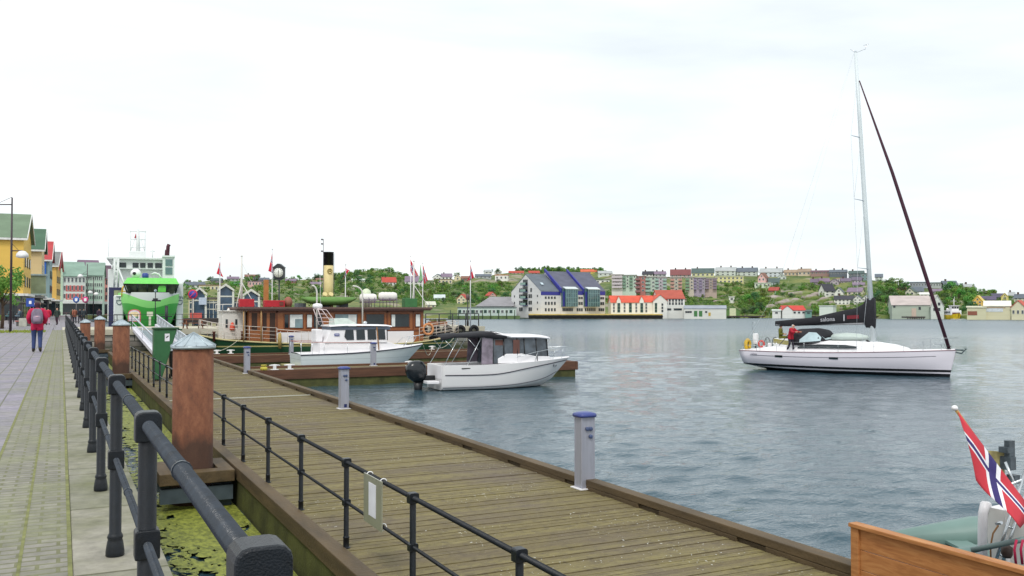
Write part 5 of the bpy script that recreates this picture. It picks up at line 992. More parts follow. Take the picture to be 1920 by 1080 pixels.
# flag poles on the pier
fp_ = M('flagpole_white', (216,214,216), .45)
def flagpole(px, pyt, dep, lab, flab, corners, fold=.08, group=None, plain=None):
    q = D(px, 581, dep); h = 1.5+(581-pyt)*dep/1700; o = thing('flagpole', lab, 'flagpole', (q.x,q.y,0), 0, 'white flagpoles on the pier'); m = MB(); m.tube([(0,0,0),(0,0,h)], [.06,.03], 8); m.build('pole', fp_, o); m = MB(); m.ell((0,0,h+.05), (.07,.07,.07), 8, 5); m.build('finial', fp_, o)
    c = [D(x, y, dep) for x, y in corners]; flag(flab, *c, fold=fold, dirv=tuple(FW), group='norwegian flags on the pier')
flagpole(412,483,84,'flagpole on the pier left of the ship masts','small limp norwegian flag farthest left, over the white deckhouse',[(412.5,490),(412.5,506),(406,513),(419,520)],.03)
flagpole(510,468,84,'flagpole beside the black street clock','norwegian flag beside the black street clock',[(510.5,474),(510,494),(503,508),(518,515)],.03)
flagpole(647.5,497,84,'flagpole just right of the yellow funnel','bunched norwegian flag just right of the yellow funnel',[(648,503),(647.5,516),(655,507),(641,526)],.05)
flagpole(770,481,82,'flagpole above the green roof locker of the ship','largest norwegian flag on the pier, blown to the right',[(769.5,486),(769.5,508),(785,517),(776,521)],.03)
flagpole(792.5,494,84,'flagpole behind the plain green flag','norwegian flag half hidden behind the plain green flag',[(793,496),(793,512),(802,526),(796,533)],.03)
flagpole(882,490,78,'flagpole on the outer end of the pier','norwegian flag on the outer end of the pier by the lamp post',[(882,496),(882,514),(889,521),(876,527)],.04)
c = [D(x, y, 68) for x, y in ((788,494),(786.5,520),(793,526),(784,530))]; flag('plain pale green flag on the after mast of the wooden ship', *c, fold=.03, dirv=tuple(FW), plain=M('flag_green', (140,190,140), .85))
# ---------------------------------------------------------------- boat stern at the lower right
bo = thing('moored_boat', 'stern of a white sailing boat at the lower right edge with ladder and lines', 'boat', (9.45,5.75,ZW), 0)
H = Hull([(0,.05,1.15,1.25),(.3,2.5,1.5,1.22),(.7,6,1.1,1.3),(1,9,.02,1.45)], [(0,.2,1.1,.25),(.3,2.5,1.3,.1),(.7,5.8,.8,.1),(1,8.6,.02,.15)], [(0,.6,.1),(.3,2.5,-.3),(.7,6,-.3),(1,8.5,-.1)], .08)
m = MB(); H.skin(m, 24); m.build('hull', M('hull_cream', (224,222,216), .25, 0, .04), bo); m = MB(); H.deck(m, .12, 1, 16, -.01, 0, .05); H.gunwale(m, 0, .14, .2, 0, .5); m.bx(.2,1.4,-.9,.9,.5,.53); m.build('deck', white, bo)
m = MB(); m.bx(1.35,4.5,-.85,.85,1.2,1.62); m.build('cabin', white, bo, bevel=.1)
m = MB(); H.line(m, [(0,1.2),(1,1.4)], .03, .01); m.build('rub_rail', M('rub_brown', (150,100,80), .5), bo)
BR_ = V((9.45,5.75,ZW)); LB = lambda px, py, d: D(px, py, d)-BR_
m = MB(); m.tube([LB(1843,1075,10.2), LB(1842,1010,10.2), LB(1843,962,10.2), LB(1847,947,10.2), LB(1853,947,10.3)], [.05,.05,.05,.055,.04], 10); m.build('quarter_moulding', white, bo)
for i, (p0, p1, p2) in enumerate((((1868,1050,10.0),(1892,975,10.05),(1926,872,10.3)),((1880,1055,10.0),(1904,980,10.05),(1938,880,10.3)))): m = MB(); m.tube([LB(*p0), LB(*p1), LB(*p2)], .018, 8); m.build('boarding_ladder_rail', steel, bo)
for f in (.15,.5,.85): m = MB(); m.tube([LB(1868,1050,10.0).lerp(LB(1892,975,10.05), f), LB(1880,1055,10.0).lerp(LB(1904,980,10.05), f)], .014, 6); m.build('ladder_rung', steel, bo)
m = MB(); q0, q1 = LB(1850,846,10.9), LB(1882,905,10.9); m.box((q0+q1)/2, (.02,.2,abs(q1.z-q0.z)), rot=Matrix.Rotation(.5, 3, 'Z').to_quaternion()); m.build('engine_bracket', M('bracket_ply', (150,140,92), .7, 0, .35, 9), bo)
m = MB(); 
for (px, py), (dx, dy) in (((1886,843),(14,8)),((1890,868),(16,18)),((1900,898),(12,12)),((1893,846),(8,30))): q = LB(px, py, 10.8); m.box(q, (.1,dx*.0085,dy*.0085))
m.build('small_outboard', M('outboard_grey', (62,72,78), .5, 0, .4, 12), bo)
m = MB(); m.tube([LB(1885,866,10.6), LB(1906,918,10.5)], .016, 8); m.build('tiller_arm', steel, bo)
m = MB(); m.tube([LB(1822,1032,9.9), LB(1935,1008,9.5)], .03, 8); m.build('boat_hook', M('hook_grey', (104,122,120), .5), bo)
m = MB(); m.tube([LB(1872,985,10.0), LB(1862,1000,10.0), LB(1857,1025,10.0), LB(1858,1050,10.0)], .009, 6); m.build('brown_line', M('rope_brown', (150,110,70), .9), bo)
m = MB(); m.tube([LB(1868,982,9.98), LB(1878,980,9.9)], .018, 8); m.build('deck_cleat', steel, bo)
for dx in (0, 12): m = MB(); m.tube([LB(1906+dx,1012,9.45), LB(1902+dx,1030,9.45), LB(1905+dx,1058,9.45)], .014, 6); m.build('red_line', M('red_line', (170,30,70), .7), bo)
m = MB(); m.tube([(.1,.9,1.25),(.1,.9,1.55),(1.3,.9,1.75),(2.6,1.0,1.75)], .015, 8); m.build('stern_rail', steel, bo)
m = MB(); q = LB(1888,1035,9.8); m.lathe([(.04,-.06),(.06,-.02),(.06,.05),(.03,.07)], q, 10); m.build('dark_winch', M('winch_brown', (70,54,46), .5), bo)
m = MB(); a = D(1790,765,9.75)-V((9.45,5.75,ZW)); b_ = D(1912,938,9.9)-V((9.45,5.75,ZW)); m.tube([b_+(b_-a)*.22, a], .017, 8); m.build('flag_staff', M('staff_varnish', (176,140,74), .5), bo); m = MB(); m.ell(a, (.035,.035,.03), 10, 6); m.build('staff_knob', white, bo)
c = [D(*q) for q in ((1796,772,9.74),(1925,944,9.7),(1829,900,9.6),(1916,992,9.35))]
flag('large faded norwegian flag drooping from a slanted staff, lower right', *c, fold=.05, nf=1.15, dirv=tuple(-FW), sag=.03, mats=[M('faded_red', (196,58,70), .9, 0, .1, 4), FWt, M('faded_blue', (60,52,110), .9, 0, .1, 4)])
q = D(1800,1000,12.4); di = thing('inflatable_dinghy', 'grey-green inflatable dinghy floating behind the lower right boat stern', 'dinghy', (q.x+.3, q.y-.1, ZW), -.45)
m = MB(); m.tube([(-1.3,.55,.22),(.2,.62,.25),(.9,.4,.3),(1.2,0,.34),(.9,-.4,.3),(.2,-.62,.25),(-1.3,-.55,.22)], [.05,.27,.28,.29,.28,.27,.05], 14); m.build('tube', M('dinghy_teal', (112,138,132), .5, 0, .06), di); m = MB(); m.bx(-1.1,.95,-.5,.5,.1,.16); m.build('floor', M('dinghy_teal_floor', (90,108,104), .7), di); m = MB(); m.bx(-.3,0,-.55,.55,.2,.24); m.build('thwart', M('dinghy_teal', (112,138,132)), di)
# ---------------------------------------------------------------- small yellow ferry and workboat across the harbour
DF = 330.0; A = P(1787,598.5,ZW); KF = (A-CP).dot(FW)/1700; fe = thing('ferry', 'small white and yellow ferry crossing near the far shore', 'ferry', A, math.atan2(-1,.0)-.55)
H = Hull([(0,-5,1.9,1.7),(.5,0,2.3,1.6),(.85,3.6,1.5,1.9),(1,5.4,.1,2.2)], [(0,-4.6,1.7,.1),(.5,0,2.0,.0),(.85,3.2,1.1,.1),(1,4.6,.05,.3)], [(0,-4.5,-.5),(.5,0,-.6),(.85,3,-.5),(1,4.4,-.2)], .05)
fy = M('ferry_yellow', (226,192,34), .45)
m = MB(); H.skin(m, 18); m.build('hull', fy, fe); m = MB(); H.deck(m, 0, 1, 12, 0); m.build('deck', offwhite, fe)
m = MB(); m.bx(-3.8,3.0,-1.9,1.9,1.5,3.3); m.build('saloon', white, fe, bevel=.1); m = MB(); m.bx(-.4,2.2,-1.3,1.3,3.3,5.0); m.bx(-.7,2.5,-1.6,1.6,5.0,5.15); m.build('wheelhouse', white, fe, bevel=.06)
for y in (-.85,0,.85): m = MB(); m.bx(2.15,2.26,y-.34,y+.34,4.0,4.75); m.build('wheelhouse_window', dglass, fe)
for x in (-3,-1.6,-.2,1.2): 
    for s_ in (-1, 1): m = MB(); m.bx(x,x+.9,s_*1.9-.05,s_*1.9+.05,2.2,2.9); m.build('saloon_window', dglass, fe)
m = MB(); m.bx(3.0,3.1,-1.4,1.4,1.9,2.5); m.build('front_marks', M('ferry_dark', (92,40,40), .6), fe); m = MB(); m.tube([(.8,0,5.1),(.8,0,7.6)], .08, 6); m.tube([(.8,-1.1,6.8),(.8,1.1,6.8)], .05, 5); m.tube([(-2.5,1.5,3.3),(-2.5,1.5,8.5)], .05, 5); m.build('mast', white, fe); m = MB(); m.ell((-2.6,-1.0,3.7), (.5,.5,.45), 10, 6); m.build('raft_canister', white, fe)
m = MB(); random.seed(5)
for k in range(50): m.ell((random.uniform(3.6,6.2), random.uniform(-2.4,2.4), .05), (random.uniform(.2,.6), random.uniform(.2,.5), .1), 6, 3)
q = m.build('bow_foam', M('foam', (226,232,232), .9)); q.location = A; q.rotation_euler.z = fe.rotation_euler.z; struct(q, 'stuff', 'white foam at the ferry bow')
A = P(1746,593.5,ZW); wb = thing('workboat', 'small pale workboat moored in front of the grey boathouse', 'boat', A, 2.6); H2 = Hull([(0,-4.5,1.5,1.3),(.5,0,1.8,1.2),(.85,3.2,1.2,1.6),(1,4.8,.05,1.9)], [(0,-4.3,1.3,.1),(.5,0,1.6,.0),(.85,2.8,.8,.1),(1,4.2,.05,.3)], [(0,-4,-.5),(.5,0,-.6),(.85,2.8,-.4),(1,4,-.2)], .05)
m = MB(); H2.skin(m, 14); m.build('hull', M('workboat_pink', (212,202,204), .5), wb); m = MB(); H2.deck(m, 0, 1, 8, 0); m.build('deck', offwhite, wb); m = MB(); m.bx(-1.2,1.4,-1.1,1.1,1.2,3.4); m.build('wheelhouse', white, wb, bevel=.08)
for y in (-.6,.6):
    m = MB(); m.bx(-1.0,1.0,y*2-.15,y*2+.15,2.2,2.9); m.build('wheelhouse_window', dglass, wb)
m = MB(); m.tube([(0,0,3.4),(0,0,6.5)], .06, 5); m.bx(-2.5,-1.4,-.6,.6,1.2,2.2); m.build('mast', M('teal_mast', (90,170,160), .6), wb)
# ---------------------------------------------------------------- people on the promenade
q = P(69,660,0)
person('person walking away in pink-red hooded jacket, jeans and grey backpack', q, .0, 1.84, 'pockets', (188,26,72), (52,66,110), hair=(58,26,44), shoes=(60,54,40), backpack=(122,112,128), long_hair=True)
def pp(px, py, lab, **k): q = P(px, py, 0); return person(lab, q, k.pop('rz', 0), k.pop('h', 1.75), k.pop('pose', 'walk'), detail=False, group='people strolling along the promenade', **k)
pp(90,609,'person in red jacket and pink trousers farther down the promenade', top=(196,34,66), legs=(196,150,170))
pp(84,609,'person with fair hair in dark coat left of the one in red and pink', top=(60,48,58), legs=(70,60,70), hair=(150,120,96), h=1.8)
pp(107,609,'person in dark green jacket walking towards the railing, far along the promenade', top=(44,58,52), legs=(62,40,52), rz=2.6, hair=(120,60,40))
for px, top, lab in ((150,(40,44,52),'person in dark clothes at the pier end, beside the railing'),(157,(52,60,64),'person in grey-green jacket near the pier corner'),(136,(58,66,56),'person in olive coat just left of the railing end'),(186,(60,44,60),'person in purple-grey jacket in front of the far pile'),(140,(150,90,70),'person in rust jacket beside the olive coat')):
    q = D(px, 596, 100); q.z = 0; person(lab, q, .3, 1.72, 'walk', top, (44,44,56), detail=False, group='people gathered at the end of the promenade')
for px, top, lab in ((19,(70,100,104),'person in teal jacket seated at the pavement cafe by the hedge'),(37,(92,110,122),'person in blue-grey jacket seated right of the teal-jacketed one')):
    q = D(px, 592, 97); q.z = .35; person(lab, q, 1.2, 1.75, 'sit', top, (50,48,56), detail=False, group='people seated at the pavement cafe')
    m1 = MB(); m1.bx(-.22,.22,-.3,.14,.40,.45); m2 = MB(); m2.bx(-.22,.22,-.34,-.3,.45,.9); m3 = MB()
    for a in (-.18,.18):
        for c_ in (-.26,.1): m3.bx(a-.02,a+.02,c_-.02,c_+.02,-.35,.40)
    simple('cafe_chair', 'dark cafe chair under the '+('teal' if px < 30 else 'blue-grey')+'-jacketed seated person', 'chair', q, [('seat', m1, blkp), ('backrest', m2, blkp), ('leg_frame', m3, blkp)], 1.2)
# =====================================================================  BUILDINGS
def winmesh(nm, frame, pane):
    m = MB(); m.bx(-.5,.5,-.06,.02,-.5,.5,0); 
    for z0, z1 in ((-.42,.42),):
        for x0, x1 in ((-.4,-.03),(.03,.4)): m.bx(x0,x1,-.075,-.05,z0,z1,1)
    o = m.build('window', [frame, pane]); me = o.data; bpy.data.objects.remove(o); return me
wgl = M('house_glass', (46,56,64), .12, 0, .3, .5)
WM = {'w': winmesh('w', M('win_white', (214,214,210), .5), wgl), 'd': winmesh('d', M('win_dark', (70,66,64), .6), wgl), 'g': winmesh('g', M('win_green', (52,104,74), .5), wgl)}
def win(parent, x, y, z, w_, h_, rz=0, k='w', name='window', label=None):
    o = bpy.data.objects.new(name, WM[k]); sc.collection.objects.link(o); o.parent = parent; o.location = (x, y, z); o.scale = (w_, 1.0, h_); o.rotation_euler.z = rz; return o
def wall_mat(rgb): return M('wall_%d_%d_%d' % tuple(rgb), rgb, .75, 0, .07, .35, streak=(.3,.3,2.2))
def roof_mat(rgb): return M('roof_%d_%d_%d' % tuple(rgb), rgb, .75, 0, .14, .5, .25, 3, streak=(.6,.6,1.6))
trim = M('trim_white', (216,216,212), .6)
def wing(root, x0, x1, y0, y1, eave, ridge, axis, wall, roof, z0=-3, ov=.35, rname='roof', wname='wall'):
    """gabled wing; axis 'x': ridge along x; 'y': ridge along y; 'f': flat"""
    wm_, rm_ = wall_mat(wall), roof_mat(roof); m = MB(); r = MB(); th = .22
    if axis == 'f':
        m.bx(x0,x1,y0,y1,z0,eave); r.bx(x0-ov,x1+ov,y0-ov,y1+ov,eave+.004,eave+.3)
    elif axis == 'x':
        c = (y0+y1)/2; m.prism([(y0,z0),(y1,z0),(y1,eave),(c,ridge),(y0,eave)], x0, x1, 'X'); s = (ridge-eave)/(c-y0); e = ov
        r.prism([(y0-e,eave-e*s+.03),(c,ridge+.03),(y1+e,eave-e*s+.03),(y1+e,eave-e*s+th),(c,ridge+th+.06),(y0-e,eave-e*s+th)], x0-ov, x1+ov, 'X')
    else:
        c = (x0+x1)/2; m.prism([(x0,z0),(x1,z0),(x1,eave),(c,ridge),(x0,eave)], y0, y1, 'Y'); s = (ridge-eave)/(c-x0); e = ov
        r.prism([(x0-e,eave-e*s+.03),(c,ridge+.03),(x1+e,eave-e*s+.03),(x1+e,eave-e*s+th),(c,ridge+th+.06),(x0-e,eave-e*s+th)], y0-ov, y1+ov, 'Y')
    m.build(wname, wm_, root); return r.build(rname, rm_, root)
# ---------------------------------------------------------------- town on the left
def town(name, label, pF, d, pB, wg, ye, yp, Ln, wall, roof, win_cols=3, base=(64,62,66), gwin=True, wk='d', fw=True):
    F = D(pF,581,d); F.z = 0; lo, hi = 0, 60
    for _ in range(40):
        md = (lo+hi)/2; q = D(pB,581,d+md); q.z = 0
        if (q-F).length < wg: lo = md
        else: hi = md
    Bk = D(pB,581,d+lo); Bk.z = 0; a = math.atan2(Bk.y-F.y, Bk.x-F.x)-math.pi/2
    o = thing(name, label, 'building', F, a); ez = 1.5+(581-ye)*d/1700; pz = 1.5+(581-yp)*(d+lo/2)/1700
    wing(o, -Ln, 0, 0, wg, ez, pz, 'x', wall, roof, 3.8, .45)
    m = MB(); m.bx(-Ln+.1,-.1,.1,wg-.1,0,3.8); m.build('shop_front', M('shopfront_%d_%d_%d' % base, base, .35, 0, .4, .8), o)
    m = MB(); m.bx(-Ln-.1,.12,-.5,-.002,3.5,3.85); m.bx(.002,.6,0,wg,3.5,3.85); m.build('canopy', trim, o)
    nf = int((ez-4)/2.9)
    for i in range(nf):
        z = 5.6+i*2.9
        for j in range(win_cols):
            y = wg*(j+.7)/(win_cols+.4); win(o, .05, y, z, 1.2, 1.5, math.pi/2, wk)
        for x in ((-Ln*.12, -Ln*.32, -Ln*.52, -Ln*.75) if fw else ()): win(o, x, -.05, z, 1.0, 1.4, 0, wk)
    win(o, .05, wg/2, ez+(pz-ez)*.35, 1.0, 1.3, math.pi/2, wk)
    for k in range(5): m = MB(); x = -Ln*(.05+.19*k); m.bx(x-1.3,x+.5,.03,.09,.4,3.1); m.build('shop_window', dglass, o)
    for k in range(4): m = MB(); y = wg*(.12+.22*k); m.bx(-.09,-.03,y,y+wg*.14,.4,3.1); m.build('shop_window', dglass, o)
    m = MB(); s = (pz-ez)/(wg/2)
    m.prism([(-.5,ez-.5*s+.25),(wg/2,pz+.34),(wg+.5,ez-.5*s+.25),(wg+.5,ez-.5*s-.1),(wg/2,pz-.02),(-.5,ez-.5*s-.1)], .46, .56, 'X'); m.bx(-Ln,.45,-.56,-.47,ez-.42,ez-.12); m.build('barge_board', trim, o)
    return o, ez, pz
b1t, ez, pz = town('town_house', 'large yellow gabled building with green-grey roof behind the tree', 43, 130, 57, 13, 445, 405, 26, (216,178,84), (108,128,104), fw=False)
t_ = MB(); t_.bx(-6.5,-2.5,-.75,-.5,3.5,5.0); t_.build('shop_sign', M('sign_yellow', (198,180,40), .5), b1t); t_ = MB(); t_.bx(-4.0,-2.7,-.78,-.751,3.9,4.6); t_.build('sign_mark', M('sign_green', (70,170,70), .5), b1t)
m = MB(); m.bx(-9.2,-7.6,-.62,-.52,.2,3.3); m.build('pale_pillar', offwhite, b1t)
b2t, _, _ = town('town_house', 'beige gabled building with dark green roof beside the yellow one', 77, 152, 82, 12, 467, 432, 22, (212,186,138), (68,100,78), wk='w')
m = MB(); m.bx(-6.5,.7,-1.6,-.05,4.2,7.2); m.build('glass_bay', M('bay_glass', (120,132,104), .2, 0, .3, .6), b2t); m = MB(); m.bx(-6.7,.9,-1.8,0,7.2,7.45); m.bx(-6.7,.9,-1.8,0,3.9,4.2); m.build('bay_frame', M('bay_grey', (150,166,166), .5), b2t)
b3t, _, _ = town('town_house', 'blue-grey gabled building with bright red roof', 92, 178, 97, 12, 486, 455, 18, (132,156,158), (176,62,66))
m = MB(); m.bx(-3.4,-.6,-.3,-.1,7.7,11.4); m.build('blue_sign', M('sign_blue2', (42,100,186), .5), b3t); m = MB(); m.bx(-2.8,-1.2,-.34,-.301,9.0,10.2); m.build('sign_mark', white, b3t)
b4t, _, _ = town('town_house', 'orange-yellow gabled building with grey roof and red gable trim', 105, 208, 113, 12, 497, 474, 14, (218,176,92), (120,124,122))
m = MB(); m.prism([(-.4,10.6),(6,15.2),(12.4,10.6),(10.4,10.6),(6,13.6),(1.6,10.6)], .5, .75, 'X'); m.build('red_gable', M('gable_red', (168,66,74), .6), b4t)
def facade(name, label, px0, px1, d, ye, yp, dep, wall, roof, rows, cols, wk='w', yaw=0, band=None, panel=None):
    c = D((px0+px1)/2,581,d); c.z = 0; o = thing(name, label, 'building', c, FACE((px0+px1)/2)+yaw); W = (px1-px0)*d/1700*CT((px0+px1)/2); ez = 1.5+(581-ye)*d/1700; pz = 1.5+(581-yp)*(d+dep/2)/1700
    wing(o, -W/2, W/2, 0, dep, ez, pz, 'x', wall, roof, 0, .4); g0 = 4.2
    for i in range(rows):
        z = g0+(ez-g0)*(i+.5)/rows
        if panel: m = MB(); m.bx(-W*.36,W*.45,-.04,-.005,z-(ez-g0)/rows*.42,z+(ez-g0)/rows*.32) if i < rows-1 else None; m.f and m.build('coloured_panel', M('panel_red', (192,88,84), .6), o)
        for j in range(cols): win(o, -W/2+W*(j+.5)/cols, -.06, z, W/cols*.55, (ez-g0)/rows*.6, 0, wk)
    m = MB(); m.bx(-W/2+.1,W/2-.1,-.05,-.005,.2,3.2); m.build('shop_window', dglass, o); m = MB(); m.bx(-W/2,W/2,-.9,-.004,3.3,4.1); m.build('sign_band', trim, o)
    return o
o = facade('town_house', 'long white and pink-red panelled building with green-grey roof at the street end', 117, 160, 255, 517, 493, 12, (206,214,206), (130,156,142), 3, 6, 'w', .12, panel=1)
m = MB(); m.prism([(-3.4,0),(0,0),(0,13.5),(-1.7,14.6),(-3.4,12.4)], -.4, 8, 'Y'); q = m.build('side_gable', wall_mat((184,206,182)), o); q.location.x = -2.9
facade('town_house', 'pale green glazed building with green roof at the far street end', 160, 192, 268, 516, 494, 14, (190,212,194), (128,152,138), 4, 8, 'w', -.05)
facade('town_house', 'pinkish building half hidden behind the ship ladder tower', 191, 207, 285, 522, 505, 14, (206,140,132), (104,80,92), 3, 3, 'd', 0)
facade('town_house', 'building with purple-brown roof above the street end', 150, 186, 330, 505, 489, 14, (150,140,146), (112,90,108), 2, 4, 'd', .1)
facade('town_house', 'dark-roofed building behind the glazed building, left of the ship', 186, 206, 320, 512, 499, 14, (120,100,104), (84,66,78), 2, 3, 'd', 0)
# street lamps, planter, tree, cafe awnings, road signs
def street_lamp(px, ytop, d, arms, lab):
    q = D(px,581,d); h = 1.5+(581-ytop)*d/1700; o = thing('street_lamp', lab, 'street lamp', (q.x,q.y,0), -YAW, 'street lamps along the promenade'); m = MB(); m.tube([(0,0,0),(0,0,h*.6),(0,0,h)], [.09,.07,.05], 8); m.build('pole', M('lamp_brown', (58,46,52), .5), o)
    for ya, dx, lamp in arms:
        z = 1.5+(581-ya)*d/1700; m = MB(); m.tube([(0,0,z),(dx,0,z)], .04, 6); m.tube([(0,0,z+.5),(dx*.7,0,z)], .015, 4); m.build('arm', M('lamp_brown', (58,46,52)), o)
        if lamp: m = MB(); m.lathe([(.05,z),(.2,z-.03),(.36,z-.22),(.38,z-.42),(.2,z-.48)], (dx,0,0), 14); m.build('lamp_shade', M('lamp_white', (226,226,226), .4), o)
street_lamp(20,370,60,[(383,-1.6,True),(470,.72,True)],'tall street lamp with two arms in front of the yellow building')
street_lamp(163,495,130,[(514,-1.0,True),(521,.5,False)],'dark street lamp before the pink-panelled building')
street_lamp(175,520,140,[(545,-.5,True),(548,.4,True)],'street lamp with two white shades in front of the pale green building')
def leafcloud(m, blobs, n, size, rnd, mi=0):
    tot = sum(b_[1][0]*b_[1][1]*b_[1][2] for b_ in blobs)
    for c, r in blobs:
        for _ in range(max(3, int(n*r[0]*r[1]*r[2]/tot))):
            v = V((rnd.gauss(0,1), rnd.gauss(0,1), rnd.gauss(0,1))).normalized(); f = rnd.uniform(.55,1.06)
            p = V((c[0]+v.x*r[0]*f, c[1]+v.y*r[1]*f, c[2]+v.z*r[2]*f)); nn = (v+V((rnd.uniform(-.8,.8), rnd.uniform(-.8,.8), rnd.uniform(-.3,1)))).normalized()
            u = nn.orthogonal().normalized(); w_ = nn.cross(u); a = rnd.uniform(0, 6.28); u, w_ = u*math.cos(a)+w_*math.sin(a), w_*math.cos(a)-u*math.sin(a); s = size*rnd.uniform(.6,1.35)
            m.add([p-u*s-w_*s*.5, p+u*s*.4-w_*s*.6, p+u*s+w_*s*.3, p-u*s*.2+w_*s*.7], [(0,1,2,3)], mi)
def leaf_mat(name, a, b_, c_):
    m, t, b, L = nodes(name); oi = N(t, 'ShaderNodeObjectInfo'); g = N(t, 'ShaderNodeNewGeometry')
    f = noise(t, g.outputs['Position'], .35, 3, .6); c = ramp(t, f, [(.3, lin(a)), (.52, lin(b_)), (.72, lin(c_))])
    hs = N(t, 'ShaderNodeHueSaturation'); L(c, hs.inputs['Color']); L(mth(t, 'MULTIPLY_ADD', oi.outputs['Random'], .09, .455), hs.inputs['Hue']); L(mth(t, 'MULTIPLY_ADD', oi.outputs['Random'], .6, .7), hs.inputs['Value'])
    L(hs.outputs[0], b.inputs['Base Color']); b.inputs['Roughness'].default_value = .7; 
    tr = N(t, 'ShaderNodeBsdfTranslucent'); L(hs.outputs[0], tr.inputs[0]); mx_ = N(t, 'ShaderNodeMixShader'); mx_.inputs[0].default_value = .25; L(b.outputs[0], mx_.inputs[1]); L(tr.outputs[0], mx_.inputs[2]); L(mx_.outputs[0], t.nodes['Material Output'].inputs[0]); return m
LF = leaf_mat('leaves', (74,110,48), (104,144,60), (142,166,74)); LFd = leaf_mat('dark_leaves', (52,82,50), (70,108,60), (104,134,72)); bark = M('bark', (84,66,52), .9, 0, .3, 4)
rnd = random.Random(4)
q = D(4,600,72); tr_ = thing('street_tree', 'round green street tree in front of the yellow building at the left edge', 'tree', (q.x,q.y,0))
m = MB(); m.tube([(0,0,0),(.05,0,1.2),(.0,0,2.4)], [.14,.11,.08], 8)
for k in range(7): a = k*.9; m.tube([(0,0,1.7+.1*k),(.6*math.cos(a),.6*math.sin(a),2.5+.1*k),(1.1*math.cos(a),1.1*math.sin(a),3.2)], [.05,.035,.015], 5)
m.build('trunk', bark, tr_)
m = MB(); leafcloud(m, [((rnd.uniform(-1.1,1.1), rnd.uniform(-1.1,1.1), rnd.uniform(2.1,4.6)), (rnd.uniform(.4,.7),)*3) for _ in range(26)], 3600, .085, rnd); m.build('crown', LF, tr_, recalc=False)
q = P(-20,616,0); o = thing('hedge_planter', 'stone planter with clipped green hedge at the left edge of the promenade', 'planter', (q.x-1, q.y+3, 0)); m = MB(); m.bx(-5,1.6,-2.5,4,0,.55); m.build('stone_box', M('planter_stone', (150,146,134), .8, 0, .2, 2), o, bevel=.03)
m = MB(); rnd = random.Random(8); leafcloud(m, [((rnd.uniform(-4.8,1.4), rnd.uniform(-2.3,3.8), rnd.uniform(.6,.95)), (.4,.4,.2)) for _ in range(80)], 5200, .07, rnd); m.build('hedge', leaf_mat('hedge_leaves', (84,108,30), (116,136,40), (146,158,60)), o, recalc=False)
q = P(33,613,0); o = thing('granite_block', 'pale granite kerb block at the right end of the hedge planter', 'stone', (q.x+.4, q.y, 0)); m = MB(); m.bx(-.3,.3,-.4,.4,0,.75); m.build('block', M('planter_pale', (178,178,166), .8, 0, .15), o, bevel=.04)
q = P(50,612,0); o = thing('low_wall', 'low dark stone bench wall right of the granite block', 'wall', (q.x,q.y+2,0)); m = MB(); m.bx(-.9,1.3,-.4,.4,0,.42); m.build('seat_wall', M('bench_stone', (96,94,90), .8, 0, .2), o, bevel=.03); m = MB(); m.bx(-1.0,1.4,-.5,.5,.422,.5); m.build('seat_slab', M('slab_red', (176,104,96), .7), o)
rnd = random.Random(2); m = MB()
q = P(18,622,0)
for _ in range(900):
    x = q.x+rnd.uniform(-3.0,2.2); y = q.y+rnd.uniform(-4,2.5); h_ = rnd.uniform(.05,.16); a = rnd.uniform(0,3.14); m.add([(x-.04*math.cos(a),y-.04*math.sin(a),0),(x+.04*math.cos(a),y+.04*math.sin(a),0),(x+rnd.uniform(-.05,.05),y,h_)], [(0,1,2)])
struct(m.build('grass', M('verge_grass', (134,146,54), .9, 0, .3, 2), recalc=False), 'stuff', 'yellow-green grass tufts before the hedge planter')
for px, d, lab in ((26,112,'dark cafe parasol left of the pedestrian, before the yellow building'),(62,118,'dark cafe parasol behind the pedestrian in red')):
    q = D(px,581,d); o = thing('parasol', lab, 'parasol', (q.x,q.y,0), 0, 'dark parasols of the pavement cafe'); m = MB(); m.tube([(0,0,0),(0,0,2.7)], .04, 6); m.build('pole', blkp, o); m = MB(); m.lathe([(1.6,2.2),(.9,2.55),(.03,2.85)], n=8); m.build('canopy', M('parasol_cloth', (66,60,56), .8), o)
for px, lab, colr in ((57,'blue road sign with white mark before the beige building',(36,70,150)),(143,'round blue road sign before the pink-panelled building',(40,90,170)),(160,'pink-rimmed round road sign near the pier corner',(196,60,120))):
    q = D(px,581,108); o = thing('road_sign', lab, 'road sign', (q.x,q.y,0), -YAW); m = MB(); m.tube([(0,0,0),(0,0,2.6)], .04, 6); m.build('pole', M('pole_grey', (110,104,108)), o); m = MB(); zc = 1.5+(581-(567 if px == 57 else 562))*108/1700
    (m.bx(-.5,.5,-.06,-.04,zc-.5,zc+.5) if px == 57 else m.lathe([(.38,-.06),(.38,-.03)], (0,0,zc), 18, axis='Y')); m.build('sign_face', M('rs_%d' % colr[0], colr, .5), o); m = MB(); m.box((0,-.065,zc), (.3,.01,.36)); m.build('sign_mark', white, o)
pr_ = thing('street_barrier', 'thin dark street railing between the pedestrians and the pier corner', 'railing', (0,0,0)); q = D(112,597,118); postrail(pr_, [(q.x+i*.75,q.y,0) for i in range(4)], 1.1, M('barrier_brown', (110,66,66), .6))
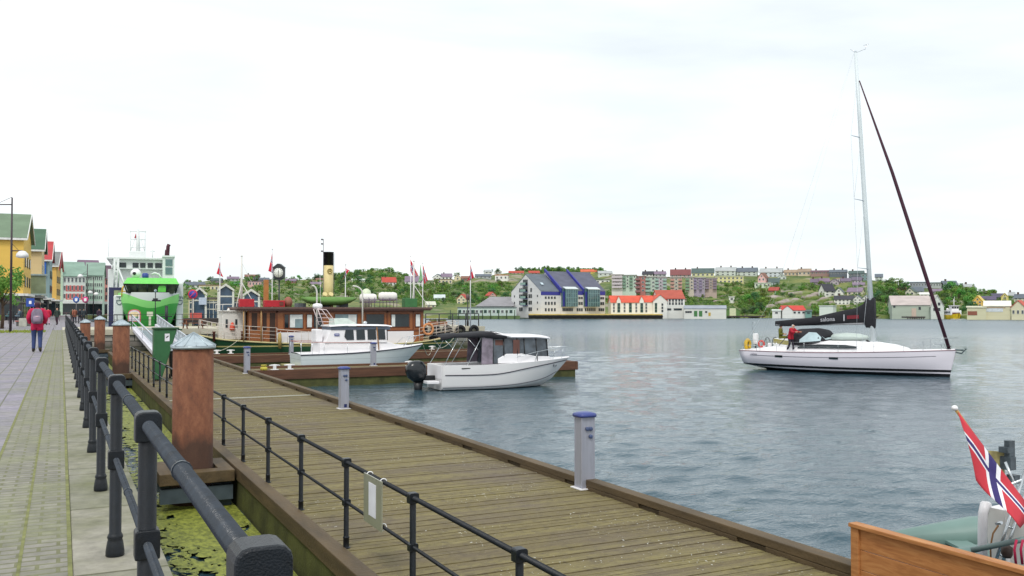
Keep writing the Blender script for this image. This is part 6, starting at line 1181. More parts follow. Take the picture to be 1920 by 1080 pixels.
# ---------------------------------------------------------------- far shore: terrain
def tab(T, x):
    if x <= T[0][0]: return T[0][1]
    for (a, b_), (c, d) in zip(T, T[1:]):
        if x <= c: return b_+(d-b_)*(x-a)/(c-a)
    return T[-1][1]
T0 = [(-200,420),(206,330),(330,215),(480,215),(560,300),(800,372),(1240,372),(1500,390),(1660,352),(1800,332),(1920,312),(2300,285)]
TR = [(-200,560),(300,520),(700,700),(900,640),(1050,760),(1200,560),(1420,560),(1600,520),(1700,480),(1900,470),(2300,450)]
TY = [(-200,570),(300,548),(345,533),(400,525),(460,523),(560,525),(600,522),(640,514),(700,506),(735,509),(760,518),(800,525),(850,524),(900,519),(950,512),(1000,507),(1050,504),(1120,509),(1180,518),(1260,519),(1330,517),(1420,516),(1500,517),(1560,519),(1620,524),(1660,528),(1700,540),(1760,540),(1840,547),(1880,557),(1920,561),(2300,568)]
YS = 592.5
def dep(px, py): s = max(0, min(1, (YS-py)/(YS-tab(TY, px))))**(1/.9); return tab(T0, px)+6+(tab(TR, px)-tab(T0, px)-6)*s
def gp_(px, py): d = dep(px, py); q = D(px, py, d); return q, d
m = MB(); cols = list(range(-200, 2301, 10)); vs = []; ss_ = [-.03,-.005,0,.03,.07,.12,.18,.25,.33,.42,.52,.62,.73,.84,.93,1.0,1.08,1.25,1.6]
for px in cols:
    d0, dr, yr = tab(T0, px)+6, tab(TR, px), tab(TY, px)
    for s in ss_:
        d = d0+(dr-d0)*s; y = YS+(yr-YS)*min(1, max(0, s))**.9; q = D(px, y, d)
        if s < 0: q.z = -6 if s < -.01 else -2.4
        elif s > 1: q.z = q.z*1-(s-1)*55
        elif 0 < s < 1: q.z += (mnoise.noise((q.x*.05, q.y*.05, 0))*1.6+mnoise.noise((q.x*.16, q.y*.16, 3))*.7)*min(1, s*6)
        vs.append(q)
n = len(ss_); m.add(vs, [(i*n+j, (i+1)*n+j, (i+1)*n+j+1, i*n+j+1) for i in range(len(cols)-1) for j in range(n-1)], 0, True)
tm, t, b, L = nodes('hillside_ground'); co = N(t, 'ShaderNodeTexCoord'); v = co.outputs['Object']
c = ramp(t, noise(t, v, .045, 6, .65), [(.3, lin((56,78,38))), (.48, lin((84,104,46))), (.6, lin((126,128,70))), (.72, lin((74,94,44)))])
c = mixc(t, ramp(t, noise(t, v, .06, 5, .6, .4), [(.55, (0,)*3), (.63, (.85,)*3)]), c, lin((158,146,134))); c = mixc(t, ramp(t, noise(t, v, .4, 4, .7), [(.45, (0,)*3), (.7, (.6,)*3)]), c, lin((70,88,40)))
L(c, b.inputs['Base Color']); b.inputs['Roughness'].default_value = .95; struct(m.build('hillside', tm))
rk, t, b, L = nodes('rock_face'); co = N(t, 'ShaderNodeTexCoord'); v = mapping(t, .3, .3, .8); c = ramp(t, noise(t, v, 1.2, 6, .65), [(.3, lin((112,100,98))), (.55, lin((162,150,144))), (.75, lin((186,176,164)))]); c = mixc(t, ramp(t, noise(t, v, .5, 4), [(.42, (0,)*3), (.55, (.95,)*3)]), c, lin((104,120,56))); L(c, b.inputs['Base Color']); b.inputs['Roughness'].default_value = .9
rnd = random.Random(21)
def rock(px, py, w_, h_):
    q, d = gp_(px, py); k = d/1700; m = MB(); m.lathe_e((0,0,0), (w_*k/2, w_*k*.4, h_*k), 14, 7, 0)
    m.v = [tuple(V(p)*(1+.35*mnoise.noise(V(p)*.35+V((px,0,0))))) for p in m.v]; o = m.build('rock_outcrop', rk); o.location = (q.x, q.y, q.z-.1*h_*k); o.rotation_euler.z = -YAW+rnd.uniform(-.3,.3); struct(o)
for px, py, w_, h_ in ((1330,562,50,3),(1368,556,40,3),(1400,549,34,3),(1452,562,44,9),(1470,572,38,12),(1445,578,26,8),(1490,566,40,9),(1500,552,50,6),(1478,548,26,4),(1520,560,34,9),(1528,575,26,12),(1545,564,30,8),(1470,590,30,6),(1410,592,30,3),(1350,566,34,4),(1556,572,24,9),(1590,578,30,5),(1640,592,30,3),(1540,552,40,6)): rock(px, py, w_, h_)
# ---------------------------------------------------------------- far shore: houses
W_, CR, YL, GR, SL, BK, RD, OR, MV, TL, BR, PK, LG, DG = (222,222,216), (214,204,172), (214,188,104), (168,172,172), (96,104,114), (58,58,66), (176,72,58), (202,98,66), (128,112,130), (116,142,144), (128,92,78), (214,172,166), (196,204,196), (78,94,92)
HW = [0]
def house(px, py, w_, h_, st, wall, roof, label, rows=1, cols=3, rf=.42, yaw=0, ch=0, dp=.8, wk='w', cat='house', name='house', group=None):
    q, d = gp_(px, py); k = d/1700; W = w_*k*CT(px); Hh = h_*k; o = thing(name, label, cat, q, FACE(px)+math.radians(yaw), group); dpt = max(5, W*dp) if st != 'e' else max(5, min(W*dp, 11)); ez = Hh*(1-rf) if st != 'f' else Hh
    r = wing(o, -W/2, W/2, 0, dpt, ez, Hh, {'e':'x','g':'y','f':'f'}[st], wall, roof, -4, .3)
    for i in range(rows):
        z = ez*(i+.55)/rows; wh = min(1.5, ez/rows*.55)
        for j in range(cols): win(o, -W/2+W*(j+.5)/cols, -.04, z, min(1.3, W/cols*.5), wh, 0, wk)
        for s_, rz in ((W/2+.04, math.pi/2), (-W/2-.04, -math.pi/2)): win(o, s_, dpt*.5, z, 1.1, wh, rz, wk)
    if st == 'g' and rf > .25: win(o, 0, -.04, ez+(Hh-ez)*.3, min(1.1, W*.2), (Hh-ez)*.4, 0, wk)
    for c in range(ch):
        m = MB(); x, y = (W*(-.25+.5*c), dpt/2) if st != 'g' else (0, dpt*(.3+.4*c)); m.bx(x-.4,x+.4,y-.35,y+.35,Hh-.6,Hh+1.0); m.bx(x-.48,x+.48,y-.43,y+.43,Hh+1.0,Hh+1.15); m.build('chimney', M('chimney_brick', (92,72,68), .9, 0, .2), r)
    return o
HL = [ # px, base y, width, height, style, wall, roof, label, rows, cols, rf, yaw, chimneys
 (367,540,36,11,'e',W_,SL,'white house with slate roof above the left gabled waterfront hall',1,4,.5,8,1),
 (395,547,44,12,'f',CR,BR,'long cream flat-roofed block with a row of black windows behind the waterfront hall',1,6,.2,0,0),
 (405,530,20,8,'e',MV,DG,'small mauve house left of the first flag on the hillside',1,2,.5,-10,0),
 (437,527,22,8,'e',GR,MV,'grey house on the ridge between the first flag and the ship mast',1,3,.45,0,1),
 (447,536,16,7,'e',CR,SL,'small cream house just left of the ship fore mast',1,2,.5,12,0),
 (472,523,26,8,'e',MV,BR,'mauve-brown house on the ridge right of the ship fore mast',1,3,.45,0,1),
 (478,537,24,9,'f',PK,MV,'pink brick block right of the ship fore mast',1,4,.2,6,0),
 (492,529,26,8,'e',MV,SL,'purple-grey terrace left of the street clock',1,4,.45,4,1),
 (500,538,18,7,'f',GR,DG,'low grey block just left of the brown ship mast',1,3,.2,0,0),
 (545,530,20,7,'e',BR,MV,'brownish house right of the street clock',1,3,.5,-6,0),
 (590,537,24,8,'e',CR,MV,'cream house with mauve roof left of the yellow funnel',1,3,.5,0,1),
 (602,528,18,6,'e',YL,BR,'small ochre house on the slope left of the yellow funnel',1,2,.5,6,0),
 (672,529,24,6,'e',W_,LG,'low white row house on the wooded hill right of the funnel',1,4,.4,0,0),
 (730,535,26,15,'e',W_,RD,'white house with big red hipped roof below the wooded hill',1,4,.6,6,1),
 (776,536,34,18,'e',W_,MV,'white two-storey house with purple roof beside the largest flag',2,4,.55,-4,0),
 (820,526,18,12,'g',W_,SL,'white gabled house right of the green flag, left of its twin',1,2,.5,-14,0),
 (838,525,20,12,'e',W_,MV,'white house with mauve roof and dormer beside its gabled neighbour',1,3,.5,6,1),
 (831,533,34,9,'f',CR,BR,'cream flat-fronted block below the two ridge houses by the green flag',1,5,.2,0,0),
 (824,564,20,11,'e',(190,210,212),(196,206,206),'small pale blue house on the lower slope left of the outer flag',1,3,.5,0,0),
 (808,577,18,11,'e',CR,(206,206,190),'small pale cream house by the water left of the outer pier',1,2,.5,10,0),
 (858,526,12,11,'g',CR,GR,'tall narrow cream gabled house left of the outer flag on the ridge',1,1,.45,0,0),
 (873,528,16,10,'e',BR,BR,'red-brown house right behind the outer flag',1,3,.4,0,0),
 (906,522,30,8,'e',GR,SL,'dark grey long house on the ridge right of the outer flag',1,4,.5,0,0),
 (916,513,14,7,'e',W_,GR,'white house on the skyline, left of two small trees',1,2,.5,8,0),
 (934,514,14,9,'g',W_,LG,'white gabled house on the skyline right of two small trees',1,2,.5,0,0),
 (940,526,24,10,'f',W_,OR,'white boxy house with orange roof edge left of the blue-roofed building',1,3,.22,-8,0),
 (968,514,28,6,'e',PK,RD,'long low house with red roof behind the blue-roofed building',1,4,.6,0,0),
 (1002,514,20,6,'e',BR,RD,'second red-roofed house behind the blue-roofed building ridge',1,3,.6,8,0),
 (1106,514,34,9,'e',YL,OR,'yellow house with tan roof peeking over the blue-roofed building',1,3,.5,0,0),
 (1135,517,26,9,'e',LG,GR,'pale house with grey roof left above the white apartment block',1,3,.5,4,0),
 (1130,532,26,7,'f',W_,DG,'low white house between the blue-roofed building and the apartment block',1,3,.2,0,0),
 (865,570,18,18,'g',CR,RD,'cream gabled house with red roof left of the grey hall',2,2,.45,-20,0),
 (924,560,14,12,'g',PK,RD,'small pinkish house with red gable above the grey hall',1,1,.5,25,0),
 (1214,518,20,9,'e',W_,BK,'white house with black roof above the left apartment blocks',1,3,.6,-8,1),
 (1238,519,22,10,'e',GR,MV,'grey-mauve house with twin chimneys above the apartment blocks',1,3,.5,6,2),
 (1276,520,38,15,'e',(172,150,142),(122,72,72),'big dark red roofed house with dormers on the ridge',1,5,.7,0,2),
 (1318,519,42,16,'e',(206,204,160),DG,'pale yellow house with teal-grey roof right of the big dark red one',1,5,.55,0,1),
 (1360,517,38,16,'e',LG,GR,'pale grey-roofed house, first of three big grey ones on the ridge',2,4,.45,-5,2),
 (1400,517,38,15,'e',LG,SL,'slate-roofed pale house, second of three big grey ones on the ridge',2,4,.5,-5,2),
 (1445,520,42,17,'e',(200,206,212),GR,'light grey house with wide veranda, third of three big grey ones on the ridge',2,5,.45,-5,2),
 (1484,517,28,11,'e',(206,186,156),(158,138,116),'tan house with ochre roof on the ridge left of the yacht mast',1,4,.45,-4,1),
 (1508,516,24,12,'e',(204,188,164),(150,132,114),'second ochre-roofed house on the ridge with white end wall',1,3,.45,-4,1),
 (1538,514,36,7,'e',(150,122,116),(110,82,92),'low purple-brown terrace on the ridge left of the slate row',1,5,.4,-4,1),
 (1571,515,32,9,'e',SL,SL,'slate-grey row on the ridge just left of the yacht spreader',1,5,.5,-4,2),
 (1605,519,28,11,'e',SL,DG,'dark slate house on the ridge close left of the yacht mast',1,4,.45,-4,1),
 (1622,526,14,13,'f',TL,DG,'teal-grey tall house left beside the yacht mast',2,2,.15,0,0),
 (1648,527,14,13,'e',LG,SL,'pale house with stepped roofs right beside the yacht mast',2,2,.4,0,0),
 (1428,536,15,24,'g',PK,BR,'tall pink gabled house above the bare rocks',2,2,.35,-22,0),
 (1430,539,30,8,'f',(206,216,196),LG,'pale green terrace wing in front of the pink gabled house',1,4,.15,0,0),
 (1451,536,20,14,'e',(178,196,190),DG,'green-grey house adjoining the pink gabled house',1,3,.5,0,0),
 (1466,525,16,12,'g',LG,GR,'pale gabled house below the ochre-roofed ridge houses',1,2,.5,0,0),
 (1367,531,54,12,'f',(214,208,150),(206,206,178),'long low pale yellow block with terraces right of the apartment row',2,7,.1,2,0),
 (1450,547,18,8,'e',BR,(160,72,62),'small red shed roof half buried on the rocky knoll',1,2,.7,-12,0),
 (1372,565,10,8,'f',W_,W_,'tiny white hut alone on the yellow-green slope',1,1,.1,0,0),
 (1528,535,17,12,'e',(168,150,164),(112,98,116),'mauve house, first of three below the purple-brown ridge terrace',1,3,.5,-6,1),
 (1546,535,18,13,'e',(150,138,156),(124,106,126),'purple-grey house, middle of three below the purple-brown ridge terrace',1,3,.45,4,1),
 (1564,534,17,11,'g',(178,166,176),(108,96,110),'pale mauve gabled house, third below the purple-brown ridge terrace',1,2,.5,-8,0),
 (1586,532,18,10,'e',(160,146,158),(112,100,118),'greyish mauve house left of the teal house by the yacht mast',1,3,.5,5,1),
 (1606,531,18,11,'e',(190,180,184),(104,96,112),'pale house with plum roof next to the teal house by the yacht mast',1,3,.5,-6,0),
 (1610,538,22,8,'e',GR,MV,'small mauve-roofed house below the dark terrace block',1,3,.5,0,0),
 (1575,529,12,6,'f',W_,PK,'small white house between the two purple terraces',1,2,.2,0,0),
 (1556,555,24,22,'e',W_,BK,'white house with steep black roof, leftmost of the white cluster',2,2,.55,35,0),
 (1573,556,16,16,'g',W_,SL,'white house with big triangular window above the boathouse cover',1,1,.5,-8,0),
 (1602,554,28,14,'e',(220,212,186),MV,'cream house with mauve roof topping the white cluster',1,3,.5,-14,0),
 (1582,571,36,16,'e',W_,BK,'long white house with black roof in the white cluster',2,5,.4,-4,1),
 (1608,570,16,16,'g',W_,SL,'white gabled twin house, left one beside the sail cover',2,2,.4,-6,0),
 (1623,569,14,15,'g',W_,SL,'white gabled twin house, right one beside the sail cover',2,2,.4,-6,0),
 (1676,567,12,10,'e',PK,OR,'small house with orange roof among trees right of the yacht mast',1,2,.6,10,0),
 (1690,547,18,8,'e',YL,BR,'yellow house with brown roof above the grey boathouse',1,3,.5,0,0),
 (1706,554,18,14,'g',(208,206,184),DG,'pale gabled house directly above the grey boathouse',1,2,.5,-16,0),
 (1723,552,18,13,'e',W_,SL,'white house with slate roof and gable left of the furled headsail',1,2,.55,8,0),
 (1736,557,22,8,'e',W_,W_,'low white-roofed house right above the grey boathouse',1,3,.4,0,0),
 (1722,538,32,9,'e',(150,156,166),SL,'slate terrace on the right skyline left of the furled headsail',1,6,.1,0,0),
 (1752,538,26,8,'e',(172,178,176),DG,'grey terrace on the right skyline behind the furled headsail',1,5,.1,0,0),
 (1757,551,18,9,'e',GR,MV,'small grey house right of the furled headsail',1,3,.5,0,0),
 (1783,541,28,14,'e',(206,212,206),SL,'pale house with slate roof on the right skyline above the ferry',2,3,.5,20,1),
 (1818,555,20,22,'e',W_,GR,'tall white hip-roofed house beside a dark conifer',3,2,.2,10,1),
 (1833,575,18,20,'g',(218,180,90),YL,'yellow gabled house above the cream sheds on the right',2,2,.45,-10,0),
 (1852,566,30,10,'e',MV,(92,84,108),'long house with dark purple roof right of the yellow gabled house',1,4,.6,0,0),
 (1872,561,24,10,'e',SL,(84,80,100),'dark blue-roofed house on the right slope',1,3,.6,8,0),
 (1884,566,14,16,'g',(216,204,130),YL,'pale yellow gabled house at the right slope with small dark roof behind',2,1,.4,0,0),
 (1897,560,12,12,'e',GR,GR,'grey house between the two yellowish right-hand houses',1,2,.5,0,1),
 (1913,566,24,14,'e',(214,212,192),SL,'cream house with slate roof at the right edge of the photo',2,3,.5,-10,1),
]
for a in HL: house(*a)
# ---------------------------------------------------------------- far shore: landmark buildings
def spot(px, py, d=None): 
    if d is None: return gp_(px, py)
    return D(px, py, d), d
# blue-roofed hotel on the quay
dB = 352; K = dB/1700; q = D(1014,586.5,dB); bb = thing('waterfront_building', 'large pale building with dark blue-grey stepped roofs and glass bays on the quay', 'building', q, -YAW+math.radians(33))
Wl, Wg = 31.5, 21.0; ea, rd_ = 8.4, 15.8; wl = (212,211,210); bl = M('blue_cladding', (52,54,140), .45, 0, .08)
wing(bb, 0, 9.5, 0, Wg, ea, rd_-.6, 'x', wl, (100,108,116), -2, .1)
for i, (x0, x1) in enumerate(((9.5,20.6),(20.6,Wl))):
    wing(bb, x0+.02, x1, -.5-.0*i, Wg, ea+.3, rd_+.7, 'x', wl, (92,94,110), -2, .1)
    m = MB(); s = (rd_+.7-ea-.3)/((Wg+.5)/2); m.prism([(-1.0,ea+.3-.5*s-.5),((Wg-.5)/2,rd_+.9),((Wg-.5)/2,rd_+2.0),(-1.0,ea+.3-.5*s+1.3)], x0-.75, x0-.1, 'X'); m.build('blue_verge', bl, bb)
    g0, g1 = x0+.9, x0+6.6; m = MB(); m.bx(g0,g1,-2.4,-.52,2.4,9.3); m.bx(g0-1.0,g0-.01,-1.6,-.52,2.4,ea+1.2); m.build('glass_bay', M('bay_teal_glass', (74,102,108), .1, 0, .35, .5), bb)
    m = MB()
    for j in range(6): xx = g0+(g1-g0)*j/5; m.bx(xx-.07,xx+.07,-2.48,-2.4,2.4,9.3)
    for z in (4.1,5.9,7.7,9.2): m.bx(g0,g1,-2.47,-2.401,z-.06,z+.06)
    m.build('bay_mullion', M('bay_mullion', (128,160,160), .5), bb); m = MB(); m.loft([[(g0-.2,-2.6,9.3),(g1+.2,-2.6,9.3),(g1+.2,-.5,10.1),(g0-.2,-.5,10.1)],[(g0-.2,-2.6,9.5),(g1+.2,-2.6,9.5),(g1+.2,-.5,10.3),(g0-.2,-.5,10.3)]], closed=True, caps=True, smooth=False); m.build('bay_roof', M('bay_roof', (206,214,216), .5), bb)
    m = MB(); m.bx(g0-1.0,g0-.02,-1.62,-1.6,2.4,ea); m.build('blue_panel', bl, bb)
for x0, x1, y, z0, z1 in ((.05,9.3,-.12,ea-1.5,ea-.15),(16.3,20.4,-.62,ea-1.3,ea+.2),(27.4,Wl,-.62,ea-1.3,ea+.2)): m = MB(); m.bx(x0,x1,y,y+.1,z0,z1); m.build('blue_band', bl, bb)
for x0, x1, y, n_ in ((1.6,7.4,-.05,4),(16.9,20.1,-.56,3),(28.0,31.0,-.56,3)):
    for z, h_ in ((5.9,.9),(3.7,1.2),(1.2,1.2)):
        for j in range(n_): win(bb, x0+(x1-x0)*(j+.5)/n_, y, z, .8, h_, 0, 'd')
for j in range(13): win(bb, 10.3+j*.75 if j < 7 else 21.4+(j-7)*.95, -.56, 1.2, .6, 1.2, 0, 'd')
for y, z in [(y, z) for y in (2.2,6.6,7.9,13.3,14.6,18.6) for z in (1.4,4.0,6.6)]+[(y, 9.0) for y in (6.6,13.3,14.6)]: win(bb, -.04, y, z, 1.0 if y not in (2.2,18.6) else .6, 1.5 if y not in (2.2,18.6) else .8, -math.pi/2, 'd')
for z in (2.9,5.6,8.3,11.0):
    m = MB(); m.bx(-1.3,-.02,8.9,12.6,z-.14,z); m.build('balcony_slab', M('balcony_blue', (70,74,130), .5), bb); m = MB(); m.bx(-1.3,-1.24,8.9,12.6,z+.1,z+1.0); m.build('balcony_rail', M('balcony_glass', (130,160,150), .2), bb); m = MB(); m.bx(-.1,-.02,9.1,12.4,z+.05,z+2.2); m.build('balcony_door', dglass, bb)
for x, y in ((3.0,3.5),(13.5,4.0),(15.0,4.0)):
    s = (rd_-ea)/(Wg/2); m = MB(); m.box((x,y,ea+.6+y*s), (1.1,1.4,.12), rot=Matrix.Rotation(math.atan(s), 3, 'X').to_quaternion()); m.build('skylight', M('skylight', (190,206,214), .2), bb)
# grey hall left of it and low glazed annex
q = D(928,588,366); h1 = thing('hall', 'wide hall with big grey hipped roof left of the blue-roofed building', 'building', q, -YAW+.06); k = 366/1700
m = MB(); m.loft([[(-33*k,0,0),(33*k,0,0),(33*k,14,0),(-33*k,14,0)],[(-33*k,0,14*k),(33*k,0,14*k),(33*k,14,14*k),(-33*k,14,14*k)]], closed=True, caps=True, smooth=False); m.build('wall', wall_mat((188,190,190)), h1)
m = MB(); z0, z1 = 14*k, 32*k; m.add([(-36*k,-.6,z0),(36*k,-.6,z0),(36*k,15,z0),(-36*k,15,z0),(-8*k,6,z1),(36*k,6,z1),(36*k,9,z1),(-8*k,9,z1)], [(0,1,5,4),(1,2,6,5),(2,3,7,6),(3,0,4,7),(4,5,6,7),(3,2,1,0)]); m.build('roof', roof_mat((140,138,142)), h1)
q = D(910,591,356); h2 = thing('annex', 'low pale glazed waterfront annex in front of the grey hall', 'building', q, -YAW); k = 356/1700; wing(h2, -52*k, 58*k, 0, 7, 14*k, 14*k, 'f', (192,206,200), (112,120,122), -3, .3)
for i in range(13): win(h2, (-48+i*8)*k, -.05, 7*k, 1.1, 1.2, 0, 'w' if i % 3 else 'g')
# green timber quay below with posts
m0 = thing('timber_wharf', 'green timber wharf along the water left of the blue-roofed building', 'wharf', D(905,594,350), -YAW); k = 350/1700; m = MB(); m.bx(-65*k,70*k,-1,3,-.9,.4); m.build('deck', M('wharf_green', (92,112,70), .8, 0, .2, .6), m0)
for i in range(9): m = MB(); x = (-60+i*15)*k; m.tube([(x,-1.2,-2),(x,-1.2,2.6)], .2, 6); m.build('post', M('wharf_post', (62,78,56), .8), m0)
# yellow-edged quay with tyres
k = 350/1700; q = D(1110,594,349); qy = thing('tyre_quay', 'long quay with yellow edge and row of dark tyres below the blue-roofed building', 'quay', q, -YAW); qy.location.z = ZW; x0, x1 = -118*k, 132*k
m = MB(); m.bx(x0,x1,-.2,22,-2,1.5); m.build('quay_wall', M('quay_dark', (78,76,66), .9, 0, .25, .5), qy); m = MB(); m.bx(x0,x1,-.3,21,1.504,1.9); m.build('yellow_edge', M('quay_yellow', (204,178,98), .7, 0, .12, .5), qy)
for i in range(62):
    x = x0+(x1-x0)*(i+.5)/62; 
    if i == 0: m = MB(); m.torus((0,0,0), .36, .17, 'Y', 12, 6); ty = m.build('tyre', rubber, qy); ty.location = (x,-.42,.85)
    else: dup(ty, (x,-.42,.78+.12*(i % 3)), parent=qy)
# red-roofed warehouse
k = 358/1700; q = D(1146,588,358); wh = thing('warehouse', 'white waterfront warehouse with long red tile roofs', 'warehouse', q, -YAW); RT_ = (206,86,62)
wing(wh, 0, 58*k, 0, 11, 21*k, 33*k, 'x', W_, RT_, -2, .3); wing(wh, 78*k, 104*k, -1.2, 13, 24*k, 35*k, 'y', W_, RT_, -2, .3); wing(wh, 56*k, 80*k, .3, 10.7, 21.5*k, 33*k, 'x', W_, RT_, -2, .25)
wing(wh, 90*k, 140*k, 2.5, 18, 28*k, 44*k, 'x', W_, (168,80,64), -2, .3)
for x in (14*k, 57*k): wing(wh, x-4*k, x+4*k, -.35, 5, 24*k, 32*k, 'y', W_, RT_, -2, .15, 'dormer_roof', 'dormer')
for z in (5*k, 11*k, 17*k):
    for i, px in enumerate((5,14,25,36,47,57,66)): win(wh, px*k, -.4 if px in (14,57) else (.25 if px > 60 else -.05), z, 1.1 if px in (14,36,57) else .8, 1.2, 0, 'g' if px in (14,36,57) else 'w')
    win(wh, 83*k, -1.25, z, .9, 1.2, 0, 'g'); win(wh, 95*k, -1.25, z, .7, .9, 0, 'd')
for px in (106,112,118,124,130,135):
    for z in (25*k, 19*k): win(wh, px*k, 2.45, z, .7, 1.0, 0, 'd')
k2 = 356/1700; q = D(1322,591,352); sh = thing('shed', 'long low white waterfront shed with green doors', 'shed', q, FACE(1322)); wing(sh, -38*k, 38*k, 0, 12, 12*k, 17*k, 'x', (214,214,206), (150,156,166), -2, .2)
for px in (-17,-8): m = MB(); m.bx((px-3)*k,(px+3)*k,-.08,-.02,-.5,8*k); m.build('green_door', M('door_green', (66,120,66), .6), sh)
for px in (98,): m = MB(); m.bx(px*k,(px+6)*k,2.36,2.46,-.5,9*k); m.build('green_door', M('door_green', (66,120,66), .6), wh)
for px in (107,110,113,121,124,127,130,133): win(wh, px*k, 2.45, 8*k, .7, .8, 0, 'd')
m = MB(); m.bx(6*k,10*k,-.1,-.02,-.3,5*k); m.build('yellow_door', M('door_ochre', (190,160,60), .6), sh)
for px in (-34,-30,-26,2): win(sh, px*k, -.04, 6*k, .8, .7, 0, 'd')
# apartment blocks
def apart(px, py, w_, h_, wall, pan, label, cols, rows, yaw=0, end=None, d=455):
    q = D(px, py, d); k = d/1700; W = w_*k*CT(px); H_ = h_*k; o = thing('apartment_block', label, 'apartment block', q, FACE(px)+math.radians(yaw), 'apartment blocks above the red-roofed warehouse'); wing(o, -W/2, W/2, 0, 11, H_, H_, 'f', wall, (196,190,186), -6, .5)
    fl = H_/rows
    for i in range(rows):
        for j in range(cols):
            x = -W/2+W*(j+.5)/cols; win(o, x, -.05, fl*(i+.5), W/cols*.46, fl*.5, 0, 'w')
            if (j % 2) == 0: m = MB(); m.bx(x-W/cols*.48,x+W/cols*.48,-1.4,-.02,fl*i-.0,fl*i+.12); m.bx(x-W/cols*.48,x+W/cols*.48,-1.4,-1.32,fl*i+.12,fl*i+1.0); m.build('balcony', M('bal_%d_%d_%d' % pan, pan, .5), o)
    if end: m = MB(); m.bx(-W/2-.001-.05,-W/2+W*.0,1.5,9.5,.2,H_-.4); m.build('end_panel', M('end_%d' % end[0], end, .6), o)
    return o
apart(1157,540,20,25,(216,210,204),(196,186,192),'white end block with mauve strip, leftmost of the apartment blocks',1,4,-4)
apart(1180,540,26,24,(190,206,190),(120,150,130),'pale block with dark green balconies, second from the left',4,4)
apart(1201,548,19,30,(172,112,106),(142,100,102),'brick red end block standing lower than its neighbours',2,4,-6)
apart(1220,547,20,28,(184,196,184),(150,176,164),'pale green block between the brick red and mauve apartment blocks',2,4)
apart(1239,545,22,25,(192,180,190),(150,176,166),'mauve apartment block with mint balconies',3,4)
apart(1268,546,22,26,(190,186,170),(186,142,130),'cream apartment block with salmon balconies',3,4)
apart(1293,544,16,24,(196,186,172),(120,150,120),'narrow cream apartment block right of the salmon balconies',2,4)
apart(1311,543,21,22,(164,152,168),(140,128,154),'purple apartment block near the right end of the row',4,4)
apart(1333,542,22,20,(178,160,150),(130,116,130),'tan apartment block at the right end of the row',3,4)
# gabled glass waterfront hall at the left
dG = 196; k = dG/1700; q = D(425,600,dG); gh = thing('gabled_hall', 'white-framed waterfront hall with three glazed gables behind the pier', 'building', q, FACE(425)); k *= CT(425)
wing(gh, -72*k, 66*k, 1.5, 14, 42*k, 42*k, 'f', (196,190,150), (120,110,104), -2, .2)
gf = M('gable_frame', (216,214,200), .5); tg = M('hall_glass', (66,88,108), .1, 0, .35, .7)
for cx_, wd, ye, yp in ((-51,20,48,60),(-2,24,56,67),(46,26,46,57)):
    a, b_ = (cx_-wd/2)*k, (cx_+wd/2)*k; e, p = ye*k, yp*k; c = (a+b_)/2; m = MB(); m.prism([(a,-1),(b_,-1),(b_,e),(c,p),(a,e)], .3, 10, 'Y'); m.build('glazed_gable', tg, gh)
    m = MB(); t2 = .42; m.bx(a-t2,a,-.1,.4,-1,e); m.bx(b_,b_+t2,-.1,.4,-1,e); m.prism([(a-t2,e),(c,p),(b_+t2,e),(b_+t2,e+t2*1.2),(c,p+t2*1.3),(a-t2,e+t2*1.2)], -.2, 10.1, 'Y'); m.bx(a,b_,.2,.32,e-1.2,e-.9); m.build('gable_frame', gf, gh)
m = MB()
for z in (20,33): m.bx(-70*k,64*k,1.3,1.49,z*k,z*k+.25)
for i in range(19): m.bx((-70+i*7.4)*k,(-70+i*7.4)*k+.12,1.32,1.49,0,38*k)
m.build('facade_frame', gf, gh); m = MB(); m.bx(-70*k,64*k,1.4,1.495,0,37*k); m.build('facade_glass', tg, gh)
m = MB(); m.bx(-52*k,-38*k,-.4,-.1,30*k,44*k); m.build('pale_sign', M('hall_sign', (190,200,214), .5), gh); m = MB(); m.bx(-68*k,-46*k,-.6,.2,2*k,14*k); m.build('red_stall', M('stall_red', (190,84,74), .7, 0, .3, 1), gh)
o = thing('timber_jetty', 'dark timber jetty on piles behind the picnic table', 'jetty', D(392,596,150), -YAW); k = 150/1700; o.location.z = 0; m = MB(); m.bx(-55*k,40*k,0,5,-.6,.1); m.build('deck', M('jetty_dark', (62,54,52), .8, 0, .2), o)
for i in range(9): m = MB(); x = (-52+i*11)*k; m.tube([(x,.3,-3),(x,.3,-.6)], .16, 6); m.build('pile', M('jetty_pile', (86,80,76), .8), o)
# right-hand sheds
q, d = spot(1718,594,346); k = d/1700; gb = thing('boathouse', 'big grey-green boathouse with pinkish roof right of the yacht mast', 'boathouse', q, FACE(1718)+.12); wing(gb, -42*k, 26*k, 0, 16, 22*k, 39*k, 'x', (170,180,164), (184,172,168), -2, .3); wing(gb, 24*k, 46*k, -2, 15, 20*k, 40*k, 'y', (206,212,204), (190,186,180), -2, .3)
m = MB(); m.bx(-8*k,0,-.1,-.02,-.5,16*k); m.build('barn_door', M('door_tan', (196,176,160), .7), gb); 
for px, z in ((-38,20),(6,16),(30,14),(38,14),(30,22),(38,24)): win(gb, px*k, -.05 if px < 24 else -2.05, z*k, .8, 1.1, 0, 'd')
def shed(px, py, w_, e, r_, st, wall, roof, label, d=None, cols=3, yaw=0, name='shed', dpth=10, wk='d'):
    q, dd = spot(px, py, d); k = dd/1700; W = w_*k*CT(px); o = thing(name, label, name, q, FACE(px)+math.radians(yaw)); wing(o, -W/2, W/2, 0, dpth, e*k, r_*k, {'e':'x','g':'y','f':'f'}[st], wall, roof, -3, .25)
    for j in range(cols): win(o, -W/2+W*(j+.5)/cols, -.05, e*k*.5, min(1.1, W/cols*.5), e*k*.4, 0, wk)
    return o
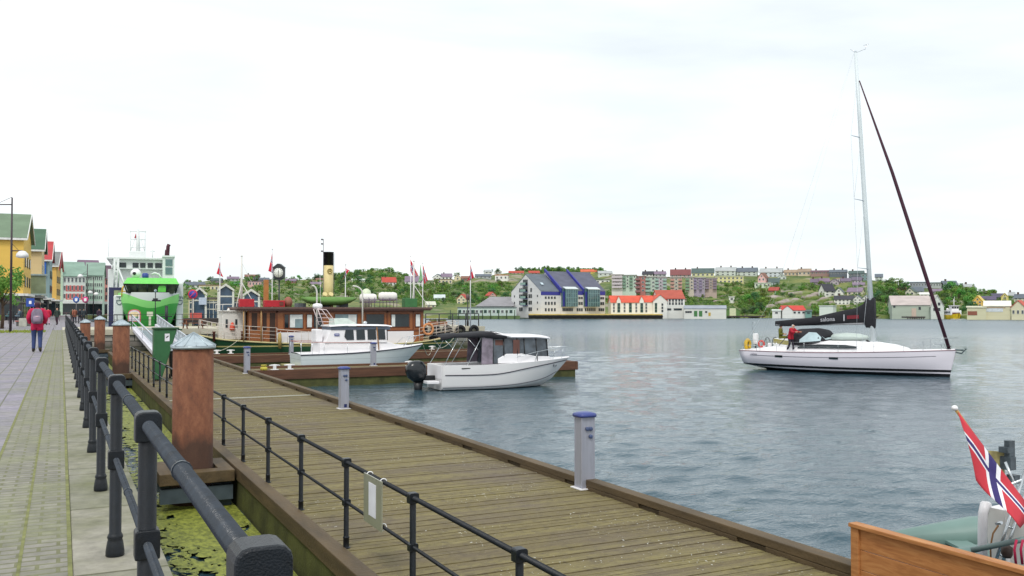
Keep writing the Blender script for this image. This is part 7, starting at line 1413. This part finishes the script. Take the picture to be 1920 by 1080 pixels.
o = shed(1374,594,26,12,20,'g',(96,128,70),(122,140,96),'green boathouse with pale door standing on piles',380,0,0,'boathouse'); m = MB(); m.bx(-1.3,1.3,-.1,-.02,-.5,3.6); m.build('pale_door', M('door_cream', (206,210,170), .6), o); m = MB()
for x in (-2.5,-.8,.8,2.5): m.tube([(x,-.3,-4),(x,-.3,0)], .2, 6)
m.build('pile_row', blkp, o)
shed(1456,590,16,7,9,'e',W_,LG,'small white boat shed with one dark window left of the red-roofed house',378,1,0,'shed',5)
o = shed(1490,590,42,8,16,'e',W_,(196,66,56),'white house with bright red roof on the waterfront left of the yacht',378,5,14,'house',9); wing(o, -5.2, -1.0, -.6, 6, 1.9, 3.6, 'y', W_, (196,66,56), -3, .2, 'roof', 'wall')
shed(1516,590,12,6,8,'e',(112,150,140),DG,'tiny teal shed at the right of the red-roofed waterfront house',376,1,0,'shed',4)
shed(1549,589,26,15,16,'f',(214,222,210),(206,212,200),'plain white storage shed behind the boom cover',372,0,-10,'shed',8)
o = shed(1831,592,36,15,17,'e',(206,202,168),(198,196,172),'cream waterfront shed right of the ferry',322,0,0,'shed',8); m = MB(); m.bx(-2.8,.2,-.1,-.02,.2,1.6); m.build('brown_door', M('door_brown', (140,84,66), .7), o)
o = shed(1870,592,50,18,27,'e',(210,204,170),(226,222,212),'long cream shed with white roof and pale sign at the right',320,0,0,'shed',9); m = MB(); m.bx(-3.6,1.8,-.1,-.02,1.4,2.6); m.build('sign_board', M('shed_sign', (206,212,216), .5), o); m = MB(); m.bx(-3.4,2.6,-.12,-.02,2.75,2.9); m.build('brown_strip', M('door_brown', (140,84,66)), o)
shed(1909,594,26,18,30,'g',(214,208,176),(190,84,66),'cream gabled shed with red roof at the right edge of the shore',316,3,-8,'shed',9,'w')
# dark landing stages along the right shore
for px, w_, lab in ((1400,70,'dark landing stage beside the green boathouse'),(1500,60,'dark landing stage below the red-roofed waterfront house'),(1718,34,'dark landing stage in front of the grey-green boathouse')):
    dd = tab(T0, px)-4; k = dd/1700; q = D(px, 581, dd); o = thing('landing_stage', lab, 'jetty', (q.x,q.y,ZW), -YAW); m = MB(); m.bx(-w_*k/2,w_*k/2,0,5,.5,1.0); m.build('deck', M('jetty_dark', (62,54,52)), o)
    for i in range(8): m = MB(); x = -w_*k/2+w_*k*(i+.5)/8; m.tube([(x,.4,-2),(x,.4,.5)], .2, 5); m.build('pile', M('jetty_dark', (62,54,52)), o)
# ---------------------------------------------------------------- far shore: trees
protos = []
for i in range(7):
    rnd = random.Random(40+i); m = MB(); h_ = 1.0
    m.tube([(0,0,-.4),(.02,0,.3),(0,0,.6)], [.05,.04,.02], 5, 1)
    if i < 5: bl = [((rnd.uniform(-.3,.3), rnd.uniform(-.3,.3), rnd.uniform(.3,.85)), (rnd.uniform(.14,.26),)*3) for _ in range(9)]
    else: bl = [((0,0,.2+.16*j), (.24-.045*j,.24-.045*j,.1)) for j in range(5)]
    leafcloud(m, bl, 420, .05, rnd, 0); o = m.build('tree', [LF if i % 2 == 0 else LFd, bark], recalc=False); protos.append(o.data); bpy.data.objects.remove(o)
def tree(px, py, hpx, kind, label, group, wide=1.1):
    q, d = gp_(px, py); o = bpy.data.objects.new('tree', protos[kind]); sc.collection.objects.link(o); s = hpx*d/1700; o.location = q; o.scale = (s*wide, s*wide, s); o.rotation_euler.z = random.uniform(0, 6.28); tag(o, label, 'tree', group); return o
random.seed(77)
ZN = [ # count, px range, py range, height range, kinds, label, group
 (16,(345,600),(524,532),(8,13),(0,1,3),'small round tree on the left skyline behind the ship masts','trees on the left skyline'),
 (22,(345,600),(536,575),(10,16),(0,1,2,4),'green tree on the slope behind the wooden ship','trees on the slope behind the wooden ship'),
 (34,(610,760),(512,560),(10,16),(1,3,0,2),'dark tree on the wooded hill right of the funnel','trees on the wooded hill'),
 (42,(760,960),(534,572),(9,15),(0,1,2,3,4),'bushy tree on the green slope left of the blue-roofed building','trees left of the blue-roofed building'),
 (24,(965,1130),(506,511),(7,12),(1,3,5,0),'dark tree on the skyline above the blue-roofed building','skyline trees above the blue-roofed building'),
 (18,(1138,1290),(548,562),(10,16),(0,2,4,1),'green tree between warehouse roofs and apartment blocks','trees behind the warehouse'),
 (20,(1300,1440),(536,560),(6,12),(0,2,4),'low bushy tree on the grassy slope right of the apartment blocks','bushes on the grassy slope'),
 (16,(1395,1450),(560,592),(12,22),(0,4,1),'tall bush at the foot of the rocky knoll','bushes at the rocky knoll'),
 (16,(1450,1560),(536,560),(7,12),(0,1,2),'dark bush above the rocky knoll','bushes above the rocky knoll'),
 (10,(1525,1545),(578,592),(12,18),(0,2),'bush between red-roofed house and white shed','bushes by the white shed'),
 (38,(1642,1700),(530,592),(12,20),(0,1,2,3),'leafy tree on the slope right of the yacht mast','trees right of the yacht mast'),
 (32,(1762,1826),(548,590),(14,24),(0,2,1,4),'big leafy tree behind the ferry','trees behind the ferry'),
 (14,(1835,1868),(548,556),(8,12),(0,2),'round tree on the right slope beside the dark conifer','trees on the right slope'),
 (12,(1850,1920),(562,578),(6,10),(0,1),'small tree between the right-hand houses','trees between the right-hand houses')]
for n_, pxr, pyr, hr, ks, lab, grp in ZN:
    for _ in range(n_):
        px = random.uniform(*pxr); py = random.uniform(*pyr); py = max(py, tab(TY, px)+.5); tree(px, py, random.uniform(*hr), random.choice(ks), lab, grp, random.uniform(.9,1.5))
tree(1825,558,27,6,'tall dark conifer beside the white hip-roofed house',None,.8); tree(1828,556,20,5,'shorter dark conifer right of the tall one',None,.8)
tree(932,511,9,3,'small round tree on the skyline between two white houses',None); tree(922,512,8,1,'small flat tree on the skyline left of a white gabled house',None); tree(855,520,10,0,'yellowish tree on the skyline left of the outer flag',None,1.5)
# woods and scrub that read as one mass
m = MB(); rnd = random.Random(99)
WD = [(260,(345,600),(524,562)),(480,(600,762),(506,562)),(560,(762,965),(532,575)),(170,(970,1135),(505,512)),(190,(1135,1295),(543,572)),(260,(1290,1440),(530,578)),(110,(1385,1450),(556,592)),(240,(1440,1640),(535,590)),(220,(1640,1705),(526,592)),(170,(1755,1830),(545,590)),(120,(1830,1930),(552,588)),(90,(480,600),(560,590)),(90,(1580,1660),(560,592))]
for n_, pxr, pyr in WD:
    for _ in range(n_):
        px = rnd.uniform(*pxr); py = max(tab(TY, px)+.6, rnd.uniform(*pyr)); q, d = gp_(px, py); s = rnd.uniform(5,10)*d/1700
        leafcloud(m, [((q.x+rnd.uniform(-.5,.5)*s, q.y+rnd.uniform(-.5,.5)*s, q.z+rnd.uniform(.1,.45)*s), (rnd.uniform(.3,.5)*s, rnd.uniform(.3,.5)*s, rnd.uniform(.22,.4)*s)) for _ in range(2)], 46, .13*s, rnd)
struct(m.build('hillside_scrub', leaf_mat('scrub_leaves', (62,96,44), (94,130,52), (136,154,68)), recalc=False), 'stuff', 'dense green scrub and woods covering the slopes across the harbour')
